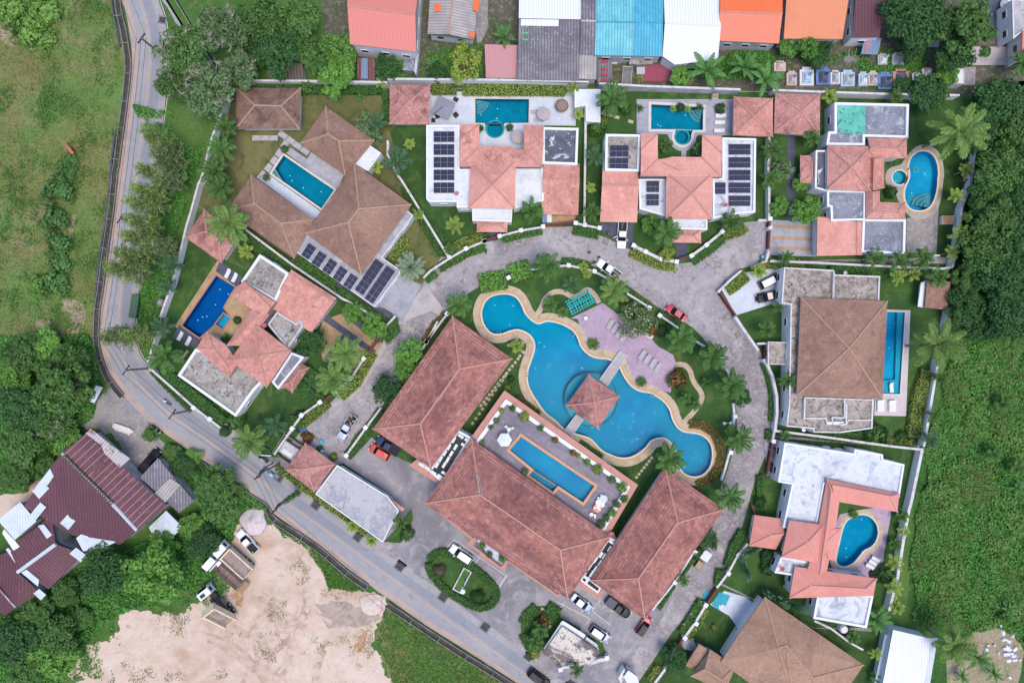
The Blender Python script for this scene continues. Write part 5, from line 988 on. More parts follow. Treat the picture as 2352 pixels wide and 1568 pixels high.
wall(q(32,935,1400,1010,1375,1075,1365),1.3,'stained white wall right of the spotted gatehouse',.55,posts=q(32,1065,1350))
def gate(pl,label,z=1.5,m=None):
    P = WW(pl,z); e = E('gate',label,'gate',P[0],0); a,c = Vector(P[0]),Vector(P[-1]); d = c - a; L = d.length; rz = math.atan2(d.y,d.x)
    b = MB(); n = max(4,int(L / .35))
    for k in range(n): p = a + d * ((k + .5) / n); b.box((p.x,p.y,z / 2),(L / n * .8,.06,z - .1),rz)
    b.build('slats',m or m_gate,e); b = MB(); mid = (a + c) / 2
    for zz in (.2,z): b.box((mid.x,mid.y,zz),(L,.34,.14),rz)
    b.build('rails',m or m_gate,e)
gate(q(21,1165,150,1060,290),'brown metal gate of the striped tan driveway'); gate(q(21,760,630,695,690),'small brown gate of the pink villa path')
gate(q(12,540,548,790,520),'long brown gate across the paved carport of the first street villa'); gate(q(12,60,668,160,640),'small brown gate at the dark porch path of the first street villa')
gate(q(12,1655,838,1770,800),'small brown gate at the third villa entrance path'); gate(q(13,108,512,100,560),'short brown slatted gate above the striped drive'); gate(q(13,105,590,95,745),'tall brown slatted gate of the striped drive')
gate(q(12,2020,1115,2150,1305),'brown sliding gate of the two car driveway',1.6); gate(q(23,68,210,65,335),'small brown gate under the square concrete canopy'); gate(q(23,130,1030,85,1295),'long brown gate of the salmon villa')
gate(q(32,1995,775,1905,905),'brown gate over the blue mat'); gate(q(32,1705,1190,1655,1285),'brown gate beside the grey tarpaulin'); gate(PL(1727,1160,1735,1180),'dark red gate under the salmon porch roof')
# ================================================================ VEGETATION
def leafobj(name,C,N,s,m,parent=None,asp=.5,jit=.55,seed=0,local=True):
    rng = np.random.default_rng(seed); n = len(C); N = N + rng.normal(0,jit,(n,3)); N /= np.linalg.norm(N,axis=1)[:,None] + 1e-9
    A = rng.normal(0,1,(n,3)); U = np.cross(N,A); U /= np.linalg.norm(U,axis=1)[:,None] + 1e-9; V = np.cross(N,U); s = (np.full(n,s) if np.isscalar(s) else s)[:,None] * rng.uniform(.7,1.3,(n,1))
    X = np.stack([C + U * s,C + V * s * asp,C - U * s,C - V * s * asp],1).reshape(-1,3).astype(np.float32)
    return quadmesh(name,X,m,parent,local)
def quadmesh(name,X,m,parent=None,local=True):
    n = len(X) // 4; me = bpy.data.meshes.new(name); me.vertices.add(n * 4); me.vertices.foreach_set('co',X.ravel()); me.loops.add(n * 4); me.loops.foreach_set('vertex_index',np.arange(n * 4,dtype=np.int32))
    me.polygons.add(n); me.polygons.foreach_set('loop_start',np.arange(0,n * 4,4,dtype=np.int32)); me.update(calc_edges=True); me.materials.append(m); return link(name,me,parent,local)
PROTO = {}
FAR = (0,0)
def broad(key,m,r,h,K,n,ls,seed,flatz=.62,bare=0,twig=m_bark):
    e = E(key,'','tree'); rng = np.random.default_rng(seed); rnd = random.Random(seed); cz = h - r * flatz
    ph = rng.uniform(0,2 * math.pi,K); u = rng.uniform(-.15,1,K); rad = rng.uniform(.45,.92,K) * (1 + .18 * np.sin(ph * 3 + seed)); q_ = np.sqrt(np.clip(1 - u * u,0,1))
    CC = np.stack([np.cos(ph) * q_ * rad * r,np.sin(ph) * q_ * rad * r,cz + u * rad * r * flatz],1); cr = rng.uniform(.15,.3,K) * r
    idx = rng.integers(0,K,n); D = rng.normal(0,1,(n,3)); D[:,2] = np.abs(D[:,2]) * .9 - .15; D /= np.linalg.norm(D,axis=1)[:,None]
    C = CC[idx] + D * (cr[idx] * rng.uniform(.7,1.08,n))[:,None] * np.array([1,1,.8]); Nn = D + np.array([0,0,.5])
    leafobj('crown',C,Nn,ls,m,e,.5,.5,seed)
    b = MB(); b.path([(0,0,-.3),(.1,.05,h * .25),(0,.1,cz - r * .1)],[r * .06 + .08,r * .05 + .06,r * .04 + .04],7)
    for k in range(min(K,12)): p = CC[k]; b.path([(0,.1,cz - r * .25),tuple(np.array([p[0] * .5,p[1] * .5,(cz - r * .2 + p[2]) / 2])),tuple(p)],[r * .03 + .03,.06,.025],5)
    b.build('trunk',m_bark,e,True)
    if bare:
        b = MB()
        for k in range(bare):
            a = rnd.uniform(0,2 * math.pi); rr_ = r * rnd.uniform(.35,.95); p = Vector((math.cos(a) * rr_,math.sin(a) * rr_,h - r * .12 * rnd.random() - (rr_ / r) ** 2 * r * .25)); b.path([(0,0,cz - r * .3),(p.x * .55,p.y * .55,p.z - r * .25),tuple(p)],[.09,.07,.05],4)
            for j in range(9):
                t = rnd.uniform(0,2 * math.pi); l_ = r * rnd.uniform(.1,.24); m_ = p + Vector((math.cos(t),math.sin(t),.1)) * l_; b.path([tuple(p),tuple(p.lerp(m_,.5) + Vector((rnd.uniform(-.15,.15),rnd.uniform(-.15,.15),.1))),tuple(m_)],[.06,.045,.02],4)
        b.build('bare_branches',m_twig,e,True)
    return e
def frond(rng,L,az,el,droop,nl,ll,lw,plumose,X,b):
    pts = []; p = np.zeros(3); d = np.array([math.cos(az) * math.cos(el),math.sin(az) * math.cos(el),math.sin(el)]); st = L / 10
    for i in range(11):
        pts.append(p.copy()); p = p + d * st; d = d + np.array([0,0,-droop / 10]); d /= np.linalg.norm(d)
    b.path([tuple(x) for x in pts[::2]],[.07,.06,.05,.04,.03,.015][:len(pts[::2])],4)
    for k in range(nl):
        t = .12 + .88 * (k + .5) / nl; i = min(9,int(t * 10)); f = t * 10 - i; c = pts[i] * (1 - f) + pts[i + 1] * f; dd = pts[i + 1] - pts[i]; dd /= np.linalg.norm(dd); sd = np.cross(dd,[0,0,1]); sd /= np.linalg.norm(sd) + 1e-9; up = np.cross(sd,dd)
        l_ = ll * (.45 + .75 * math.sin(math.pi * min(1,t * .9 + .08))) * rng.uniform(.85,1.15)
        for s_ in (-1,1):
            a = rng.uniform(-1.2,1.2) if plumose else rng.uniform(-.55,-.1); v = sd * s_ * math.cos(a) + up * math.sin(a) + dd * .75; v /= np.linalg.norm(v); wv = np.cross(v,up + .01); wv /= np.linalg.norm(wv) + 1e-9; wv = wv * lw; tip = c + v * l_ + np.array([0,0,-.18 * l_]); mid = c + v * l_ * .5
            X += [c,mid + wv,tip,mid - wv]
def palm(key,m,h,nf,L,ll,lw,seed,el=(.0,1.25),droop=1.0,nl=20,plumose=False,tr=.16,lean=0.3,boots=True):
    e = E(key,'','palm'); rng = np.random.default_rng(seed); X = []; b = MB(); top = np.array([lean,lean * .5,h])
    for i in range(nf): frond(rng,L * rng.uniform(.85,1.08),i * 2.39996 + rng.uniform(-.2,.2),el[0] + (el[1] - el[0]) * (i / max(1,nf - 1)) ** .9 + rng.uniform(-.1,.1),droop,nl,ll,lw,plumose,X,b)
    X = (np.array(X) + top).astype(np.float32); quadmesh('fronds',X,m,e); b.v = [(v[0] + top[0],v[1] + top[1],v[2] + top[2]) for v in b.v]; b.build('frond_ribs',m_lfH,e,True)
    b = MB(); b.path([(0,0,-.3),(lean * .2,0,h * .35),(lean * .6,lean * .2,h * .7),tuple(top)],[tr * 1.4,tr,tr * .85,tr * .8],8); b.lathe(tuple(top - np.array([0,0,.35])),[(tr * .9,0),(tr * 1.6,.25),(tr * .6,.55)],8); b.build('trunk',m_pbark,e,True)
    return e
def paddle(key,m,h,nf,L,wd,seed,fan=False,el=(.2,1.3),droop=1.1):
    e = E(key,'','palm'); rng = np.random.default_rng(seed); X = []; b = MB()
    for i in range(nf):
        az = (0 if i % 2 else math.pi) + rng.uniform(-.18,.18) if fan else i * 2.39996 + rng.uniform(-.25,.25); e_ = el[0] + (el[1] - el[0]) * i / max(1,nf - 1); d = np.array([math.cos(az) * math.cos(e_),math.sin(az) * math.cos(e_),math.sin(e_)]); p = np.array([0,0,h]); pts = []; st = L / 8
        for k in range(9): pts.append(p.copy()); p = p + d * st; d = d + np.array([0,0,-droop / 8]); d /= np.linalg.norm(d)
        b.path([tuple(x) for x in pts[::2]],[.08,.06,.05,.035,.02],4); sd = np.cross(d,[0,0,1]); sd /= np.linalg.norm(sd) + 1e-9
        for k in range(1,8):
            w0,w1 = wd * math.sin(math.pi * min(.96,k / 8)) ** .6,wd * math.sin(math.pi * min(.98,(k + .85) / 8)) ** .6
            for s_ in (-1,1):
                dz = np.array([0,0,-.25 * wd * rng.uniform(.3,1.3)]); X += [pts[k],pts[k] * .1 + pts[k + 1] * .9,pts[k] * .1 + pts[k + 1] * .9 + sd * s_ * w1 + dz,pts[k] + sd * s_ * w0 + dz]
    quadmesh('leaves',np.array(X).astype(np.float32),m,e); b.build('leaf_ribs',m_lfH,e,True); b = MB(); b.path([(0,0,-.2),(.05,0,h * .5),(0,0,h + .1)],[.2,.17,.13],7); b.build('stem',m_pbark,e,True); return e
def casu(key,m,h,seed):
    e = E(key,'','tree'); rng = np.random.default_rng(seed); C = []; N = []; b = MB(); b.path([(0,0,-.3),(.15,0,h * .5),(0,.1,h)],[.24,.15,.03],6); b.build('trunk',m_bark,e,True); b = MB()
    for i in range(40):
        t = .22 + .78 * (i / 40); a = i * 2.39996; L = (2.0 * (1.05 - t) ** .7 + .45) * rng.uniform(.6,1.25); p0 = np.array([0,0,h * t]); d = np.array([math.cos(a),math.sin(a),.55]); d /= np.linalg.norm(d); p1 = p0 + d * L; b.path([tuple(p0),tuple(p1)],[.05,.015],4)
        for k in range(34): f = rng.uniform(.3,1.15); C.append(p0 + d * L * f + rng.normal(0,.24,3) * np.array([1,1,.6])); N.append([d[1],-d[0],.6])
    b.build('branches',m_bark,e,True); leafobj('needles',np.array(C),np.array(N),.46,m,e,.13,.6,seed); return e
def shrubball(key,m,r,n,ls,seed,cone=False):
    e = E(key,'','shrub'); rng = np.random.default_rng(seed); D = rng.normal(0,1,(n,3)); D[:,2] = np.abs(D[:,2]); D /= np.linalg.norm(D,axis=1)[:,None]; a_ = np.arctan2(D[:,1],D[:,0]); k_ = .3 if m.name.startswith(('field','tall')) else .1; rr_ = r * (1 + k_ * np.sin(a_ * 3 + seed) + k_ * .7 * np.sin(a_ * 5 + D[:,2] * 4) + .08 * np.sin(D[:,1] * 9)) * rng.uniform(.8 - k_,1.03 + k_ * .4,n)
    leafobj('foliage',D * rr_[:,None] * np.array([1,1,.9]) + np.array([0,0,r * .25]),D,ls,m,e,.5,.45,seed)
    b = MB(); b.path([(0,0,-.2),(0,0,r * .5)],[.07,.05],6)
    for k in range(5): a = k * 1.257; b.path([(0,0,r * .3),(math.cos(a) * r * .5,math.sin(a) * r * .5,r * .7)],[.04,.02],4)
    b.build('stem',m_bark,e,True); return e
def spiky(key,m,r,n,seed,wd=.06,el=(.1,1.4)):
    e = E(key,'','plant'); rng = np.random.default_rng(seed); X = []
    for i in range(n):
        az = i * 2.39996; l_ = r * rng.uniform(.8,1.1); e_ = rng.uniform(*el); d = np.array([math.cos(az) * math.cos(e_),math.sin(az) * math.cos(e_),math.sin(e_)]); sd = np.array([-math.sin(az),math.cos(az),0]) * wd; o = np.array([0,0,.35 * r]); mid = o + d * l_ * .5; tip = o + d * l_ + np.array([0,0,-.3 * l_]); X += [o,mid + sd,tip,mid - sd]
    quadmesh('leaves',np.array(X).astype(np.float32),m,e); b = MB(); b.path([(0,0,-.2),(0,0,.4 * r)],[.1,.08],6); b.build('stem',m_pbark,e,True); return e
DEF = {
 'treeA': lambda k: broad('broadleaf_tree',m_lfA,5,8.5,46,3600,.34,1),'treeA2': lambda k: broad('broadleaf_tree',m_lfA,5,8.0,38,3400,.36,12),
 'treeB': lambda k: broad('broadleaf_tree',m_lfB,5,8.5,46,3800,.34,2),'treeB2': lambda k: broad('broadleaf_tree',m_lfB,5,7.5,60,3800,.32,22),
 'treeC': lambda k: broad('broadleaf_tree',m_lfC,5,8.0,50,3600,.34,3),'treeC2': lambda k: broad('broadleaf_tree',m_lfC,5,8.0,36,3400,.36,33),
 'treeE': lambda k: broad('bare_topped_tree',m_lfE,5.5,10,44,3400,.36,4,bare=12),'treeE2': lambda k: broad('bare_topped_tree',m_lfA,5.5,10,50,3200,.36,44,bare=7),
 'small': lambda k: broad('garden_tree',m_lfC,2.4,4.0,40,2000,.2,5),'smallB': lambda k: broad('garden_tree',m_lfB,2.4,3.8,40,2000,.2,6),'smallE': lambda k: broad('garden_tree',m_lfE,2.4,3.8,30,1100,.2,7),
 'smallF': lambda k: broad('garden_tree',m_lfF,2.6,4.2,34,1700,.22,77),'flower': lambda k: broad('flowering_tree',m_lfL,3.4,4.5,46,2400,.22,8),
 'casu': lambda k: casu('casuarina_tree',m_lfD,13,9),'casu2': lambda k: casu('casuarina_tree',leaf('deep_needles','7e8f60'),11,10),
 'coco': lambda k: palm('coconut_palm',m_lfG,6.5,18,3.4,.7,.085,11,nl=24),'coco2': lambda k: palm('coconut_palm',m_lfG,6.0,17,3.3,.7,.085,13,nl=24,droop=1.3),'cocoL': lambda k: palm('coconut_palm',m_lfH,8.0,19,4.0,.78,.085,14,nl=26,el=(-.2,1.2)),
 'fox': lambda k: palm('foxtail_palm',m_lfI,5.0,10,2.6,.62,.08,15,el=(.15,1.1),nl=24,plumose=True,droop=1.2),'foxG': lambda k: palm('foxtail_palm',m_lfG,5.0,11,2.4,.58,.08,16,el=(.15,1.15),nl=24,plumose=True,droop=1.3),'foxY': lambda k: palm('foxtail_palm',m_lfY,4.2,10,2.3,.55,.08,17,el=(.1,1.1),nl=22,plumose=True),
 'areca': lambda k: palm('areca_palm',m_lfY,2.6,13,1.7,.5,.07,18,el=(.15,1.3),nl=14,tr=.09,lean=.1),'arecaG': lambda k: palm('areca_palm',m_lfG,2.4,13,1.7,.5,.07,19,el=(.15,1.3),nl=14,tr=.09,lean=.1),
 'date': lambda k: palm('silver_date_palm',m_lfJ,2.6,46,3.0,.45,.05,20,el=(-.2,1.4),droop=.35,nl=24,tr=.3,lean=.05),
 'banana': lambda k: paddle('banana_plant',m_lfK,2.4,11,2.7,.34,21),'trav': lambda k: paddle('traveller_palm',m_lfI,2.6,16,3.0,.36,23,True,(.1,1.5),.8),
 'shrub': lambda k: shrubball('shrub',m_lfA,1.4,900,.18,24),'field': lambda k: shrubball('shrub',leaf('field_shrub_leaves','608c4e',.6),1.4,900,.2,124),'fieldC': lambda k: shrubball('weed_clump',leaf('tall_weed_leaves','7aa350',.55),1.4,700,.24,125),'shrubB': lambda k: shrubball('shrub',m_lfB,1.5,1000,.17,25),'shrubC': lambda k: shrubball('shrub',m_lfC,1.4,900,.18,26),'shrubY': lambda k: shrubball('shrub',m_lfF,1.2,800,.16,27),'shrubR': lambda k: shrubball('flowering_shrub',m_lfR,1.0,600,.15,28),'ball': lambda k: shrubball('topiary_ball',m_lfB,1.5,1800,.12,29),'ballR': lambda k: shrubball('topiary_ball',leaf('reddish_topiary_leaves','7d7a5c',.9),1.5,1800,.12,30),
 'spiky': lambda k: spiky('spiky_plant',m_lfY,1.1,46,31),'spikyG': lambda k: spiky('spiky_plant',m_lfG,1.2,50,32),'cycad': lambda k: palm('cycad_palm',m_lfG,1.2,22,1.6,.3,.04,34,el=(.0,1.2),nl=18,tr=.16,lean=.05),
}
HT = {'treeA': 7,'treeA2': 7,'treeB': 7,'treeB2': 7,'treeC': 7,'treeC2': 7,'treeE': 8.5,'treeE2': 8.5,'small': 3,'smallB': 3,'smallE': 3,'smallF': 3,'flower': 3.8,'casu': 0,'casu2': 0,'coco': 6.5,'coco2': 6,'cocoL': 8,'fox': 5,'foxG': 5,'foxY': 4.2,'areca': 2.8,'arecaG': 2.6,'date': 3,'banana': 3,'trav': 3.5}
RAD = {'small': 2.4,'smallB': 2.4,'smallE': 2.4,'smallF': 2.6,'flower': 3.4,'treeE': 5.5,'treeE2': 5.5,'coco': 3.3,'coco2': 3.2,'cocoL': 3.9,'fox': 2.8,'foxG': 2.6,'foxY': 2.5,'areca': 1.9,'arecaG': 1.9,'date': 3.1,'banana': 2.6,'trav': 2.9,'shrub': 1.4,'field': 1.4,'fieldC': 1.4,'shrubB': 1.5,'shrubC': 1.4,'shrubY': 1.2,'shrubR': 1.0,'ball': 1.5,'ballR': 1.5,'spiky': 1.1,'spikyG': 1.2,'cycad': 1.7,'casu': 4,'casu2': 4}
CATS = {'c': 'palm','f': 'palm','a': 'palm','d': 'palm','t': 'tree','b': 'banana','s': 'shrub'}
used = set(); VR = random.Random(5)
def plant(kind,p,rD,label,group=None,rz=None,hs=1.0):   # p: crown centre on the plan, rD: crown radius in plan units
    s = rD * S / RAD.get(kind,5); hgt = HT.get(kind,.8) * s * hs; xy = W(p,hgt); rz = VR.uniform(0,6.28) if rz is None else rz
    if kind not in PROTO: PROTO[kind] = DEF[kind](kind)
    src = PROTO[kind]; c = src['category']
    if kind == 'banana': c = 'banana plant'
    if kind not in used:
        used.add(kind); o = src; o.location = (xy[0],xy[1],0); o.rotation_euler = (0,0,rz); o.scale = (s,s,s * hs); o['label'] = label
        if group: o['group'] = group
    else: o = copytree(src,xy,0,rz,(s,s,s * hs),label,group)
    o['category'] = c; return o
def casuarina(top,label,h=13,kind='casu'):
    base = (1176 + (top[0] - 1176) * (1 - h / H),784 + (top[1] - 784) * (1 - h / H)); s = h / (13 if kind == 'casu' else 11)
    if kind not in PROTO: PROTO[kind] = DEF[kind](kind)
    xy = W(base,0); g = 'casuarinas leaning over the main road'
    if kind not in used: used.add(kind); o = PROTO[kind]; o.location = (*W(base),0); o.scale = (s,s,s); o['label'] = label; o['group'] = g
    else: o = copytree(PROTO[kind],W(base),0,VR.uniform(0,6),s,label,g)
HC = 0
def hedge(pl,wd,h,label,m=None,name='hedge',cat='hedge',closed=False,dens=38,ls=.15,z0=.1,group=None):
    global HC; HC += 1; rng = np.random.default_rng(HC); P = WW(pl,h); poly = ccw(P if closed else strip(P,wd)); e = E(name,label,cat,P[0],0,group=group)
    b = MB(); b.prism(inset(poly,.12),z0,h - .12); b.build('twigs',m_core,e)  # solid inner box, its dark colour stands in for shade between the leaves
    xs = [p[0] for p in poly]; ys = [p[1] for p in poly]; A = abs(area(poly)); n = int(A * dens); C = []; N = []
    while len(C) < n:
        p = (rng.uniform(min(xs),max(xs)),rng.uniform(min(ys),max(ys)))
        if inside(p,poly): C.append((p[0],p[1],h + rng.normal(0,.07))); N.append((0,0,1))
    for i in range(len(poly)):
        a,c = poly[i],poly[(i + 1) % len(poly)]; L = math.dist(a,c); nx,ny = ((c[1] - a[1]) / max(L,.01),-(c[0] - a[0]) / max(L,.01))
        for k in range(int(L * h * dens * .7)): t = rng.random(); o = rng.normal(0,.08); C.append((a[0] + (c[0] - a[0]) * t + nx * o,a[1] + (c[1] - a[1]) * t + ny * o,rng.uniform(z0,h))); N.append((nx,ny,.4))
    C = np.array(C) - np.array(e.location); leafobj('leaves',C,np.array(N,float),ls,m or m_lfH1,e,.55,.5,HC); return e
# ---------------------------------------------------------------- palms
g = 'coconut palms'
for p,r,l,k in [
 ((520,288),30,'dark palm left of the shingled pavilion','coco2'),((506,340),34,'palm second in the west row, under the shingled pavilion corner','coco'),((488,388),36,'full coconut palm at the middle of the west wall row','coco2'),((500,432),32,'coconut palm partly above the west shingled roof edge','coco'),
 ((525,508),50,'large light coconut palm spreading over the pink garden pavilion','cocoL'),((373,818),40,'coconut palm at the bend west of the mouldy roof','coco2'),((568,1015),42,'coconut palm over the main road above the power pole','cocoL'),
 ((797,811),44,'coconut palm on the right of the pink villa entrance, upper one','cocoL'),((762,869),43,'coconut palm by the pink villa street wall, lower one','cocoL'),
 ((1409,222),40,'coconut palm on the lawn between the two middle villa pools','coco2'),((2199,301),62,'very large coconut palm above the kidney shaped pool','cocoL'),((2150,795),57,'large coconut palm beside the turquoise strip pool','cocoL'),
 ((1258,611),36,'coconut palm in the club garden nearest the street bend','coco'),((1411,671),36,'coconut palm beside the parked white rack pickup','cocoL'),((1057,698),33,'coconut palm at the left tip of the club garden','coco2'),((1567,777),36,'coconut palm below the red car','coco'),((1633,820),38,'coconut palm second below the red car','coco2'),((1682,888),38,'coconut palm in the bend right of the curved garden path','coco'),
 ((1699,1011),36,'coconut palm right of the red flower border, over the street','coco2'),((1535,1052),37,'coconut palm on the tongue of lawn inside the lagoon pool','coco'),((1674,1137),36,'coconut palm at the top right of the right clubhouse hall','coco'),((2190,1486),46,'coconut palm right of the white metal shed','cocoL'),((2345,140),30,'palm cut off by the right edge near the top corner','coco2'),((1530,536),36,'dark full palm on the lawn of the third street villa','coco2')]: plant(k,p,r,l,g)
g = 'foxtail palms'
for p,r,l,k in [
 ((398,605),30,'dusky foxtail palm between casuarinas and west wall','fox'),((385,662),25,'foxtail palm beside the round concrete tank','fox'),((368,752),30,'foxtail palm over the west wall by the royal blue pool','fox'),((630,975),32,'dense grey green foxtail palm in the pink villa lawn corner','fox'),((868,285),26,'foxtail palm at the corner of the first gazebo','fox'),((915,375),38,'broad dark foxtail palm beside the white box roof','fox'),
 ((1217,485),33,'foxtail palm in front of the carport of the five array villa','foxG'),((1362,358),28,'foxtail palm on the wall between the two middle villas','fox'),((1362,490),26,'foxtail palm left of the pickup carport','foxG'),((1674,510),31,'foxtail palm by the wall right of the third villa','foxG'),((1775,342),30,'foxtail palm below the mossy gazebo','foxG'),((1768,408),27,'foxtail palm on the wall left of the round tree garden','foxG'),((1865,322),25,'foxtail palm beside the teal coated roof','foxG'),((2054,222),22,'foxtail palm behind the teal and grey roof','foxG'),
 ((1804,589),22,'foxtail palm at the corner of the striped drive','foxG'),((2007,594),28,'first foxtail palm of the row along the south wall of the kidney pool villa','foxG'),((2062,599),29,'middle foxtail palm of the row along the south wall of the kidney pool villa','foxG'),((2122,597),31,'foxtail palm left of the yellow palms at the south wall end','foxG'),((2158,638),31,'foxtail palm over the brown garden shed','foxG'),((1786,707),17,'small foxtail palm beside the cream roofed pickup','foxG'),((1759,760),25,'foxtail palm on the small lawn left of the big brown villa','foxG'),((1805,876),27,'foxtail palm in front of the window wall of the big brown villa','foxG'),((1806,1002),16,'small foxtail palm above the parked cars of the salmon villa','foxG'),
 ((1313,652),24,'bushy palm left of the turquoise frames','fox'),((2154,869),24,'leaning foxtail palm first on the east wall below the big coconut palm','foxG'),((2144,951),22,'leaning foxtail palm with bare trunk midway on the east wall','foxG'),((2139,1012),26,'leaning foxtail palm at the corner of the two villa walls','fox'),((1327,1538),20,'single star shaped palm before the gatehouse','foxG'),((1567,1328),19,'palm beside the narrow wall of the right hall','foxG')]: plant(k,p,r,l,g)
g = 'areca palms'
for p,r,l,k in [
 ((876,190),16,'small yellow palm on the north wall left of the first gazebo','areca'),((707,200),18,'feathery palm on the north wall behind the dry lawn','arecaG'),((863,383),20,'light green palm below the white box roof','areca'),((960,490),17,'yellow palm crossing the diagonal wall','foxY'),((1041,520),25,'yellow green fan palm alone on the dark lawn','foxY'),((1030,572),18,'small dark palm by the curved street wall','arecaG'),((940,330),16,'orange tinged palm right of the round bushes','areca'),((565,575),22,'yellowing palm between garden pavilion and flat roof','areca'),
 ((1316,202),19,'palm at the left end of the white pump house','areca'),((1328,262),16,'palm below the white pump house','areca'),((1357,430),15,'small star shaped palm between the two carports','areca'),((1532,336),21,'palm left of the third villa spa','arecaG'),((1608,341),21,'palm right of the third villa spa','arecaG'),((1905,221),22,'bright yellow green palm right of the mossy gazebo','areca'),((1742,622),22,'light palm left of the white roofed car','areca'),
 ((2212,335),22,'yellow palm on the east wall right of the big coconut palm','areca'),((2214,392),22,'yellow palm at the east wall beside the kidney pool','foxY'),((2196,452),22,'third yellow palm at the east wall beside the kidney pool','foxY'),((2201,534),27,'yellow palm on the east wall by the small brick barbecue','foxY'),((2182,580),22,'yellow palm at the lower end of the grey court','foxY'),((2057,635),23,'yellow leaved palm on the green lawn, left of its twin','foxY'),((2100,630),20,'light green bushy palm on the green lawn, next to the yellow leaved one','areca'),
 ((1187,795),20,'bushy palm inside the square of stepping stones','areca'),((1266,698),24,'dark palm on the path lawn left of the turquoise frames','arecaG'),((1290,715),18,'dark palm right next to the other by the turquoise frames','arecaG'),((1362,791),17,'cycad like palm on the mauve terrace','cycad'),((1472,876),15,'cycad like palm at the lower edge of the mauve terrace','cycad'),((1573,913),18,'upper palm of the pair beside the curved path','arecaG'),((1595,929),18,'lower palm of the pair beside the curved path','arecaG'),((1622,880),17,'small palm inside the bend of the curved path','arecaG'),
 ((811,1205),20,'yellow palm hanging over the road from the office','areca'),((853,1240),18,'lower yellow palm at the office corner','areca'),((923,1199),23,'green palm at the right end of the office','foxG'),((1242,1445),25,'palm left of the gatehouse, upper of two','arecaG'),((1226,1472),25,'palm left of the gatehouse, lower of two','arecaG'),((1340,612),14,'yellow shrubby palm left of the white rack pickup','areca'),((1348,628),14,'pale yellow palm under the white rack pickup wall','areca'),
 ((2073,1183),20,'palm at the right end of the salmon roof','arecaG'),((2076,1220),16,'yellow palm on the east wall beside the bean pool','areca'),((2056,1250),18,'palm on the east wall near the white loungers','arecaG'),((2054,1294),24,'pair of fan palms on the wall right of the white loungers','foxY'),((2051,1352),25,'large bushy palm right of the lower salmon roof','foxY'),((2060,1395),20,'pale dry palm at the lower end of the east wall','areca'),((2010,1497),18,'small palm left of the white metal shed','foxY'),((2013,1556),18,'palm at the lower left edge of the white metal shed','arecaG'),((1960,1465),20,'clump palm left of the grey wall','arecaG'),((2310,1420),17,'palm like plant in the scrub near the lower right edge','arecaG'),((2305,925),26,'blue green young palm in the scrub field','arecaG'),((2285,1040),24,'second blue green young palm in the scrub field','arecaG'),((2340,1075),24,'young palm in the scrub at the right edge','arecaG')]: plant(k,p,r,l,g)
plant('date',(942,614),37,'silver grey date palm at the villa corner beside the street')
plant('foxG',(726,140),32,'fan leaved palm under the trees at the north wall')
g = 'banana plants'
for p,r,l in [((1157,83),32,'large banana plant left of the grey warehouse'),((994,146),20,'banana plant right of the pink metal house'),((1625,156),48,'biggest clump of banana leaves below the white metal roof'),((1712,150),40,'banana clump right of the biggest one'),((1762,180),42,'banana clump with yellow leaves left of the tombs'),((2016,1424),38,'banana plant beside the lower white flat roof'),((2247,1514),36,'banana plant in the lower right scrub'),((2285,1548),24,'banana plant at the bottom near the right corner'),((2305,405),24,'banana among the forest trees'),((2340,1120),22,'banana leaves at the right edge of the scrub'),((2320,1400),20,'banana in the scrub above the rubble'),((828,223),11,'tiny banana plant on the dry lawn'),((2212,1555),22,'banana plant just right of the white metal shed at the bottom')]: plant('banana',p,r,l,g)
g = 'traveller palms'
for p,r,l,a in [((1728,1266),28,'fan shaped traveller palm by the street wall, upper one',.5),((1714,1308),31,'fan shaped traveller palm by the street wall, lower one',1.9),((1822,1390),42,'big traveller palm between salmon roof and bottom brown roof',-.4),((1786,1378),34,'traveller palm with pale stems at the top of the bottom brown roof',-.6)]: plant('trav',p,r,l,g,a)
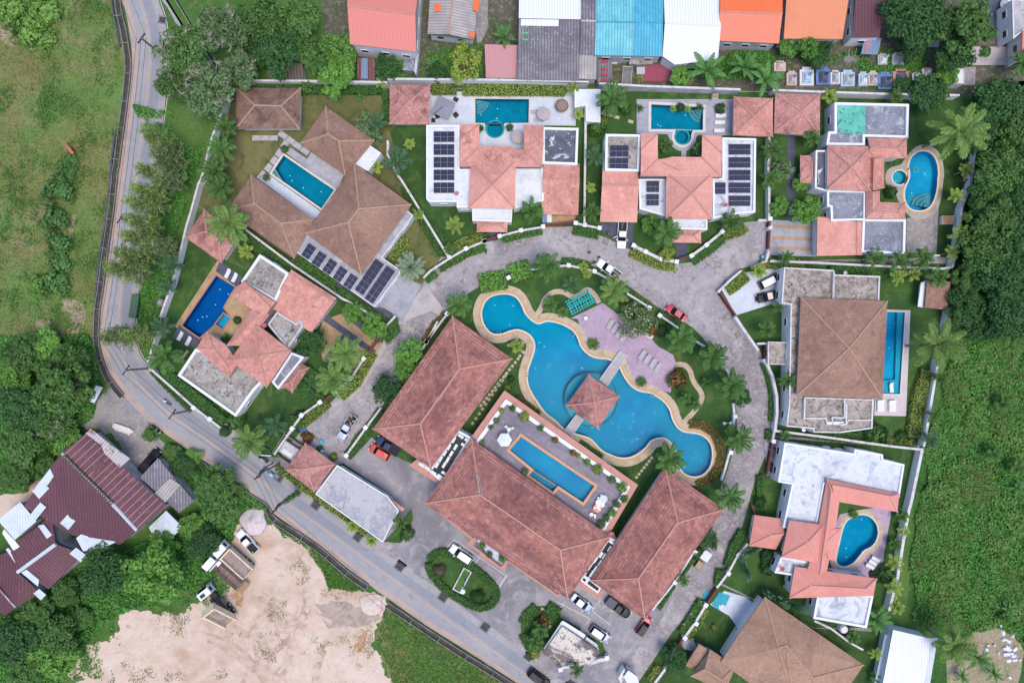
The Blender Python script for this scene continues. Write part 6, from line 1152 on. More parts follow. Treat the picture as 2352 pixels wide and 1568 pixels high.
# ---------------------------------------------------------------- trees
for p,r,l,k,h in [
 ((418,108),64,'big tree with pale bare branches over the upper main road','treeE2',1),((500,62),56,'dusty grey green tree with bare twigs at the top','treeE',1),((480,192),66,'spreading tree with many bare white branches above the west wall','treeE',1),((388,190),40,'grey leaved tree leaning over the road','treeE2',1),((545,150),46,'grey green tree with bare twigs touching the shingled pavilion','treeE',1),
 ((600,42),58,'dense green tree at the top, left of the dark yard','treeA',1),((672,38),54,'green tree at the top edge next to the dark yard','treeA2',1),((640,112),56,'dark green tree above the brown tin hut','treeB',1),((700,105),38,'tree bordering the dark yard','treeA',1),((580,112),44,'shaded tree behind the bare branched ones','treeB2',1),
 ((778,110),46,'bright green tree beside the pink metal roof','treeC',1),((768,165),46,'yellowish tree on the north wall left of the tin hut','treeC2',1),((886,152),30,'dark fruit tree below the pink metal house','smallB',1.2),((1071,142),42,'yellow green mango tree between the banana plants','smallF',1.2),((1002,165),24,'small leafy tree at the drain pipe','smallB',1),((1565,172),26,'leafy shrub tree left of the biggest bananas','small',1),
 ((1810,103),28,'round tree below the light orange roof','small',1),((1858,108),24,'narrow upright tree in front of the light orange roof','small',1.8),((1893,100),26,'tree right of the narrow upright one','smallB',1),((1880,132),28,'leafy tree behind the blue tombs','smallB',1),
 ((2090,45),62,'large dark tree right of the rusty roof','treeB',1),((2150,35),60,'large dark tree at the top near the right corner','treeB2',1),((2228,62),70,'large tree with light outer leaves near the grey paved yard','treeA2',1),((2195,115),46,'dark tree right above the white hut','treeB',1),((2105,108),34,'lower dark tree above the two grey tombs','treeB',1),((2182,166),30,'bright round tree left of the white hut','treeC',.9),((2138,210),48,'dark dense tree at the corner of the teal roofed house','treeB2',.9),((2076,196),22,'small tree covering the last tombs','smallB',1),
 ((1791,474),24,'small round bright tree beside the dark garden path','small',1),((1853,484),36,'bigger round bright tree right of the dark garden path','small',1),((1800,385),28,'grey leaved tree at the dark garden path','smallE',1.2),((1843,419),22,'round bush tree above the bigger round bright tree','small',.9),((1494,515),26,'light leaved tree beside the dark palm of the third villa','small',1),((1530,583),19,'yellow green round bush at the slotted street wall','smallF',.9),
 ((808,716),26,'bright round tree on the wall, upper of two','small',1),((856,750),32,'bright round tree on the wall, lower of two','small',1),((715,787),34,'dark frangipani tree beside the tan drive','smallB',1),((940,809),34,'round tree at the left hall, upper of the two clipped ones','small',1.1),((930,846),30,'round tree at the left hall, lower of the two clipped ones','small',1),((890,896),37,'dark leafy tree over the lane beside the left hall','smallB',1.1),((1461,734),42,'frangipani tree full of white flowers above the mauve terrace','flower',1),((1704,912),24,'dark garden tree at the outer street bend','smallB',1),((1630,1240),24,'dark tree at the right eaves of the right hall','smallB',1),((1550,1519),32,'dark round tree beside the bottom canopy roof','smallB',1),((840,290),30,'fine leaved round tree beside the small shingled wing','smallE',1),((860,312),24,'second fine leaved tree under the foxtail palm','smallE',1),
 ((2308,225),58,'forest tree in the upper right, by the leaning palm trunk','treeB2',1),((2262,300),46,'forest tree behind the big coconut palm','treeB',1),((2345,300),50,'forest tree at the right edge, high up','treeA',1),((2300,395),58,'dense forest tree right of the kidney pool wall','treeA',1),((2262,440),44,'forest tree at the wall beside the yellow palms','treeB',1),((2340,450),54,'forest tree at the right edge behind the yellow palms','treeB2',1),((2290,490),62,'widest round forest tree on the right','treeA2',1),((2345,560),54,'dark forest tree at the right edge','treeB',1),((2262,580),54,'bright forest tree right of the grey court','treeA',1),((2318,635),60,'dusky forest tree in the middle right','treeB2',1),((2222,640),38,'tree crowding the wall corner by the garden shed','treeA2',.9),((2232,708),50,'dark rounded tree below the garden shed','treeB2',.9),((2330,725),56,'dark tree at the edge of the scrub field','treeB',1),((2280,745),46,'forest tree facing the scrub field','treeB2',.8),
 ((137,885),72,'huge bushy olive tree left of the road bend','treeA2',1),((150,835),50,'upper part tree behind the huge bushy one','treeA',.9),((45,815),50,'dense shrubby tree at the left edge beneath the field','treeA',.8),((95,800),46,'bright shrubby tree above the huge bushy one','treeC2',.7),((25,870),46,'bright tree at the left edge beside the huge bushy one','treeC',.8),((38,945),60,'dark tree at the left edge, halfway down','treeB',.8),((118,975),46,'twiggy tree below the huge bushy one','treeE2',.8),((42,1022),54,'green tree at the left edge above the white gravel','treeA',.8),((148,1012),38,'bright tree touching the workshop roof','treeC',.8),((100,1085),34,'small tree behind the workshop gable','treeA2',.7),((30,1090),44,'tree at the left edge above the pale ground','treeA2',.8),
 ((342,1322),68,'large bright green tree beside the dump trucks','treeC',1),((228,1322),60,'large dark tree in front of the workshops','treeB2',1),((378,1248),34,'smaller tree by the folded canopy','treeC2',.8),((145,1362),36,'tree at the lower workshop eaves','treeA',.8),((75,1405),46,'tree below the third workshop','treeA2',.8),((125,1465),52,'bushy tree at the lower left of the sand lot','treeA',.8),((32,1480),56,'dark tree in the lower left corner region','treeB',.8),((110,1522),52,'tree at the bottom left of the sand','treeC2',.8),((45,1545),46,'tree at the very lower left corner','treeA2',.8),((182,1420),30,'low tree on the sand edge','treeA',.6),
 ((465,1255),42,'tree left of the white dump trucks','treeB2',.8),((505,1165),46,'tree below the grey corrugated shed','treeA',.8),((492,1110),52,'large roadside tree by the corrugated shed','treeA2',.9),((418,1073),30,'small tree right of the black pickup','treeB',.7),((392,1040),23,'little tree by the roadside drain','treeA',.6),((345,998),20,'little round tree by the parked motorbikes','treeA2',.6),((440,1210),34,'low tree between canopy and trucks','treeC',.7),((440,1050),22,'yellow green roadside bush tree','treeC2',.6),((540,1140),26,'low tree at the sand pile','treeA',.6)]: plant(k,p,r,l,'broadleaf trees' if k.startswith('tree') else 'garden trees',None,h)
for p,l,h,k in [((330,300),'first casuarina over the road, below the big bare branched tree',13,'casu'),((352,345),'casuarina close behind the first one',12,'casu2'),((318,385),'second casuarina leaning across the road edge',13,'casu'),((360,400),'dense casuarina away from the road',12,'casu2'),((306,430),'casuarina over the road lane, fourth from the top',13.5,'casu'),((296,460),'thin olive casuarina with its tip over the centre line',14,'casu'),((292,502),'olive casuarina covering the dark drain grate',14,'casu'),((284,540),'sparse casuarina tip above the white road line',14,'casu'),((345,560),'low dense casuarina beside the vine covered wall',11,'casu2'),((268,580),'sparse casuarina reaching over the centre line',14.5,'casu'),((245,614),'longest casuarina lying across the whole road',16,'casu'),((240,772),'dense casuarina at the lower bend of the road',14,'casu2'),((285,768),'second casuarina at the lower bend',13,'casu')]: casuarina(p,l,h,k)
# ---------------------------------------------------------------- shrubs in the field and gardens
for p,r,l,k in [((137,430),34,'large green shrub in the field, upper one','shrub'),((160,395),18,'small green shrub beside the upper field shrub','shrubB'),((110,440),16,'low shrub left of the upper field shrub','shrub'),((125,500),32,'shrub in the middle of the field row','shrub'),((132,560),32,'shrub under the middle of the field row','shrubB'),((140,600),26,'shrub at the lower part of the field row','shrub'),((125,645),36,'wide shrub at the lower end of the field row','shrub'),((95,650),24,'low wide shrub left of the lowest field shrub','fieldC'),((164,364),15,'round bush below the cow','shrubB'),((98,28),40,'tall bright grass clump at the upper left','fieldC'),((62,66),36,'tall bright grass clump by the left edge','fieldC'),((22,22),34,'bright tall weeds in the top left corner','fieldC'),((105,88),26,'bright weed clump below the upper left one','fieldC'),
 ((1762,1275),17,'dark round bush at the white wall of the salmon villa, upper','shrubB'),((1763,1304),18,'dark round bush at the white wall of the salmon villa, lower','shrubB'),((1815,1345),14,'orange leaved bush below the salmon villa','shrubR'),((1790,1185),10,'little bush by the window of the salmon villa','shrubY'),((1745,1150),16,'dark shrub left of the salmon villa wall','shrubB'),((2037,1320),24,'round green bush at the mauve court corner','shrub'),
 ((1009,1310),17,'clipped reddish ball in the oval island','ballR'),((1097,1370),18,'clipped dark green ball in the oval island','ball'),((1173,870),9,'round grey green bush on the lagoon lawn','shrubB'),((1165,890),9,'light bush by the terrace corner','shrubY'),((1556,870),24,'orange flowering shrub bed beside the mauve terrace','shrubR'),((1500,755),18,'orange shrub beside the flowering frangipani','shrubR'),((1425,685),16,'reddish shrub left of the flowering frangipani','shrubR'),((1480,740),18,'green shrub right of the flowering frangipani','shrub'),((1520,760),16,'low green shrub near the red car wall','shrubB'),
 ((516,990),14,'blue green shrub on the roadside wall','shrubB'),((540,965),24,'grey green bush over the roadside wall','shrub'),((690,955),15,'small blue green tree like shrub at the round lawn','shrubB'),((680,830),14,'spiky bush at the pink villa porch','spikyG'),((765,1049),10,'yellow green ball by the guard pavilion','shrubY'),((735,1030),8,'clipped bush by the guard pavilion door','shrub'),((705,1005),14,'red flowering bush above the guard pavilion','shrubR'),((1115,545),10,'dark shrub at the first villa porch','shrubB'),((1437,250),14,'plant clump left of the third villa pool','shrub'),((1470,248),14,'spiky plant at the wall behind the third villa pool','spikyG'),((1440,245),12,'yellow spiky plant, first behind the third villa pool','spiky'),((1547,249),12,'yellow spiky plant, second behind the third villa pool','spiky'),((1580,249),12,'yellow spiky plant, third behind the third villa pool','spiky'),((1608,246),14,'dark spiky plant near the gazebo with loungers','spikyG'),((1563,246),11,'dark round plant between yellow spiky ones','shrubB'),((1655,250),14,'round plant touching the gazebo with loungers','shrubB'),((1370,290),22,'bushy plants below the white pump house','shrub'),((1385,278),13,'light bush right of the white pump house','shrubY'),((1470,181),14,'bright spiky bush behind the dirty north wall','spiky'),
 ((521,772),13,'cycad in the pink villa courtyard','spikyG'),((515,785),14,'bush at the courtyard of the pink villa','shrubB'),((545,735),10,'small bush beside the square spa','shrubB'),((1910,345),14,'dark bush at the corner near the kidney pool','shrubB'),((2053,370),16,'cycad by the round spa','spikyG'),((2045,440),16,'bush in the small lawn at the kidney pool','shrubB'),((2095,455),7,'yellow tuft at the edge of the round spa','spiky'),((2105,390),7,'yellow tuft above the round spa','spiky'),((2070,1005),16,'grey leaved shrub in the strip beside the white wall','shrub'),((2010,995),26,'twiggy pale shrub with white flowers beside the brown villa','shrub'),((1760,800),10,'small dark bush left of the concrete canopy','shrubB'),((1960,1180),13,'yellow palm like shrub at the bean pool','cycad'),((1640,1440),9,'flower bed bush in the round planter','shrubY'),((1715,1465),12,'bush at the bottom villa wall','shrub'),((1700,1450),9,'dark bush beside the round flower bed lawn','shrubB'),((1248,1428),18,'orange flowering bush at the gatehouse','shrubR'),((1228,1500),14,'yellow bush left of the gatehouse roof','shrubY'),((935,1225),18,'bush at the rounded office corner','shrub'),((880,1215),10,'light fern like bush on the office roadside','spiky'),((1600,1270),16,'leafy pot plant group at the small white cart','shrub')]: plant('field' if p[0] < 200 and k in ('shrub','shrubB') else k,p,r,l,'garden shrubs',None,.55 if p[0] < 200 else 1)
# ---------------------------------------------------------------- hedges
Y = m_lfH2
hedge(q(1,1610,738,1815,738),2.3,1.2,'short yellow green hedge at the north wall beside the dark parasol',Y); hedge(q(1,1870,740,2240,742) + q(2,720,745),2.4,1.3,'long yellow green hedge behind the second villa pool',Y); hedge(q(1,130,716,500,718),.9,1.1,'thin dark hedge behind the shingled pavilion'); hedge(q(1,510,745,1180,745),1.9,1.2,'dark hedge at the north wall behind the dry lawn'); hedge(q(1,1225,760,1225,1010),1.4,1.2,'narrow hedge left of the first gazebo')
hedge(q(11,30,640,430,900,820,1150),2.4,1.5,'long bright hedge under the shingled villa solar roof'); hedge(q(11,470,830,790,1060),2.2,1.2,'darker hedge beside the slate drive'); hedge(q(11,830,1100,1220,1370),1.6,1.2,'hedge along the lower slate drive'); hedge(q(11,1250,820,1390,640),2.8,1.2,'yellow edged hedge beside the shingled villa wing',Y); hedge(q(11,1370,220,1470,380,1540,520,1640,700,1700,790),1.5,1.2,'hedge on the left of the diagonal wall'); hedge(q(11,1590,530,1720,700),1.9,1.0,'leafy border right of the diagonal wall')
hedge(q(11,1780,840,1900,770,2060,715),2.1,.9,'low clipped hedge in front of the curved street wall, upper'); hedge(q(11,1670,905,1770,850),1.8,.9,'low clipped hedge in front of the curved street wall, middle'); hedge(q(11,1550,995,1640,940),2.0,.9,'short clipped hedge by the silver date palm'); hedge(q(11,1800,740,1900,690,2040,660),2.2,1.0,'leafy border behind the curved street wall',Y); hedge(q(11,2055,610,2055,660),1.2,1.0,'tiny hedge at the porch path'); hedge(q(11,1260,1340,1290,1420,1200,1500),2.6,1.0,'clipped hedge at the end of the villa wall beside the lane'); hedge(q(12,0,735,40,720),1.6,.9,'short clipped hedge left of the small brown gate')
hedge(q(12,185,665,350,625,520,590),1.4,.9,'long low clipped hedge in front of the first street villa wall'); hedge(q(12,790,570,1000,612),2.3,1.0,'clipped hedge left of the pickup driveway'); hedge(q(12,1275,755,1400,820,1520,865,1640,880),2.4,.9,'spotted hedge in front of the slotted wall, left',Y); hedge(q(12,1780,840,1900,760,2035,650),2.3,.9,'clipped hedge in front of the slotted wall, right'); hedge(q(12,2040,640,2200,590,2240,560),1.8,.9,'ground cover hedge under the foxtail palm at the street corner',Y); hedge(q(12,810,490,870,510),2.2,1.2,'leafy plants at the wall end beside the carport')
hedge(q(12,2240,960,2120,1060,2080,1085),2.6,1.1,'yellow spotted hedge beside the two car driveway',Y); hedge(q(13,0,940,60,870,200,870,400,880),2.0,1.0,'yellow ground cover along the wall above the parked cars',Y); hedge(q(13,610,905,1000,920,1100,960),2.4,1.2,'thick hedge behind the flat roofs of the big brown villa'); hedge(q(23,55,360,105,500,130,660,125,850),1.0,.9,'thin hedge strip in front of the curved thick wall'); hedge(q(23,75,920,140,920,140,1010,70,1000),1,1.0,'square clipped hedge block above the long brown gate',closed=True); hedge(q(23,1440,430,1370,640,1320,980),2.6,1.3,'yellow hedge along the east wall beside the pool lawn',Y); hedge(q(23,420,950,640,980,850,985),1.8,.9,'leafy strip between brown villa and white wall'); hedge(q(23,1090,1020,1300,1040),1.6,.9,'yellow strip in the corner of the brown villa lawn',Y)
hedge(q(32,2180,280,2240,300,2130,580,2050,590,2110,400),1,1.2,'big clipped hedge between street and traveller palms',closed=True); hedge(q(32,1990,620,2060,620,2010,760,1970,740),1,1.1,'small clipped hedge next to the gate with blue mat',closed=True); hedge(q(32,1870,880,1790,1010,1700,1160),1.8,1.0,'dark clipped hedge behind the parked red motorbikes'); hedge(q(32,1900,945,1830,1075,1750,1200),1.2,.8,'flowering border inside the round bed garden',Y); hedge(q(32,1520,1440,1440,1560),2.2,.9,'light ground cover at the bottom street edge',Y); hedge(q(32,1600,1260,1640,1250,1640,1290),1.6,.8,'little hedge by the brown gate at the bottom'); hedge(q(23,0,1310,60,1300,40,1480,0,1480),1,1.1,'clipped hedge at the salmon villa street corner',closed=True)
hedge(q(32,1740,570,1640,700,1560,830,1490,940),1.6,.8,'narrow hedge along the right hall')
hedge(q(21,1100,270,960,520,830,640),2.6,.8,'wide spotted hedge between pink villa wall and lane',Y); hedge(q(21,730,690,640,770,560,830,490,890),2.2,.8,'hedge below the pink villa street wall',Y); hedge(q(21,560,420,640,480,560,520),2.2,.9,'hedge wedge above the pink villa path'); hedge(q(21,480,540,600,640,690,690),2.4,1.0,'clipped bright hedge below the pink villa path'); hedge(q(20,1350,430,1500,560,1680,700,1870,870),2.6,1.3,'thick bright hedge behind the roadside wall of the pink villa'); hedge(q(20,1270,430,1400,570,1600,760),1.0,.8,'thin dark hedge on the road side of the pink villa wall'); hedge(q(21,300,1240,420,1320,520,1410,640,1480) + q(31,740,90,880,180,1060,320),1.2,.7,'grass like hedge strip along the main road by the guard pavilion',Y)
hedge(q(21,500,960,560,930,600,1000,550,1025),1,.8,'red and green flower bed by the utility yard',m_lfR,'flower_bed','flower bed',True); hedge(q(21,915,1130,1010,1000,1120,850,1180,760),1.6,1.0,'clipped hedge along the car park edge'); hedge(q(21,960,1050,1000,980,1050,940),1.6,.8,'small lawn hedge beside the silver pickup'); hedge(q(21,300,950,290,1120,170,1100),2.2,1.2,'bushes in the roadside corner of the pink villa'); hedge(q(21,420,850,480,840,470,900),2.2,1.2,'bushy corner by the pink villa round lawn')
hedge(q(12,0,1040,100,1020,220,1000),3.6,1.4,'big leafy shrubs along the street at the left of the club garden',m_lfC,dens=26,ls=.24); hedge(q(12,250,960,420,900),3.2,1.5,'big leafy shrubs left of the first club coconut palm',m_lfC,dens=26,ls=.24); hedge(q(12,690,850,800,860,930,895),1.6,.9,'clipped hedge on the street side of the club wall'); hedge(q(12,980,925,1080,975),1.6,.8,'clipped hedge beside the white rack pickup'); hedge(q(12,1210,1080,1330,1170,1430,1230),1.6,.8,'narrow clipped hedge above the flowering frangipani'); hedge(q(12,1500,1280,1600,1350,1700,1390),1.6,.8,'clipped hedge beside the red car'); hedge(q(11,1530,1568,1640,1380,1740,1290),1.6,.7,'red flowering hedge at the left hall',m_lfR,dens=30); hedge(q(22,1760,870,1860,880,1960,940,2010,1030,2030,1130,2010,1230,1930,1340,1820,1385),1.7,.6,'long curved red flower border round the end of the lagoon pool',m_lfR,'flower_border','flower bed'); hedge(q(22,310,650,400,710,500,790),1.2,.6,'red flower strip between terrace and lagoon pool',m_lfR,'flower_border','flower bed'); hedge(q(22,840,1020,900,1060,1030,1150),1.0,.6,'green strip below the terrace wall')
hedge(smooth(q(31,1590,540,1640,490,1720,470,1850,535,2000,635,2120,750,2155,830,2120,905,2020,940,1910,905,1740,800,1650,710,1600,640,1585,590),2),1.5,.8,'rounded hedge ring enclosing the oval forecourt island'); hedge(q(32,365,1080,400,1010,480,940),2.2,.9,'clipped hedge on the left of the gatehouse island'); hedge(q(32,560,935,660,1000),2.6,.9,'clipped hedge at the top right of the gatehouse island'); hedge(q(32,370,1160,420,1260,500,1290),2.2,.8,'low hedge at the bottom of the gatehouse island')
hedge(q(33,70,440,140,540,130,640,50,620,40,500),1,1.2,'dark hedge block at the small flat roof of the salmon villa',m_lfB,closed=True)
# ---------------------------------------------------------------- grass, weeds and scrub (stuff)
def scatter(name,poly,n,s,m,z=(0,.3),seed=0,clump=0.0,amp=.0,asp=.4,avoid=()):
    rng = np.random.default_rng(seed); P = np.array(poly); C = []; lo,hi = P.min(0),P.max(0)
    from mathutils import noise as mn
    while len(C) < n:
        x,y = rng.uniform(lo[0],hi[0]),rng.uniform(lo[1],hi[1])
        if not inside((x,y),poly) or any(inside((x,y),a) for a in avoid): continue
        v = mn.noise((x * .16,y * .16,seed)) + .5 * mn.noise((x * .5,y * .5,seed + 3))
        if v < clump + rng.uniform(-.25,.25): continue
        C.append((x,y,rng.uniform(*z) + max(0,v) * amp))
    C = np.array(C); N = np.zeros_like(C); N[:,2] = 1; o = leafobj(name,C,N,s,m,None,asp,.7,seed); o['kind'] = 'stuff'; return o
F = WW(PL(-60,-60,255,-60,258,10,277,120,285,200,280,300,268,430,245,540,225,650,215,780,60,800,-60,780))
scatter('field_grass',F,22000,.2,leaf('field_grass_blades','6f8e49',.35,0,.3),(0,.15),1,-.3,.12,.22)
scatter('dry_grass',F,9000,.2,m_grain,(0,.15),2,.12,.25,.2)
scatter('field_weeds',F,9000,.22,leaf('weed_leaves','5f8c46',.4,0,.3),(0,.3),3,.18,.5,.5)
SC = rag(WW(PL(2095,1405,2120,1030,2155,960,2180,800,2210,700,2400,700,2400,1480,2352,1500,2310,1440,2240,1455,2160,1440)),1.3,2.5,7)
scatter('scrub',SC,42000,.3,m_lfS,(.05,.4),4,-.6,.8,.5); scatter('scrub',SC,14000,.32,leaf('bright_scrub_leaves','76a054',.6,0,.3),(.2,.6),5,.15,.9,.5); scatter('tall_grass',SC,9000,.42,leaf('tall_grass_blades','8a9c5e',.6,0,.3),(.2,.7),6,.1,.6,.1)
scatter('forest_undergrowth',WW(PL(2215,300,2240,200,2420,200,2420,720,2195,720,2200,600)),15000,.34,m_lfB,(.1,.9),7,-.5,1.0,.5)
scatter('undergrowth',WW(PL(-60,770,205,770,222,800,232,880,215,960,175,985,120,1060,60,1130,-60,1140)),20000,.3,m_lfS,(.05,.7),8,-.6,1.0,.5)
scatter('lot_tufts',WW(PL(230,1420,330,1340,480,1330,560,1400,620,1250,680,1270,740,1330,850,1370,860,1500,800,1568,700,1500,500,1560,300,1568)),2600,.14,m_grain,(.02,.15),31,.42,.2,.4)
scatter('lot_weeds',rag(WW(PL(150,1400,300,1370,420,1420,520,1380,560,1300,520,1240,420,1290,300,1340,200,1380,150,1560,260,1568,290,1480,250,1430)),.8,2,5),6000,.2,m_lfS,(.02,.25),21,.1,.3,.5)
scatter('undergrowth',WW(PL(-60,1420,60,1400,120,1330,280,1270,420,1200,520,1140,545,1200,500,1330,300,1400,220,1440,190,1500,120,1600,-60,1600)),19000,.3,m_lfS,(.05,.6),9,-.5,.9,.5)
scatter('undergrowth',WW(q(20,1380,1050,1700,1180,2240,1560,2240,1590,1700,1568,1450,1350)),5000,.26,m_lfS,(.05,.6),10,-.5,.7,.5)
scatter('verge_grass',WW(q(31,1225,930,1350,1000,1850,1345,2240,1590,2300,1700,1300,1700,1260,1480,1150,1200,1210,1000)),9000,.24,m_lfW,(.02,.3),11,-.6,.4,.25)
scatter('verge_grass',WW(q(31,0,30,200,150,640,460,1040,770,950,800,740,760,700,640,560,450,330,280,150,120)),4000,.22,m_lfW,(.02,.25),12,-.4,.4,.3)
scatter('yard_weeds',WW(PL(1430,150,1540,150,1560,180,1790,185,2100,210,2140,120,2000,110,1900,130,1790,110,1700,105,1650,140,1430,135)),9000,.24,m_lfS,(.02,.5),13,-.1,.6,.5)
scatter('yard_weeds',WW(PL(730,185,960,185,1110,185,1110,100,990,110,960,140,830,130,730,120)),5000,.24,m_lfS,(.02,.5),14,-.1,.6,.5)
scatter('ground_cover',WW(PL(305,240,400,260,470,330,440,430,400,560,370,720,330,800,318,700,345,560,372,400)),9000,.24,m_lfS,(.02,.4),15,.05,.4,.5)
# ================================================================ VEHICLES
def paint(n,c,met=.0): return M(n,c,rough=.3,spec=.5 if int(c[:2],16) > 100 else .15,metal=met)
p_white = paint('white_car_paint','eef2f6'); p_red = paint('red_car_paint','c03a55'); p_orr = paint('orange_red_car_paint','cf4a3c'); p_silver = paint('silver_car_paint','b9c4d6',.3); p_grey = paint('grey_blue_car_paint','8c9cb8',.3); p_dark = paint('black_car_paint','1e222c'); p_navy = paint('navy_car_paint','35435f'); p_mar = paint('maroon_car_paint','6d3a44'); p_cream = paint('cream_car_paint','e3cfc0'); p_grn = paint('dark_green_car_paint','25383e')
m_glass = M('car_glass','161d26',rough=.12,spec=.2); m_tyre = M('tyre_rubber','2b2b2e'); m_rim = M('wheel_rim','b4b8be',rough=.4,metal=.5); m_hl = M('headlight_glass','e8eef2',rough=.15); m_tl = M('taillight_red','b02a2a',rough=.3); m_bed = M('truck_bed_black','2a2b30',L=[('n',6,'4a4a4e',.5,.7)])
def wheels(e,L,wd,xs,r=.34,tw=.22):
    for x in xs:
        for s_ in (-1,1):
            b = MB(); b.tube((x,s_ * (wd / 2 - tw),r),(x,s_ * (wd / 2 + .02),r),r,r,14); w_ = b.build('wheel',m_tyre,e,True); b = MB(); b.tube((x,s_ * (wd / 2),r),(x,s_ * (wd / 2 + .035),r),r * .58,r * .58,10); b.build('rim',m_rim,w_,True)
def body(e,L,wd,st,m,hood=.95):
    rings = []
    for x,k,t in st:
        y = wd / 2 * k; rings.append([(x * L,-y,.32),(x * L,-y,t * .72),(x * L,-y * .9,t),(x * L,-y * .45,t + .035),(x * L,y * .45,t + .035),(x * L,y * .9,t),(x * L,y,t * .72),(x * L,y,.32),(x * L,y * .8,.24),(x * L,-y * .8,.24)])
    b = MB(); b.loft(rings); b.build('body',m,e,True,sm=False)
def cabin(e,L,wd,xa,xb,xc,xd,zb,zt,rm):   # base from xa to xb, roof from xc to xd (fractions of L)
    y0,y1 = wd / 2 * .9,wd / 2 * .72; b = MB(); base = [(xa * L,-y0 * .94,zb),(xa * L,y0 * .94,zb),((xa * .6 + xb * .4) * L,y0,zb),(xb * L,y0 * .9,zb),(xb * L + .06,0,zb),(xb * L,-y0 * .9,zb),((xa * .6 + xb * .4) * L,-y0,zb)]
    top = [(xc * L,-y1 * .95,zt),(xc * L,y1 * .95,zt),((xc + xd) / 2 * L,y1,zt + .03),(xd * L,y1 * .94,zt),(xd * L + .05,0,zt + .02),(xd * L,-y1 * .94,zt),((xc + xd) / 2 * L,-y1,zt + .03)]
    b.loft([base,top]); b.build('windows',m_glass,e,True); b = MB(); b.loft([[(p[0],p[1] * 1.03,p[2] + .005) for p in top],[(p[0] * .985,p[1] * .96,p[2] + .06) for p in top]]); b.build('roof_panel',rm,e,True)
def bits(e,L,wd,hz,m,mx=.2):
    for s_ in (-1,1):
        b = MB(); b.box((L * .485,s_ * wd * .33,hz),(.16,.36,.16),0); b.build('headlight',m_hl,e,True); b = MB(); b.box((-L * .49,s_ * wd * .36,hz + .08),(.1,.24,.3)); b.build('taillight',m_tl,e,True); b = MB(); b.box((L * mx,s_ * (wd / 2 + .1),1.02),(.16,.24,.15),0); b.build('mirror',m,e,True)
def vehicle(kind,p,ang,m,rm,label,cat='car',L=4.5,wd=1.8):
    e = E({'sedan': 'parked_car','suv': 'parked_suv','pickup': 'pickup_truck'}[kind],label,cat,W(p),.1,R(ang))
    if kind == 'pickup':
        body(e,L,wd,[(-.5,.92,.9),(-.49,.97,.98),(-.1,1,.98),(.12,1,1.0),(.3,.99,1.0),(.42,.94,.95),(.48,.8,.84),(.5,.62,.7)],m); cabin(e,L,wd,-.12,.235,-.1,.1,1.0,1.68,rm); wheels(e,L,wd,(-.3 * L,.32 * L),.37)
        b = MB(); b.box((-.31 * L,0,1.03),(.36 * L,wd * .84,.04)); b.build('bed',m_bed,e,True); b = MB()
        for s_ in (-1,1): b.box((-.31 * L,s_ * wd * .455,1.07),(.37 * L,.09,.2))
        b.box((-.495 * L,0,1.07),(.07,wd * .9,.2)); b.box((-.125 * L,0,1.07),(.07,wd * .9,.2)); b.build('bed_rails',m,e,True); bits(e,L,wd,.72,m,.19)
    elif kind == 'suv':
        body(e,L,wd,[(-.5,.88,.9),(-.485,.96,1.0),(-.2,1,1.02),(.15,1,1.02),(.3,.99,1.0),(.42,.95,.95),(.48,.82,.85),(.5,.64,.7)],m); cabin(e,L,wd,-.485,.25,-.42,.1,1.02,1.68,rm); wheels(e,L,wd,(-.3 * L,.31 * L),.36); bits(e,L,wd,.74,m)
    else:
        body(e,L,wd,[(-.5,.8,.8),(-.475,.92,.93),(-.32,1,.96),(.1,1,.94),(.28,.99,.9),(.42,.93,.82),(.48,.78,.74),(.5,.6,.62)],m); cabin(e,L,wd,-.36,.24,-.22,.06,.94,1.42,rm); wheels(e,L,wd,(-.29 * L,.31 * L),.32); bits(e,L,wd,.66,m)
    return e
v1 = vehicle('pickup',(1427,541),-93,p_white,p_white,'white pickup reversing out of the carport with an open door','pickup',5.3,1.86)
b = MB(); b.box((.55,-1.35,.85),(.1,.95,.9),R(30)); b.build('open_door',p_white,v1,True); b = MB(); b.tube((-2.5,.1,1.15),(-1.0,-.15,1.2),.05); b.build('pole_in_bed',m_alu,v1,True); b = MB(); [b.box((-1.9 + .35 * i,-.3 + .3 * (i % 3),1.15),(.3,.25,.2),i) for i in range(1)]; b.build('bed_cargo',m_lfA,v1,True)
v2 = vehicle('pickup',(1397,619),145,p_white,p_white,'white pickup with ladder rack parked along the club wall','pickup',5.3,1.86)
b = MB()
for s_ in (-.7,-.05): b.tube((-2.5,s_,1.5),(-.6,s_,1.72),.05)
for k in range(6): b.tube((-2.4 + k * .34,-.7,1.51 + .04 * k),(-2.4 + k * .34,-.05,1.51 + .04 * k),.05)
b.build('ladder',m_alu,v2,True)
b = MB()
for x in (-.55,-.75): b.tube((x,-.85,1.7),(x,.85,1.7),.05); [b.tube((x,s_ * .85,1.0),(x,s_ * .85,1.7),.05) for s_ in (-1,1)]
b.tube((-.55,-.85,1.7),(-.75,-.85,1.7),.05); b.tube((-.55,.85,1.7),(-.75,.85,1.7),.05); b.build('rack',p_white,v2,True); b = MB(); b.box((-1.6,.4,1.2),(.6,.4,.3),.4); b.build('bed_cargo',m_tan,v2,True)
vehicle('sedan',(1551,719),146,p_red,p_red,'crimson sedan parked alone on the street bend','car',4.5,1.75)
vehicle('suv',(1767,645),27,p_mar,p_white,'dark maroon SUV with a white roof on the pale driveway','SUV',4.9,1.85)
v5 = vehicle('pickup',(1762,681),192,p_dark,p_cream,'black pickup with cream roof and covered bed on the pale driveway','pickup',5.0,1.86); b = MB(); b.box((-.31 * 5,0,1.2),(.34 * 5,1.6,.06)); b.build('bed_cover',p_grn,v5,True)
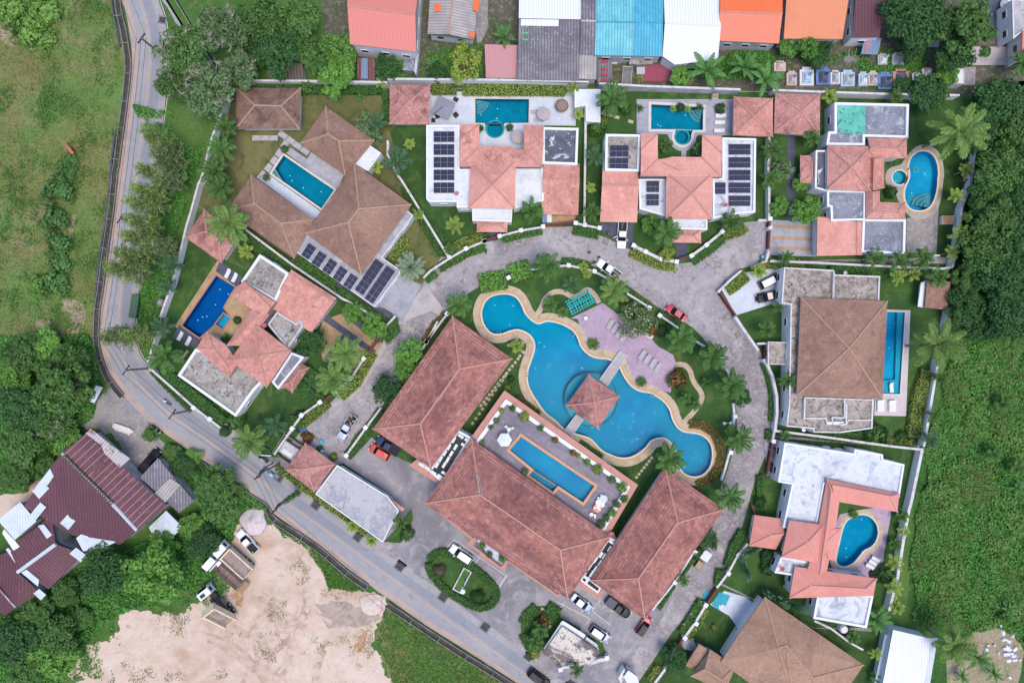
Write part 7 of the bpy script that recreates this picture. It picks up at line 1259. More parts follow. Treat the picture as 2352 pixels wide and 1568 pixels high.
v6 = vehicle('pickup',(799,980),-122,p_silver,p_silver,'silver pickup with a loaded bed in the narrow lane','pickup',5.4,1.86)
for i in range(9): b = MB(); b.box((-2.4 + .2 * i,-.45 + .32 * (i % 4),1.2 + .05 * (i % 3)),(.5,.3,.22),i * .7); b.build('bed_cargo',[m_tan,m_bark,m_dark][i % 3],v6,True)
vehicle('suv',(874,1036),149,p_orr,p_orr,'orange red hatchback beside the left hall eaves','car',4.3,1.8)
vehicle('pickup',(892,1022),147,p_navy,p_navy,'dark blue pickup half hidden under the left hall eaves','pickup',5.2,1.86)
vehicle('suv',(1060,1269),146,p_white,p_white,'white SUV parked beside the oval island','SUV',4.9,1.86)
vehicle('sedan',(1335,1381),-37,p_grey,p_grey,'grey blue sedan under the corner of the main clubhouse roof','car',4.7,1.8)
v9 = vehicle('pickup',(1418,1391),-36,p_dark,p_dark,'long black pickup partly under the right hall roof','pickup',5.4,1.9); b = MB(); b.box((-.31 * 5.4,0,1.2),(.35 * 5.4,1.64,.06)); b.build('bed_cover',p_navy,v9,True)
vehicle('suv',(1477,1433),55,p_red,p_dark,'small red hatchback with a black roof by the right hall corner','car',3.9,1.74)
vehicle('suv',(1377,1451),-34,p_grey,p_grey,'grey hatchback parked next to the spotted gatehouse','car',4.3,1.8)
vehicle('suv',(1237,1553),-37,p_dark,p_dark,'black SUV driving on the main road at the bottom edge','SUV',4.8,1.86)
v15 = vehicle('pickup',(572,1240),132,p_white,p_white,'white pickup with black bed next to the dump trucks on the sand','pickup',5.3,1.86); b = MB(); b.tube((-2.3,.5,1.1),(-2.3,.5,1.2),.25,.25,12); b.build('green_can',m_lfC,v15,True)
vehicle('pickup',(350,1055),52,p_dark,p_dark,'black pickup parked at the grey corrugated shed','pickup',5.2,1.86)
vehicle('sedan',(1791,1037),180,p_navy,p_navy,'dark car behind the brown gate, upper of two','car'); vehicle('sedan',(1789,1073),180,p_dark,p_dark,'dark car behind the brown gate, lower of two','car')
p_box = M('cream_dump_body','ead9bd',L=[('n',1.5,'d2bfa5',.5,.7)]); m_load = M('gravel_load','a39390',L=[('n',1.2,'8a7872',.42,.62),('n',4,'b5a8a6',.5,.7)]); m_chas = M('dirty_chassis','4a4244',L=[('n',3,'6f6260',.45,.65)]); m_rustd = M('rusty_bed_floor','7d6562',L=[('n',1.2,'9c8480',.45,.65)])
def truck(p,ang,label,kind):
    e = E('dump_truck' if kind != 'flat' else 'flatbed_truck',label,'truck',W(p),.03,R(ang)); L = 7.4; e.scale = (1.12,) * 3
    b = MB(); y = 1.15; prof = [(2.0,.9),(2.0,2.9),(3.2,2.95),(3.62,2.2),(3.7,.7)]
    b.loft([[(x,-y,z) for x,z in prof],[(x,-y * .98,z) for x,z in prof],[(x,y * .98,z) for x,z in prof],[(x,y,z) for x,z in prof]]); cb = b.build('cab',p_white,e,True)
    b = MB(); b.face([(3.24,-.95,2.93),(3.64,-.95,2.22),(3.64,.95,2.22),(3.24,.95,2.93)][::-1]); b.build('windscreen',m_glass,cb,True)
    for s_ in (-1,1): b = MB(); b.box((2.75,s_ * 1.17,2.2),(.7,.05,.7)); b.build('side_window',m_glass,cb,True); b = MB(); b.box((3.5,s_ * 1.45,2.2),(.14,.3,.5)); b.build('mirror',m_dark,cb,True)
    b = MB(); b.box((2.55,.3,2.98),(.6,.9,.06)); b.build('roof_hatch',m_dark if kind == 'tip' else p_white,cb,True)
    b = MB(); b.box((-.8,0,.85),(5.8,.9,.35)); b.box((.9,.55,1.0),(.9,.5,.5)); b.box((1.3,-.6,1.0),(.7,.4,.6)); b.build('chassis',m_chas,e,True); wheels(e,L,2.3,(2.8,-1.6,-2.7),.5,.34)
    if kind == 'flat':
        b = MB(); b.box((-1.1,0,1.12),(5.6,2.3,.12)); b.build('deck',m_rustd,e,True); b = MB()
        for s_ in (-.95,-.6,.6,.95): b.box((-1.0,s_,1.25),(5.2,.12,.12))
        for x in (-3,-1,1): b.box((x,0,1.2),(.1,2.1,.06))
        b.build('deck_rails',m_chas,e,True); b = MB(); b.box((1.75,0,1.7),(.14,2.4,1.1)); b.box((1.5,-.6,1.45),(.5,.9,.5)); b.build('headboard',p_white,e,True); b = MB(); [b.box((-4.3,-1.0 + k * .32,1.0),(1.3,.22,.1)) for k in range(7)]; b.box((-4.3,0,.93),(.2,2.3,.06)); b.build('ramp',m_tan,e,True)
    else:
        b = MB(); xa,xb,y,z0,z1 = -3.6,1.6,1.15,1.15,2.35
        b.box(((xa + xb) / 2,0,z0),(xb - xa,2 * y,.14))
        for s_ in (-1,1): b.box(((xa + xb) / 2,s_ * y,(z0 + z1) / 2),(xb - xa,.22,z1 - z0))
        b.box((xb,0,(z0 + z1) / 2 + .1),(.25,2 * y + .22,z1 - z0 + .2)); b.box((xa,0,(z0 + z1) / 2 - .2),(.12,2 * y,z1 - z0 - .4)); l_ = MB(); l_.box(((xa + xb) / 2,0,z0 + .35),(xb - xa - .3,2 * y - .25,.5))
        if kind == 'tip':
            for m_ in (b,l_):
                A = R(38); m_.v = [(xa + (v[0] - xa) * math.cos(A) - (v[2] - z0) * math.sin(A),v[1],z0 + (v[0] - xa) * math.sin(A) + (v[2] - z0) * math.cos(A)) for v in m_.v]
            l_.v = [(v[0],v[1],v[2] - .15) for v in l_.v]
        d = b.build('dump_body',p_box,e,True); l_.build('load',m_load,d,True)
    return e
truck((545,1277),138,'white dump truck with a cream body full of gravel, nearest the white pickup','dump'); truck((521,1306),138,'white flatbed truck with rusty deck and ramp between two dump trucks','flat'); tt = truck((506,1378),128,'white dump truck tipping its cream body, lowest of the three trucks','tip')
def bike(p,ang,m,label):
    e = E('motorbike',label,'motorbike',W(p),.06,R(ang)); 
    for x in (-.62,.62):
        b = MB(); b.tube((x,-.07,.3),(x,.07,.3),.3,.3,14); b.build('wheel',m_tyre,e,True)
    b = MB(); rings = [[(x,-w_,z0),(x,w_,z0),(x,w_ * .8,z1),(x,-w_ * .8,z1)] for x,w_,z0,z1 in ((-.75,.08,.55,.7),(-.4,.16,.4,.78),(0,.18,.32,.62),(.3,.15,.32,.75),(.55,.12,.5,1.0),(.62,.06,.7,1.02))]; b.loft(rings); b.build('body',m,e,True)
    b = MB(); b.box((-.35,0,.82),(.75,.26,.1)); b.build('seat',m_dark,e,True); b = MB(); b.tube((.5,-.36,1.05),(.5,.36,1.05),.03); b.tube((.5,0,.9),(.5,0,1.06),.03); b.build('handlebar',m_alu,e,True); b = MB(); b.box((.66,0,.92),(.08,.16,.14)); b.build('headlight',m_hl,e,True)
bike((386.7,922.7),142,p_white,'white and black motorbike in the middle of the main road lane'); bike((360,981),-35,p_dark,'dark motorbike at the roadside planters, left one'); bike((368,988),-35,p_dark,'dark motorbike at the roadside planters, right one'); bike((1603,1382),50,p_grn,'black motorbike by the gate with the blue mat'); bike((1581,1410),57,p_red,'red motorbike beside the dark hedge, upper one'); bike((1565,1434),62,p_red,'red motorbike beside the dark hedge, lower one'); bike((726,862),-30,p_dark,'black motorbike on the slate path of the pink villa'); bike((1117,575),90,p_silver,'small motorbike standing in the dark porch path')
# ================================================================ PEOPLE AND COW
m_skin = M('skin','b08a70'); m_hair = M('black_hair','1d1b1c'); m_cdark = M('dark_clothes','2b2c38'); m_cblu = M('blue_shirt','4a5f88'); m_cgry = M('grey_shirt','8d8f9c'); m_cjean = M('dark_trousers','34394a'); m_cow = M('ginger_cowhide','c07a55',L=[('n',2,'ac6644',.45,.65)]); m_horn = M('pale_muzzle','d8c8b4')
def skin(name,verts,edges,rad,m,parent,sub=1):
    me = bpy.data.meshes.new(name); me.from_pydata(verts,edges,[]); me.materials.append(m); o = link(name,me,parent,True); md = o.modifiers.new('skin','SKIN'); sv = me.skin_vertices[0].data if me.skin_vertices else None
    if sv is None:
        bm_ = __import__('bmesh').new(); bm_.from_mesh(me); bm_.verts.layers.skin.verify(); bm_.to_mesh(me); bm_.free(); sv = me.skin_vertices[0].data
    for i,r in enumerate(rad): sv[i].radius = (r,r) if not isinstance(r,tuple) else r; sv[i].use_root = i == 0
    s_ = o.modifiers.new('sub','SUBSURF'); s_.levels = sub; s_.render_levels = sub; return o
def person(p,ang,label,shirt,pose='walk',lean=0.0):
    e = E('person',label,'person',W(p),.1,R(ang)); k = .28 if pose == 'walk' else .08; bx = lean
    V = [(0,0,.95),(.02 + bx * .4,0,1.2),(.03 + bx,0,1.42),(.05 + bx * 1.2,0,1.53),(.08 + bx * 1.3,0,1.66),(.08 + bx * 1.3,0,1.74)]; r = [.15,.13,.15,.06,.1,.07]; Ed = [(0,1),(1,2),(2,3),(3,4),(4,5)]; n0 = {}
    for s_ in (-1,1):
        i = len(V); V += [(0,s_ * .1,.88),(s_ * k * .6 + .04,s_ * .1,.5),(s_ * k,s_ * .1,.1),(s_ * k + .17,s_ * .11,.05)]; r += [.095,.065,.045,.04]; Ed += [(0,i),(i,i + 1),(i + 1,i + 2),(i + 2,i + 3)]
        j = len(V); V += [(.03 + bx,s_ * .2,1.38),(.03 + bx - s_ * k * .4,s_ * .26,1.12),(.14 + bx - s_ * k * .9,s_ * .26,.9),(.18 + bx - s_ * k,s_ * .26,.83)]; r += [.06,.045,.034,.035]; Ed += [(2,j),(j,j + 1),(j + 1,j + 2),(j + 2,j + 3)]; n0[s_] = (i,j); w_ = V[j + 3]
        for f in range(5): q_ = len(V); off = (-.035 + .018 * f if f < 4 else -.04); V += [(w_[0] + .01 * f,w_[1] + off * .4,w_[2] - .05),(w_[0] + .03 + .008 * f,w_[1] + off,w_[2] - .09 + .012 * abs(f - 2))]; r += [.011,.009]; Ed += [(j + 3,q_),(q_,q_ + 1)]
    skin('body',V,Ed,r,m_skin,e); b = MB(); h = V[4]; b.lathe((h[0] - .015,h[1],h[2] - .02),[(.115,.0),(.125,.06),(.11,.12),(.06,.165),(.005,.175)],10); b.build('hair',m_hair,e,True)
    a = n0[-1][1]; c = n0[1][1]; vi = [0,1,2,a,a + 1,c,c + 1]; skin('shirt',[V[x] for x in vi],[(0,1),(1,2),(2,3),(3,4),(2,5),(5,6)],[.165,.155,.175,.085,.065,.085,.065],shirt,e)
    a = n0[-1][0]; c = n0[1][0]; vi = [0,a,a + 1,a + 2,c,c + 1,c + 2]; skin('trousers',[V[x] for x in vi],[(0,1),(1,2),(2,3),(0,4),(4,5),(5,6)],[.16,.115,.085,.065,.115,.085,.065],m_cjean,e)
z2 = lambda x,y: ((2150 + x / 6.533) * .6125,(820 + y / 6.533) * .6125)
person(z2(385,845),160,'person in dark clothes walking in the middle of the street',m_cdark); person(z2(612,955),-60,'person standing at the front right corner of the rack pickup',m_cdark,'stand',.1); person(z2(485,1090),20,'person in black bending at the front left of the rack pickup',m_cdark,'walk',.22); person(z2(830,372),10,'person in grey beside the open pickup door',m_cgry,'stand'); person(q1(32,2145,1098),200,'person in dark clothes at the wall of the bottom brown villa',m_cdark)
e = E('cow','ginger brown cow standing in the grass field','cow',W((170,348)),.1,R(125))
V = [(-.75,0,1.15),(-.3,0,1.12),(.25,0,1.12),(.65,0,1.2),(.95,0,1.32),(1.25,0,1.3),(1.5,0,1.12)]; r = [.26,.36,.38,.3,.18,.15,.1]; Ed = [(i,i + 1) for i in range(6)]
for s_ in (-1,1):
    i = len(V); V += [(-.72,s_ * .2,.95),(-.62,s_ * .2,.68),(-.8,s_ * .2,.38),(-.76,s_ * .2,.03)]; r += [.16,.11,.065,.06]; Ed += [(0,i),(i,i + 1),(i + 1,i + 2),(i + 2,i + 3)]; i = len(V); V += [(.5,s_ * .2,.85),(.5,s_ * .2,.42),(.52,s_ * .2,.03)]; r += [.13,.07,.06]; Ed += [(3,i),(i,i + 1),(i + 1,i + 2)]; i = len(V); V += [(1.16,s_ * .24,1.34)]; r += [.05]; Ed += [(5,i)]
i = len(V); V += [(-1.0,0,1.05),(-1.06,0,.6)]; r += [.04,.03]; Ed += [(0,i),(i,i + 1)]; skin('body',V,Ed,r,m_cow,e,2); b = MB(); b.lathe((1.56,0,1.05),[(.01,-.06),(.09,0),(.01,.08)],8); b.build('muzzle',m_horn,e,True)
# ================================================================ SOLAR PANELS
def solar(p,z,wx,wy,rz,label,group,nx=3,ny=2,tilt=.12):
    x,y = W(p,z); e = E('solar_array',label,'solar panels',(x,y),z,R(rz),group); px,py = wx / nx,wy / ny
    for i in range(nx):
        for j in range(ny):
            cx_,cy_ = -wx / 2 + (i + .5) * px,-wy / 2 + (j + .5) * py; zz = .18 + (cy_ + wy / 2) * tilt * .5; b = MB(); b.box((cx_,cy_,zz),(px - .05,py - .05,.05)); b.build('panel',m_solar2,e,True)
    b = MB(); b.box((0,0,.1),(wx + .06,wy + .06,.06)); b.build('mounting_frame',m_alu,e,True)
m_solar2 = M('solar_cell_glass','252844',rough=.2,spec=.5,L=[('n',.8,'2e3250',.4,.65)])
for i,(y,w_) in enumerate(((315,'topmost'),(344.5,'second'),(373.5,'middle'),(402.5,'fourth'),(432,'lowest'))): solar((1020,y),4.25,3.9,2.0,0,f'black solar array, {w_} of five on the white roof left of the half round spa','arrays on the five array villa')
for i,(y,w_) in enumerate(((344,'topmost'),(374,'second'),(403,'middle'),(432,'fourth'),(462,'lowest'))): solar((1698,y),4.25,4.1,2.0,0,f'blue black solar array, {w_} of five on the right roof of the third villa','right arrays of the third villa',4)
solar((1422,348),4.2,3.6,2.2,0,'dark blue solar array, upper of two on the mouldy left roof of the third villa','left arrays of the third villa'); solar((1421,377),4.2,3.6,2.2,0,'dark blue solar array, lower of two on the mouldy left roof of the third villa','left arrays of the third villa')
solar(q1(12,1450,225),3.75,2.4,2.2,0,'small solar array, upper of two left of the third villa main roof','small arrays of the third villa'); solar(q1(12,1448,337),3.75,2.4,2.2,0,'small solar array, lower of two left of the third villa main roof','small arrays of the third villa'); solar(q1(12,2007,240),4.25,2.4,2.2,0,'small solar array just right of the third villa main roof','small arrays of the third villa')
for p,w_ in zip(q(11,580,770,668,835,758,897,845,960,932,1022),('first','second','third','fourth','fifth')): solar(p,3.35,1.75,2.75,-35,f'slanted solar array, {w_} from the left along the shingled villa eave','slanted arrays on the shingled villa',2,3)
solar(q1(11,1090,985),3.35,2.0,7.2,-35,'long solar array beside the shingled villa roof corner','long arrays on the shingled villa',2,6); solar(q1(11,1178,1050),3.35,2.0,7.6,-35,'long solar array at the driveway edge of the shingled villa','long arrays on the shingled villa',2,6)
# ================================================================ GARDEN FURNITURE
m_lg = M('grey_lounger_mesh','b6b3ba'); m_lw = M('white_lounger_mesh','e6e9ee'); m_fr = M('lounger_frame','cfcfd6')
LP = {}
def lounger(p,ang,m,label,group,z=.2):
    if m not in LP:
        e = E('sun_lounger',label,'sun lounger',W(p),z,R(ang),group); LP[m] = e; b = MB(); b.box((-.25,0,.34),(1.35,.66,.07)); b.build('bed',m,e,True); b = MB(); b.loft([[(.42,-.33,.34),(.42,.33,.34),(.42,.33,.41),(.42,-.33,.41)],[(1.0,-.33,.62),(1.0,.33,.62),(1.0,.33,.69),(1.0,-.33,.69)]]); b.build('backrest',m,e,True)
        for x in (-.8,.75):
            for s_ in (-1,1): b = MB(); b.box((x,s_ * .3,.15),(.06,.06,.3)); b.build('leg',m_fr,e,True)
        b = MB(); [b.box((-.05,s_ * .36,.31),(1.75,.05,.06)) for s_ in (-1,1)]; b.box((-.9,0,.31),(.05,.7,.06)); b.build('frame',m_fr,e,True); return e
    return copytree(LP[m],W(p),z,R(ang),1,label,group)
for p in q(12,1090,1380,1128,1412,1162,1450,1200,1490): lounger(p,58,m_lg,'grey sun lounger in the upper row on the mauve terrace, near the flowering tree','loungers in the upper row of the mauve terrace')
for p in q(22,1358,292,1400,325,1447,360,1490,396): lounger(p,58,m_lg,'grey sun lounger in the lower row on the mauve terrace, right of the footbridge','loungers in the lower row of the mauve terrace')
for p in q(10,1922,955,1980,990): lounger(p,63,m_lw,'white sun lounger on the slate deck at the top of the royal blue pool','loungers at the top of the royal blue pool')
for p in q(10,1525,1478,1593,1520): lounger(p,60,m_lw,'white sun lounger on the slate deck at the bottom of the royal blue pool','loungers at the bottom of the royal blue pool')
for p in q(2,2015,920,2012,980,2005,1037,2000,1105): lounger(p,0,m_lw,'white sun lounger in the row beside the gazebo','loungers in the row beside the gazebo')
for p in q(2,470,945,497,1014): lounger(p,0,m_lg,'grey sun lounger under the beige parasol of the five array villa','loungers under the beige parasol')
for p in q(33,983,520,960,550,935,580): lounger(p,152,m_lw,'white sun lounger in the set of three at the bean shaped pool','loungers at the bean shaped pool')
lounger(q1(23,1122,568),95,m_lw,'white lounger standing in the shallow water of the turquoise pool',None,-.1)
for p in q(23,1025,718,1122,720):
    e = E('daybed','pale cushioned daybed on the boards below the turquoise pool','daybed',W(p),.2,R(92),'daybeds below the turquoise pool'); b = MB(); b.box((0,0,.2),(2.2,1.4,.3)); b.build('base',m_lw,e,True); b = MB(); b.box((.1,0,.42),(1.7,1.2,.14)); b.build('cushion',m_lw,e,True); b = MB(); b.box((1.0,0,.5),(.3,1.3,.4)); b.build('backrest',m_frame,e,True)
def parasol(p,r,n,h,m,label,off=0,z=.2,mast=None):
    x,y = W(p,h); e = E('parasol',label,'parasol',(x,y),z,0); b = MB(); ring_ = [(r * math.cos(2 * math.pi * i / n + off),r * math.sin(2 * math.pi * i / n + off),h - .45) for i in range(n)]
    for i in range(n): b.face([ring_[i],ring_[(i + 1) % n],(0,0,h)]); a,c = ring_[i],ring_[(i + 1) % n]; b.face([(a[0],a[1],a[2] - .15),(c[0],c[1],c[2] - .15),c,a])
    b.build('canopy',m,e,True); b = MB()
    for i in range(n): b.tube(tuple(Vector(ring_[i]) + Vector((0,0,-.03))),(0,0,h - .05),.02)
    b.build('ribs',m_alu,e,True); mx = mast or (0,0); b = MB(); b.tube((mx[0],mx[1],0),(mx[0],mx[1],h + (.2 if mast else .1)),.05)
    if mast: b.tube((mx[0],mx[1],h + .15),(0,0,h + .05),.05)
    b.build('mast',m_iron,e,True); b = MB(); b.box((mx[0],mx[1],.08),(.8,.8,.16)); b.build('foot',m_iron,e,True); return e
m_parg = M('grey_canvas','8f8f9f'); m_parb = M('beige_canvas','b9aeb0'); m_pars = M('striped_canvas','e8eef0',L=[('n',1,'d5dee2',.4,.65)])
parasol(q1(1,1708,900),2.5,4,3.0,m_parg,'large square dark grey parasol on the paved terrace',R(20),mast=(-2.2,-1.7)); parasol(q1(2,535,950),1.35,8,2.4,m_parb,'beige octagonal parasol beside the wicker egg chair'); parasol(q1(2,316,1147),1.3,8,2.4,m_parb,'beige parasol in the courtyard right of the half round spa'); parasol(q1(22,208,985),1.4,6,2.4,m_pars,'white striped hexagonal parasol on the roof terrace',z=3.8)
def chair(p,ang,label,m=None,z=.2,group=None):
    m = m or m_iron; e = E('garden_chair',label,'chair',W(p),z,R(ang),group); b = MB(); b.box((0,0,.4),(.75,.75,.12)); b.build('seat',m,e,True); b = MB(); b.box((-.36,0,.7),(.1,.75,.6)); b.build('backrest',m,e,True); b = MB(); [b.box((0,s_ * .4,.55),(.7,.08,.3)) for s_ in (-1,1)]; b.box((-.3,0,.45),(.05,.8,.06)); b.build('armrests',m,e,True)
    for x in (-.3,.3):
        for s_ in (-1,1): b = MB(); b.box((x,s_ * .3,.17),(.06,.06,.34)); b.build('leg',m,e,True)
chair(q1(1,1817,845),60,'dark chair above right of the large grey parasol'); chair(q1(1,1817,978),-50,'dark chair below right of the large grey parasol'); chair(q1(1,1660,985),200,'dark chair at the lower left of the large grey parasol')
e = E('egg_chair','round wicker egg chair on the pale terrace','chair',W(q1(2,687,890),1),.2,R(160)); b = MB(); b.lathe((0,0,0),[(.5,0),(1.1,.4),(1.3,.95),(1.1,1.5),(.6,1.85),(.02,1.95)],20); b.build('wicker_shell',M('wicker','9c8a80',L=[('n',5,'84736a',.45,.65)]),e,True); b = MB(); b.lathe((.75,0,.75),[(.02,.25),(.62,.15),(.7,-.2)],14); b.build('cushion',m_lw,e,True)
z6 = lambda x,y: ((2160 + x / 8.71) * .6125,(1820 + y / 8.71) * .6125)
def rtable(p,r,h,m,label,z=3.8,group=None):
    e = E('round_table',label,'table',W(p,z),z,0,group); b = MB(); b.lathe((0,0,0),[(r * .3,0),(r * .3,.05),(.06,.1),(.06,h - .06)],12); b.build('pedestal',m_alu,e,True); b = MB(); b.lathe((0,0,0),[(.01,h - .08),(r,h - .06),(r,h),(.01,h + .005)],20); b.build('table_top',m,e,True)
rtable(z6(885,410),.75,.7,m_deckw,'large round white table on the roof terrace'); rtable(z6(730,525),.62,.7,m_lw,'medium round white table below the largest terrace table'); rtable(z6(680,710),.78,.7,M('orange_table_top','e0a08a',L=[('n',.9,'f0e6e2',.45,.5,1)]),'round orange and white table on the roof terrace'); rtable(z6(495,920),.38,.5,m_lw,'small round pale stool near the terrace roof edge'); rtable(z6(820,295),.22,.5,m_lw,'tiny white stool above the largest terrace table'); rtable(z6(725,390),.25,.5,m_lw,'tiny white stool left of the largest terrace table')
e = E('side_chair','red and white striped cushion chair on the roof terrace','chair',W(z6(610,980),4),3.8,.2); b = MB(); b.box((0,0,.35),(.8,.8,.2)); b.build('seat',m_stripe,e,True); b = MB(); b.box((0,0,.47),(.4,.8,.06)); b.build('cushion',m_lw,e,True); b = MB(); [b.box((x,y,.13),(.08,.08,.26)) for x in (-.3,.3) for y in (-.3,.3)]; b.box((0,0,.25),(.7,.7,.04)); b.build('legs',m_alu,e,True)
e = E('folding_chairs','stack of white plastic chairs beside the round terrace tables','chairs',W(z6(850,650),4),3.8,.5); b = MB(); [b.box((.1 * k,.12 * k,.4 + .12 * k),(.9,.6,.08),.4 * k) for k in range(4)]; b.box((.1,.1,.35),(.3,.3,.7)); b.build('seats',m_lw,e,True)
e = E('patio_set','white ornate chair set beside the striped parasol','chairs',W(q1(22,243,915),4),3.8,.3); b = MB(); b.lathe((0,0,0),[(.06,0),(.06,.6),(.4,.62),(.4,.68),(.01,.69)],12); b.build('table',m_lw,e,True)
for a in (0,2.1,4.2): b = MB(); b.box((.7 * math.cos(a),.7 * math.sin(a),.4),(.45,.45,.1),a); b.box((.95 * math.cos(a),.95 * math.sin(a),.65),(.08,.45,.5),a); b.box((.7 * math.cos(a),.7 * math.sin(a),.18),(.1,.1,.36),a); b.build('chair',m_lw,e,True)
# potted plants on the roof terrace
PP = {}
m_pot = M('terracotta_pot','a8705a'); m_potg = M('grey_pot','8f8a8e')
def potted(p,m,sz,z,label,group='potted plants on the roof terrace'):
    if m not in PP:
        e = E('potted_plant',label,'potted plant',W(p,z + .6),z,0,group); b = MB(); b.lathe((0,0,0),[(.01,0),(.22,0),(.34,.45),(.3,.45),(.28,.38),(.01,.38)],12); b.build('pot',m_pot,e,True); rng = np.random.default_rng(len(PP)); D = rng.normal(0,1,(260,3)); D[:,2] = np.abs(D[:,2]); D /= np.linalg.norm(D,axis=1)[:,None]; leafobj('foliage',D * rng.uniform(.35,.75,(260,1)) + np.array([0,0,.55]),D,.17,m,e,.4,.5,3); PP[m] = e; e.scale = (sz,) * 3; return
    copytree(PP[m],W(p,z + .6),z,VR.uniform(0,6),sz,label,group)
for p,m,s_,l in [((180,755),m_lfF,1.0,'yellowish potted plant at the top left corner of the roof terrace'),((272,738),m_lfA,1.1,'green potted plant at the inner corner tree box of the terrace'),((135,840),m_lfE,1.0,'grey green potted plant on the left edge of the terrace'),((88,893),m_lfA,.9,'green potted plant lower on the left edge of the terrace'),((40,940),m_lfR,.6,'small dark potted plant on the left edge of the terrace'),((370,808),m_lfF,1.5,'big golden potted shrub along the long terrace parapet'),((508,900),m_lfA,1.1,'dark green potted plant second along the terrace parapet'),((632,1003),m_lfR,1.1,'reddish potted plant third along the terrace parapet'),((783,1110),m_lfR,1.1,'purple red potted bush, left of a pair on the terrace'),((826,1130),m_lfF,.9,'brown yellow potted bush, right of a pair on the terrace'),((900,1187),m_lfC,1.1,'bright lime potted plant on the terrace parapet'),((985,1250),m_lfF,1.5,'second big golden potted shrub near the end of the pool'),((1105,1335),m_lfE,1.2,'dusky potted plant beyond the golden shrub'),((1190,1400),m_lfC,1.5,'large bright potted bush at the right corner box of the terrace'),((1207,1495),m_lfA,1.2,'green potted plants below the right corner box'),((375,1275),m_lfE,1.0,'pale potted plant at the inner corner of the side basin'),((12,1020),m_lfC,.9,'lime potted plant by the main roof tip')]: potted(q1(22,*p),m,s_,3.8,l)
for p,m,s_,l in [((1110,135),m_lfC,1.2,'yellow tipped potted plant on the right terrace edge'),((1065,182),m_lfA,1.1,'dark potted plant below it on the right terrace edge'),((1150,65),m_lfE,1.1,'silver potted plant on the right terrace edge'),((1020,235),m_lfE,1.2,'dry potted plant at the lowest terrace corner'),((20,415),m_lfC,1.0,'potted plant on the porch roof, left one'),((80,490),m_lfA,.9,'potted plant on the porch roof, middle one'),((185,525),m_lfC,1.1,'potted plant on the porch roof, right one')]: potted(q1(32,*p),m,s_,3.8 if p[0] > 900 else 2.9,l)
for p,l in [((250,1075),'dark potted bush at the right of the half round spa'),((0,1080),'dark potted bush at the left of the half round spa')]: potted(q1(2,*p),m_lfB,1.1,.2,l,'potted bushes at the half round spa')
for p,l in [((375,1255),'tufted plant at the top corner of the teal lap pool'),((225,1490),'tufted plant at the left corner of the teal lap pool')]: potted(q1(1,*p),m_lfA,1.1,.15,l,'plants at the teal lap pool')
e = E('play_structure','heap of turquoise metal play frames on the club lawn','play frame',W(q1(12,835,1195)),.2,R(28)); m_tq = M('turquoise_tube','3fc6cc',rough=.4); b = MB()
for k in range(9): b.tube((-2.4 + .6 * k,-1.5,.5 + .1 * (k % 3)),(-2.3 + .6 * k,1.5,.6 + .1 * (k % 2)),.07)
for k in range(6): b.tube((-2.6,-1.4 + .55 * k,.55),(2.6,-1.3 + .55 * k,.7),.07); 
for k in range(5): b.tube((-2.3 + 1.1 * k,-1.4,.6),(-1.9 + 1.1 * k,1.4,.9),.06)
for x in (-2.4,2.4):
    for y in (-1.4,1.4): b.tube((x,y,0),(x,y,.7),.06)
b.build('frame_tubes',m_tq,e,True); b = MB(); [b.tube((-2.4,y,1.0),(2.4,y,1.0),.06) for y in (-.9,0,.9)]; [b.tube((x,-.9,1),(x,.9,1),.06) for x in (-2.3,0,2.3)]; b.build('top_rack',m_tq,e,True)
# ================================================================ POLES, WIRES, LAMPS
def pole(base,h,label,arms=1,r=.17):
    x,y = W(base); e = E('utility_pole',label,'utility pole',(x,y),0,R(-35)); b = MB(); b.tube((0,0,-.2),(0,0,h),r * 1.25,r,8); b.build('pole',m_pole,e,True)
    for k in range(arms):
        b = MB(); z = h - .3 - 1.1 * k; b.box((0,0,z),(.16,2.2,.16)); a_ = b.build('crossarm',m_iron,e,True)
        for yy in (-.95,-.35,.35,.95): b = MB(); b.lathe((0,yy,z + .08),[(.09,0),(.1,.1),(.05,.16),(.09,.2),(.01,.3)],8); b.build('insulator',m_wire,a_,True)
    return (x,y,h)
C0 = (1176,784)
def base_of(top,h): return (C0[0] + (top[0] - C0[0]) * (1 - h / H),C0[1] + (top[1] - C0[1]) * (1 - h / H))
tops = []
for t,h,l,a in [((323,87),9,'utility pole beside the big bare branched tree',1),((275,501),9,'utility pole among the roadside casuarinas',1),((236,770),9,'utility pole at the lower road bend behind a casuarina',1),((287,850),8.6,'utility pole leaning over the road at the bend',1),((394,951),8.7,'utility pole left of the thick bright hedge',1),((592,1090),12,'tall utility pole with transformers by the guard pavilion',3),((630,1169),14,'tall vine wrapped utility pole at the guard pavilion corner',3)]: tops.append(pole(base_of(t,h),h,l,a))
e = E('transformer','two pale blue transformers on the roadside platform by the tall pole','transformer',W((642,1073)),0,R(-35)); b = MB(); b.box((0,0,5.0),(3.6,.7,.2)); [b.tube((x,0,0),(x,0,5),.14) for x in (-1.5,1.5)]; b.build('platform',m_pole,e,True)
for x in (-.8,.6): b = MB(); b.box((x,0,5.7),(.75,.6,1.1)); b.build('transformer_tank',m_cturq2,e,True); b = MB(); [b.tube((x - .2 + .2 * k,0,6.25),(x - .2 + .2 * k,0,6.6),.06) for k in range(3)]; b.box((x,0,6.26),(.6,.3,.04)); b.build('bushings',m_ac,e,True)
tx,ty = W((694,1117)); b = MB(); b.path([(tx,ty,.2),(tx - .5,ty - .4,4),(tx - .9,ty - .7,7)],[.35,.3,.12],7); 
vine = (tx,ty)
ext = [(W((300,-60))[0],W((300,-60))[1],9)] + tops + [(W((1250,1640))[0],W((1250,1640))[1],12)]
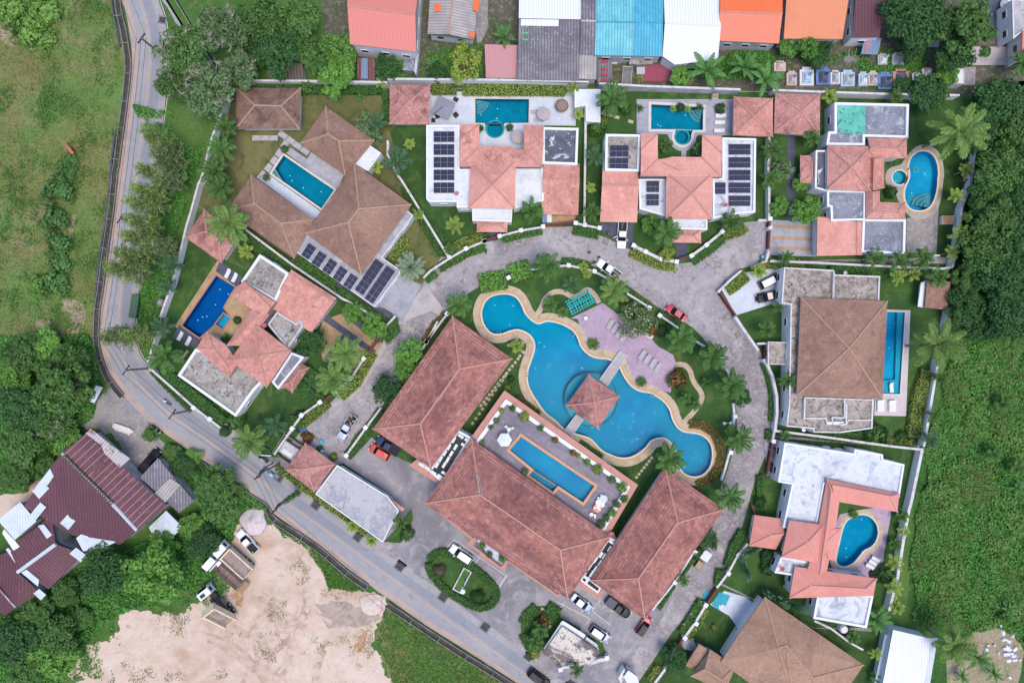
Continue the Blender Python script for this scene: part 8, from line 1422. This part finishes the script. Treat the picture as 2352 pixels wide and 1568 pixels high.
for i in range(len(ext) - 1):
    a,c = Vector(ext[i]),Vector(ext[i + 1]); d = (c - a); n = Vector((-d.y,d.x,0)).normalized()
    for k,o_ in enumerate((-.9,0,.9) if i else (-.9,.9)):
        pts = [tuple(a.lerp(c,t) + n * o_ + Vector((0,0,-.2 - 3.2 * t * (1 - t) * .5))) for t in [j / 10 for j in range(11)]]; b = MB(); b.path(pts,.03,4); T(b.build('power_cable',m_wire),'black overhead cable in span %s of the roadside power line' % ['one at the top','along the casuarinas','past the green bin','at the sharp bend','over the moving motorbike','beside the pink villa hedge','over the guard pavilion hedge','down the bottom road'][i],'cable','cables in span %s' % ['one','two','three','four','five','six','seven','eight'][i])
e = E('climbing_vine','green vine climbing the tall pole at the guard pavilion','vine',vine,0); rng = np.random.default_rng(77); t = rng.random(700); hx,hy = ext[7][0],ext[7][1]; C = np.stack([hx - vine[0] + rng.normal(0,.28,700),hy - vine[1] + rng.normal(0,.28,700),t * 8.5],1); leafobj('leaves',C,rng.normal(0,1,(700,3)),.18,m_lfA,e,.5,.4,7); b = MB(); b.tube((hx - vine[0],hy - vine[1],0),(hx - vine[0],hy - vine[1],8.4),.2,.18); b.build('stem',m_bark,e,True)
def lamp(base,h,label):
    e = E('lamp_post',label,'lamp post',W(base),.1); b = MB(); b.tube((0,0,0),(0,0,h),.1,.07,8); b.build('post',m_cblue,e,True); b = MB(); b.lathe((0,0,h),[(.05,0),(.5,.05),(.45,.25),(.02,.4)],14); b.build('lamp_head',m_ac,e,True)
lamp(q1(31,1892,690),7,'post with round white head in the oval island')
e = E('raised_planter','white rectangular kerb frame in the middle of the oval island','planter',W(q1(31,1868,697)),.1,R(62)); b = MB(); P = [(-2.4,-.9),(2.4,-.9),(2.4,.9),(-2.4,.9)]; b.ring(P,inset(P,.22),0,.6); b.build('kerb',m_cap,e,True); b = MB(); b.box((0,0,.2),(4.3,1.3,.3)); b.build('soil',m_terrain,e,True)
e = E('spotlight_stand','white spotlight stand in the round flower bed by the street bend','spotlight',W(q1(22,2050,855)),.1); b = MB(); b.tube((0,0,0),(0,0,2),.08); b.tube((-.6,0,1.9),(.6,0,1.9),.06); b.build('stand',m_ac,e,True)
for x in (-.6,.6): b = MB(); b.lathe((x,0,1.9),[(.02,0),(.28,.1),(.32,.35),(.01,.37)],10); b.build('lamp_head',m_ac,e,True)
# ================================================================ TOMBS
def tomb(p,wd,dp,m,m2,label,spire=True):
    e = E('tomb',label,'tomb',W(p,.8),0,0,'tombs in the row at the north wall'); b = MB(); b.prism([(-wd / 2,-dp / 2),(wd / 2,-dp / 2),(wd / 2,dp * .36),(wd * .32,dp * .36),(wd * .32,dp / 2),(-wd * .32,dp / 2),(-wd * .32,dp * .36),(-wd / 2,dp * .36)],0,.7); b.build('base',m,e,True); b = MB(); z = .7
    for k in range(3): s_ = .62 - .15 * k; b.box((0,-dp * .1,z + .12),(wd * s_,dp * s_,.24)); z += .24
    b.build('stepped_slab',m2,e,True)
    if spire: b = MB(); b.lathe((wd * .12,dp * .0,z - .05),[(.3,0),(.34,.25),(.2,.5),(.24,.75),(.1,1.2),(.02,1.7)],8); b.build('spire',m2,e,True)
    else: b = MB(); b.box((0,dp * .3,.95),(wd * .5,.2,.6)); b.build('headstone',m2,e,True)
tc = {k: M(k + '_tomb_tile',c,L=[('n',1,d,.48,.68),('u',.3,d,.06),('y',.3,d,.06)]) for k,c,d in (('blue','6f8ecb','5f7db8'),('pale_blue','b7cfe8','a3bcd8'),('white','e4e6ec','cdd0d8'),('pink','dcc3c0','c8b0ad'),('salmon','c99a88','b78776'),('grey','b9bcc2','a2a5ab'),('dark','5d6478','4d5466'))}
z4 = lambda x,y: ((2900 + x / 3.92) * .6125,(180 + y / 3.92) * .6125); k4 = .6125 / 3.92 * S
for x,y,w_,d_,a,c,l,sp in [(100,262,170,150,'pink','pink','pinkish tomb at the banana leaves, first on the left',False),(275,440,150,210,'pink','grey','pale pink tomb with grey steps, second from the left',True),(495,412,205,270,'white','pale_blue','broad white tomb with blue steps',True),(735,405,205,260,'blue','dark','blue tiled tomb beside the broad white one',True),(915,425,140,200,'white','grey','narrow white tomb with a grey grave slab',False),(1098,440,205,240,'pale_blue','grey','wide pale blue tomb with double slab',True),(1325,450,135,210,'pale_blue','white','narrow pale blue tomb with white steps',True),(1470,440,135,215,'pink','grey','narrow pale pink tomb with brown ornament',True),(1648,475,205,250,'blue','dark','deep blue tomb with dark octagonal steps',True),(1880,432,235,250,'salmon','dark','salmon coloured tomb next to the deep blue one',False),(2105,415,115,110,'white','white','small cream tomb under the tree',False),(2265,345,150,110,'white','grey','white tomb mostly covered by the dark tree',False),(1612,160,140,165,'grey','white','grey white tomb in the yard, left of a pair',True),(1840,152,175,180,'grey','grey','grey tomb with wilted flowers in the yard, right of a pair',True)]: tomb(z4(x,y),w_ * k4,d_ * k4,tc[a],tc[c],l,sp)
# ================================================================ ODDS AND ENDS
def pile(p,r,h,label,m=None,seed=0):
    from mathutils import noise as mn
    e = E('sand_pile',label,'sand pile',W(p),0); n = 40; b = MB(); rings = []
    for j in range(9):
        k = 1 - j / 8.2; ring_ = []
        for i in range(n):
            t = 2 * math.pi * i / n; x,y = math.cos(t),math.sin(t); w_ = 1 + .35 * mn.noise((x * 1.2 + seed * 7,y * 1.2,0)); v = mn.noise((x * k * 2.2,y * k * 2.2 + seed,3)); ring_.append((r * k * w_ * x,r * k * w_ * y,max(-.02,h * (1 - k ** 1.3) * (1 + .35 * v) + .12 * mn.noise((x * k * 6,y * k * 6,seed)) * (1 - k))))
        rings.append(ring_)
    b.loft(rings); b.build('heap',m or m_pile,e,True,sm=True)
m_sandp = M('pale_lot_sand','dccac2',L=[('n',.8,'c9b3a8',.42,.66,8),('n',5,'e6dcd8',.55,.75)])
pile(q1(30,2135,215),2.8,1.6,'pale grey sand pile at the top of the sand lot'); pile(q1(31,1105,905),2.3,.7,'low pale sand pile at the gap in the roadside drain',m_sandp,seed=2);
def dish(p,z,r,label,m=None,az=120):
    e = E('satellite_dish',label,'satellite dish',W(p,z + 1),z,R(az)); b = MB(); b.tube((0,0,0),(0,0,.9),.05); b.build('mast',m_alu,e,True); b = MB(); b.lathe((0,0,.9),[(.01,0),(r * .5,.06),(r,.24),(r * .98,.27),(r * .45,.1),(.01,.05)],14); A = R(35); b.v = [(v[0] * math.cos(A) + (v[2] - .9) * math.sin(A),v[1],.9 + (v[2] - .9) * math.cos(A) - v[0] * math.sin(A)) for v in b.v]; b.build('reflector',m or m_dishr,e,True); b = MB(); b.tube((.05,0,.95),(.55,0,1.4),.03); b.build('feed_arm',m_alu,e,True)
m_dishr = M('red_dish','d8787a')
dish(q1(11,210,1397),3.8,.5,'pink satellite dish on the mouldy patio roof of the pink villa'); dish(q1(11,1822,285),4.2,.45,'pink satellite dish at the corner of the five array roof'); dish(q1(33,210,608),3.9,.45,'pink satellite dish on the small flat roof of the salmon villa'); dish(q1(12,2060,382),4.2,.5,'pink satellite dish on the right roof of the third villa'); dish(q1(32,1110,325),4.4,.5,'pink satellite dish at the end of the narrow link roof'); dish(q1(32,902,632),4.0,.35,'small red satellite dish between the air conditioners')
def drum(p,r,h,m,label,z=.1,cat='tank',name='water_tank'):
    e = E(name,label,cat,W(p,z + h),z); b = MB(); b.lathe((0,0,0),[(r,0),(r,h * .8),(r * .8,h),(.01,h * 1.02)],18); b.build('tank_body',m,e,True); b = MB(); b.lathe((0,0,h * 1.0),[(r * .25,0),(r * .25,.12),(.01,.13)],10); b.build('lid',m_alu,e,True)
drum(q1(33,733,1122),.8,1.8,m_ac,'white round water tank in the corner below the lower white roof'); drum(q1(23,393,920),.45,1.6,m_alu,'small metal cylinder tank below the big brown villa'); drum(q1(13,742,946),.45,1.6,m_alu,'metal cylinder tank behind the flat roofs of the big brown villa'); drum(q1(10,1345,1195),.8,1.0,m_drain,'round concrete tank with grey lid by the west wall'); drum(q1(3,2145,185),.9,1.2,m_cturq2,'blue round tub in the paved yard at the top right'); drum(q1(13,48,812),.4,.9,m_cturq2,'blue bin at the street beside the striped drive',cat='bin',name='rubbish_bin')
for p,l in [((2065,125),'large metal pan in the paved yard, lowest of three'),((2095,35),'large metal pan in the paved yard, left of the upper two'),((2155,42),'large metal pan in the paved yard, right of the upper two')]: e = E('metal_pan',l,'pan',W(q1(3,*p),1),.1); b = MB(); b.lathe((0,0,0),[(.4,0),(1.0,.6),(1.12,.65),(.95,.5),(.02,.45)],18); b.build('bowl',m_alu,e,True); b = MB(); b.lathe((0,0,.45),[(.18,0),(.18,.2),(.01,.25)],10); b.build('knob',m_iron,e,True)
for p,l in [((755,497),'round metal cover leaning at the rusty roof house, left'),((815,490),'round metal cover leaning at the rusty roof house, right')]: e = E('metal_cover',l,'metal cover',W(q1(3,*p)),.05); b = MB(); b.lathe((0,0,0),[(.85,0),(.85,.12),(.6,.25),(.02,.3)],18); b.build('cover',m_drain,e,True); b = MB(); b.tube((0,.2,.25),(0,1.6,.9),.06); b.build('handle',m_alu,e,True)
e = E('rubbish_skip','long dark green roadside rubbish bin','rubbish bin',W(q1(10,1155,1230)),.08,R(82)); m_gb = M('green_bin_paint','4b6b55'); b = MB(); b.loft([[(-2.2,-.55,0),(2.2,-.55,0),(2.2,.55,0),(-2.2,.55,0)],[(-2.3,-.7,1.2),(2.3,-.7,1.2),(2.3,.7,1.2),(-2.3,.7,1.2)]]); b.build('bin_body',m_gb,e,True)
for x in (-1.15,1.15): b = MB(); b.box((x,0,1.26),(2.2,1.45,.1)); b.build('lid',m_gb,e,True)
e = E('roadside_sign','white slanted board on posts at the gravel yard entrance','sign',W(q1(20,855,615)),0,R(62)); b = MB(); b.box((0,0,2.2),(3.4,.12,.9)); b.v = [(v[0],v[1] * 1 + (v[2] - 2.2) * .9,v[2]) for v in b.v]; b.build('board',m_rclean,e,True); b = MB(); [b.tube((x,0,0),(x,0,2.0),.06) for x in (-1.3,1.3)]; b.tube((-1.3,0,1.6),(1.3,0,1.6),.05); b.build('posts',m_alu,e,True)
e = E('old_cart','long white battered cart lying in the gravel yard','cart',W(q1(20,1045,908)),.05,R(-19)); b = MB(); b.loft([[(x,-w_,0),(x,w_,0),(x,w_,h_),(x,-w_,h_)] for x,w_,h_ in ((-2.1,.35,.5),(-1.6,.55,.6),(1.2,.5,.6),(2.0,.25,.4))]); b.build('hull',M('chipped_white_paint','e2dcd8',L=[('n',2,'b9a9a0',.52,.66)]),e,True); b = MB(); [b.box((-1.3 + .45 * k,-.72,.2),(.25,.3,.3),k) for k in range(7)]; b.box((0,-.6,.1),(3.2,.1,.1)); b.build('broken_trim',m_ac,e,True)
def block(name,label,cat,p,d,m,rz=0,z=.1,taper=1.0,extra=None):
    e = E(name,label,cat,W(p,z),z,R(rz)); b = MB(); b.box((0,0,d[2] / 2),d,0,0,taper); b.build('body',m,e,True); b = MB(); b.box((0,0,d[2] + .03),(d[0] * .9,d[1] * .9,.06)); b.build('lid',extra or m,e,True); return e
block('brick_barbecue','small brick barbecue with red top at the east wall','barbecue',q1(13,1575,510),(2.4,1.6,1.0),m_wallg,0,extra=m_copr); block('brick_shrine','little shrine block with terracotta top behind the third villa pool','shrine',q1(2,1962,830),(1.0,1.0,1.4),m_wallw,0,extra=m_copr)
block('storage_box','glass topped box at the second villa carport, left one','box',q1(12,540,497),(.9,1.7,1.0),m_cblue,0); block('storage_box','glass topped box at the second villa carport, right one','box',q1(12,580,495),(.9,1.7,1.0),m_ac,0); block('white_bench','white bench block at the left end of the flowering tree wall','bench',q1(22,1412,127),(1.9,.9,.6),m_cap,-30); block('terrace_box','small white box light on the mauve terrace','box',q1(12,885,1328),(.7,.7,.6),m_ac,20); block('terrace_box','small white box at the right end of the mauve terrace','box',q1(22,1588,460),(.7,.7,.6),m_ac,0); block('white_cart','white covered cart under the dark tree beside the right hall','cart',q1(32,1885,485),(1.9,1.7,1.3),m_rclean,55); block('trolley','black trolley with boxes and pot plants beside the right hall','trolley',q1(32,1830,565),(1.7,1.2,.9),m_dark,55,extra=m_tan); block('planter_box','white planter block at the white pump house side','planter',q1(2,1345,605),(1.6,1.4,.7),m_wallg,0); block('pump_box','dark grave like plot slab behind the dirty north wall','grave',q1(2,1232,650),(1.9,4.0,.5),m_wallg,-4,extra=m_drain); block('red_plot','dark pink tiled slab with crossed poles behind the north wall','grave',q1(2,1475,610),(6.2,3.8,.25),M('pink_tile','a0546a',L=[('u',.5,'8c4459',.06),('y',.5,'8c4459',.06)]),0); block('shed_box','grimy white water cabinet under the turquoise warehouse edge','cabinet',q1(2,1340,510),(4.5,2.6,1.6),m_rmold,0); block('ac_outdoor','white air conditioner beside the salmon villa north side, left','air conditioner',q1(23,567,1065),(1.4,.6,.8),m_ac,-8); block('ac_outdoor','white air conditioner beside the salmon villa north side, right','air conditioner',q1(23,670,1082),(1.4,.6,.8),m_ac,-8); block('plastic_stool','pair of white cups shaped stool at the guard pavilion','stool',q1(21,690,1095),(.5,.5,.5),m_ac,10)
e = E('utility_enclosure','dark walled yard with a white louvred machine beside the guard pavilion','machine',W(q1(21,430,1085)),.1,R(-33)); b = MB(); P = [(-2.6,-2.2),(2.6,-2.2),(2.6,2.2),(-2.6,2.2)]; b.ring(P,inset(P,.2),0,1.2); b.build('yard_wall',m_drain,e,True); b = MB(); b.box((0,0,.7),(3.2,2.4,1.2)); b.build('machine_body',m_wallg,e,True); b = MB(); [b.box((-.9 + .35 * k,-.6,1.33),(.2,.9,.08)) for k in range(6)]; b.box((0,-.6,1.3),(2.1,.6,.04)); b.build('louvres',m_ac,e,True); b = MB(); [b.box((x,.6,1.34),(.06,1.0,.06)) for x in (-1,-.5,0,.5,1)]; b.box((0,.6,1.33),(2.1,.06,.06)); b.build('grille',m_alu,e,True)
def tarp(p,r,m,label,name='tarpaulin',cat='tarpaulin',h=.5,seed=1):
    e = E(name,label,cat,W(p),.1); rnd = random.Random(seed); n = 14; b = MB(); rings = [[(r * k * rnd.uniform(.75,1.1) * math.cos(2 * math.pi * i / n),r * k * rnd.uniform(.75,1.1) * math.sin(2 * math.pi * i / n),h * z * rnd.uniform(.6,1.2)) for i in range(n)] for k,z in ((1,.05),(.8,.7),(.45,1),(.1,1.05))]; b.loft(rings); b.build('folds',m,e,True)
m_tb = M('blue_plastic','4a7fd8'); tarp(q1(21,530,905),.9,m_tb,'crumpled blue plastic bag at the end of the lane'); tarp(q1(21,490,920),.7,m_dark,'black rubbish bag beside the blue plastic bag','rubbish_bag','bag'); tarp(q1(32,1755,1235),1.5,M('grey_plastic','b5b4bd'),'crumpled grey tarpaulin in the bottom villa entrance',seed=4); tarp(q1(2,1120,502),1.2,M('pale_tarp','c9cfd8'),'pale tarpaulin heap under the turquoise warehouse',seed=6); tarp(q1(32,2030,930),.8,m_rclean,'white cloth dropped on the blue mat','cloth','cloth',.15,7); tarp(q1(33,965,650),1.1,m_dark,'black kettle grill cover in the salmon villa court corner','grill_cover','grill',.9,8)
e = E('plastic_chair','light blue plastic chair on the lane by the guard pavilion','chair',W(q1(21,690,1020)),.1,R(20)); b = MB(); b.box((0,0,.42),(.8,.8,.08)); b.build('seat',m_cturq2,e,True); b = MB(); b.box((-.36,0,.7),(.08,.8,.5)); b.build('backrest',m_cturq2,e,True); b = MB(); [b.box((x,y,.2),(.07,.07,.4)) for x in (-.3,.3) for y in (-.3,.3)]; b.box((0,0,.36),(.7,.7,.04)); b.build('legs',m_cturq2,e,True)
e = E('hose','white hose tangled on the dark part of the lane','hose',W(q1(11,1400,1430)),.1); rnd = random.Random(3); P = [(rnd.uniform(-1,1) * 2.2,rnd.uniform(-1,1) * 1.6) for i in range(16)]; P = [(x * .7 - y * .7,x * -.7 - y * .6) for x,y in P]; P3 = [(p[0],p[1],.05) for p in smooth(P,5,False)]; b = MB(); b.path(P3,.045,4); b.build('coil',M('white_hose','cfc8bd'),e,True)
rnd = random.Random(9)
for i in range(26):
    p = (2300 + rnd.gauss(10,20),1492 + rnd.gauss(0,24)); e = None; b = MB(); d = rnd.uniform(.5,1.3); b.box((0,0,.2),(d,d * rnd.uniform(.4,.8),.35),0,0,rnd.uniform(.6,.95)); o = b.build('rubble_block',m_rclean if i % 3 else m_cap); o.location = (*W(p),rnd.uniform(0,.15)); o.rotation_euler = (rnd.uniform(-.2,.2),rnd.uniform(-.2,.2),rnd.uniform(0,3)); T(o,'white chunk of rubble in the heap near the lower right corner','rubble','rubble heap near the lower right corner')
sheet('rubble_ground',rag(WW(PL(2240,1440,2330,1440,2352,1500,2330,1600,2180,1620,2170,1520,2200,1500)),.4,1.5,3),.03,m_bare)
sheet('gravel_patch',rag(WW(PL(-40,1150,30,1120,110,1090,105,1130,60,1160,20,1190,-40,1200)),.4,1.5,3),.03,m_sand)
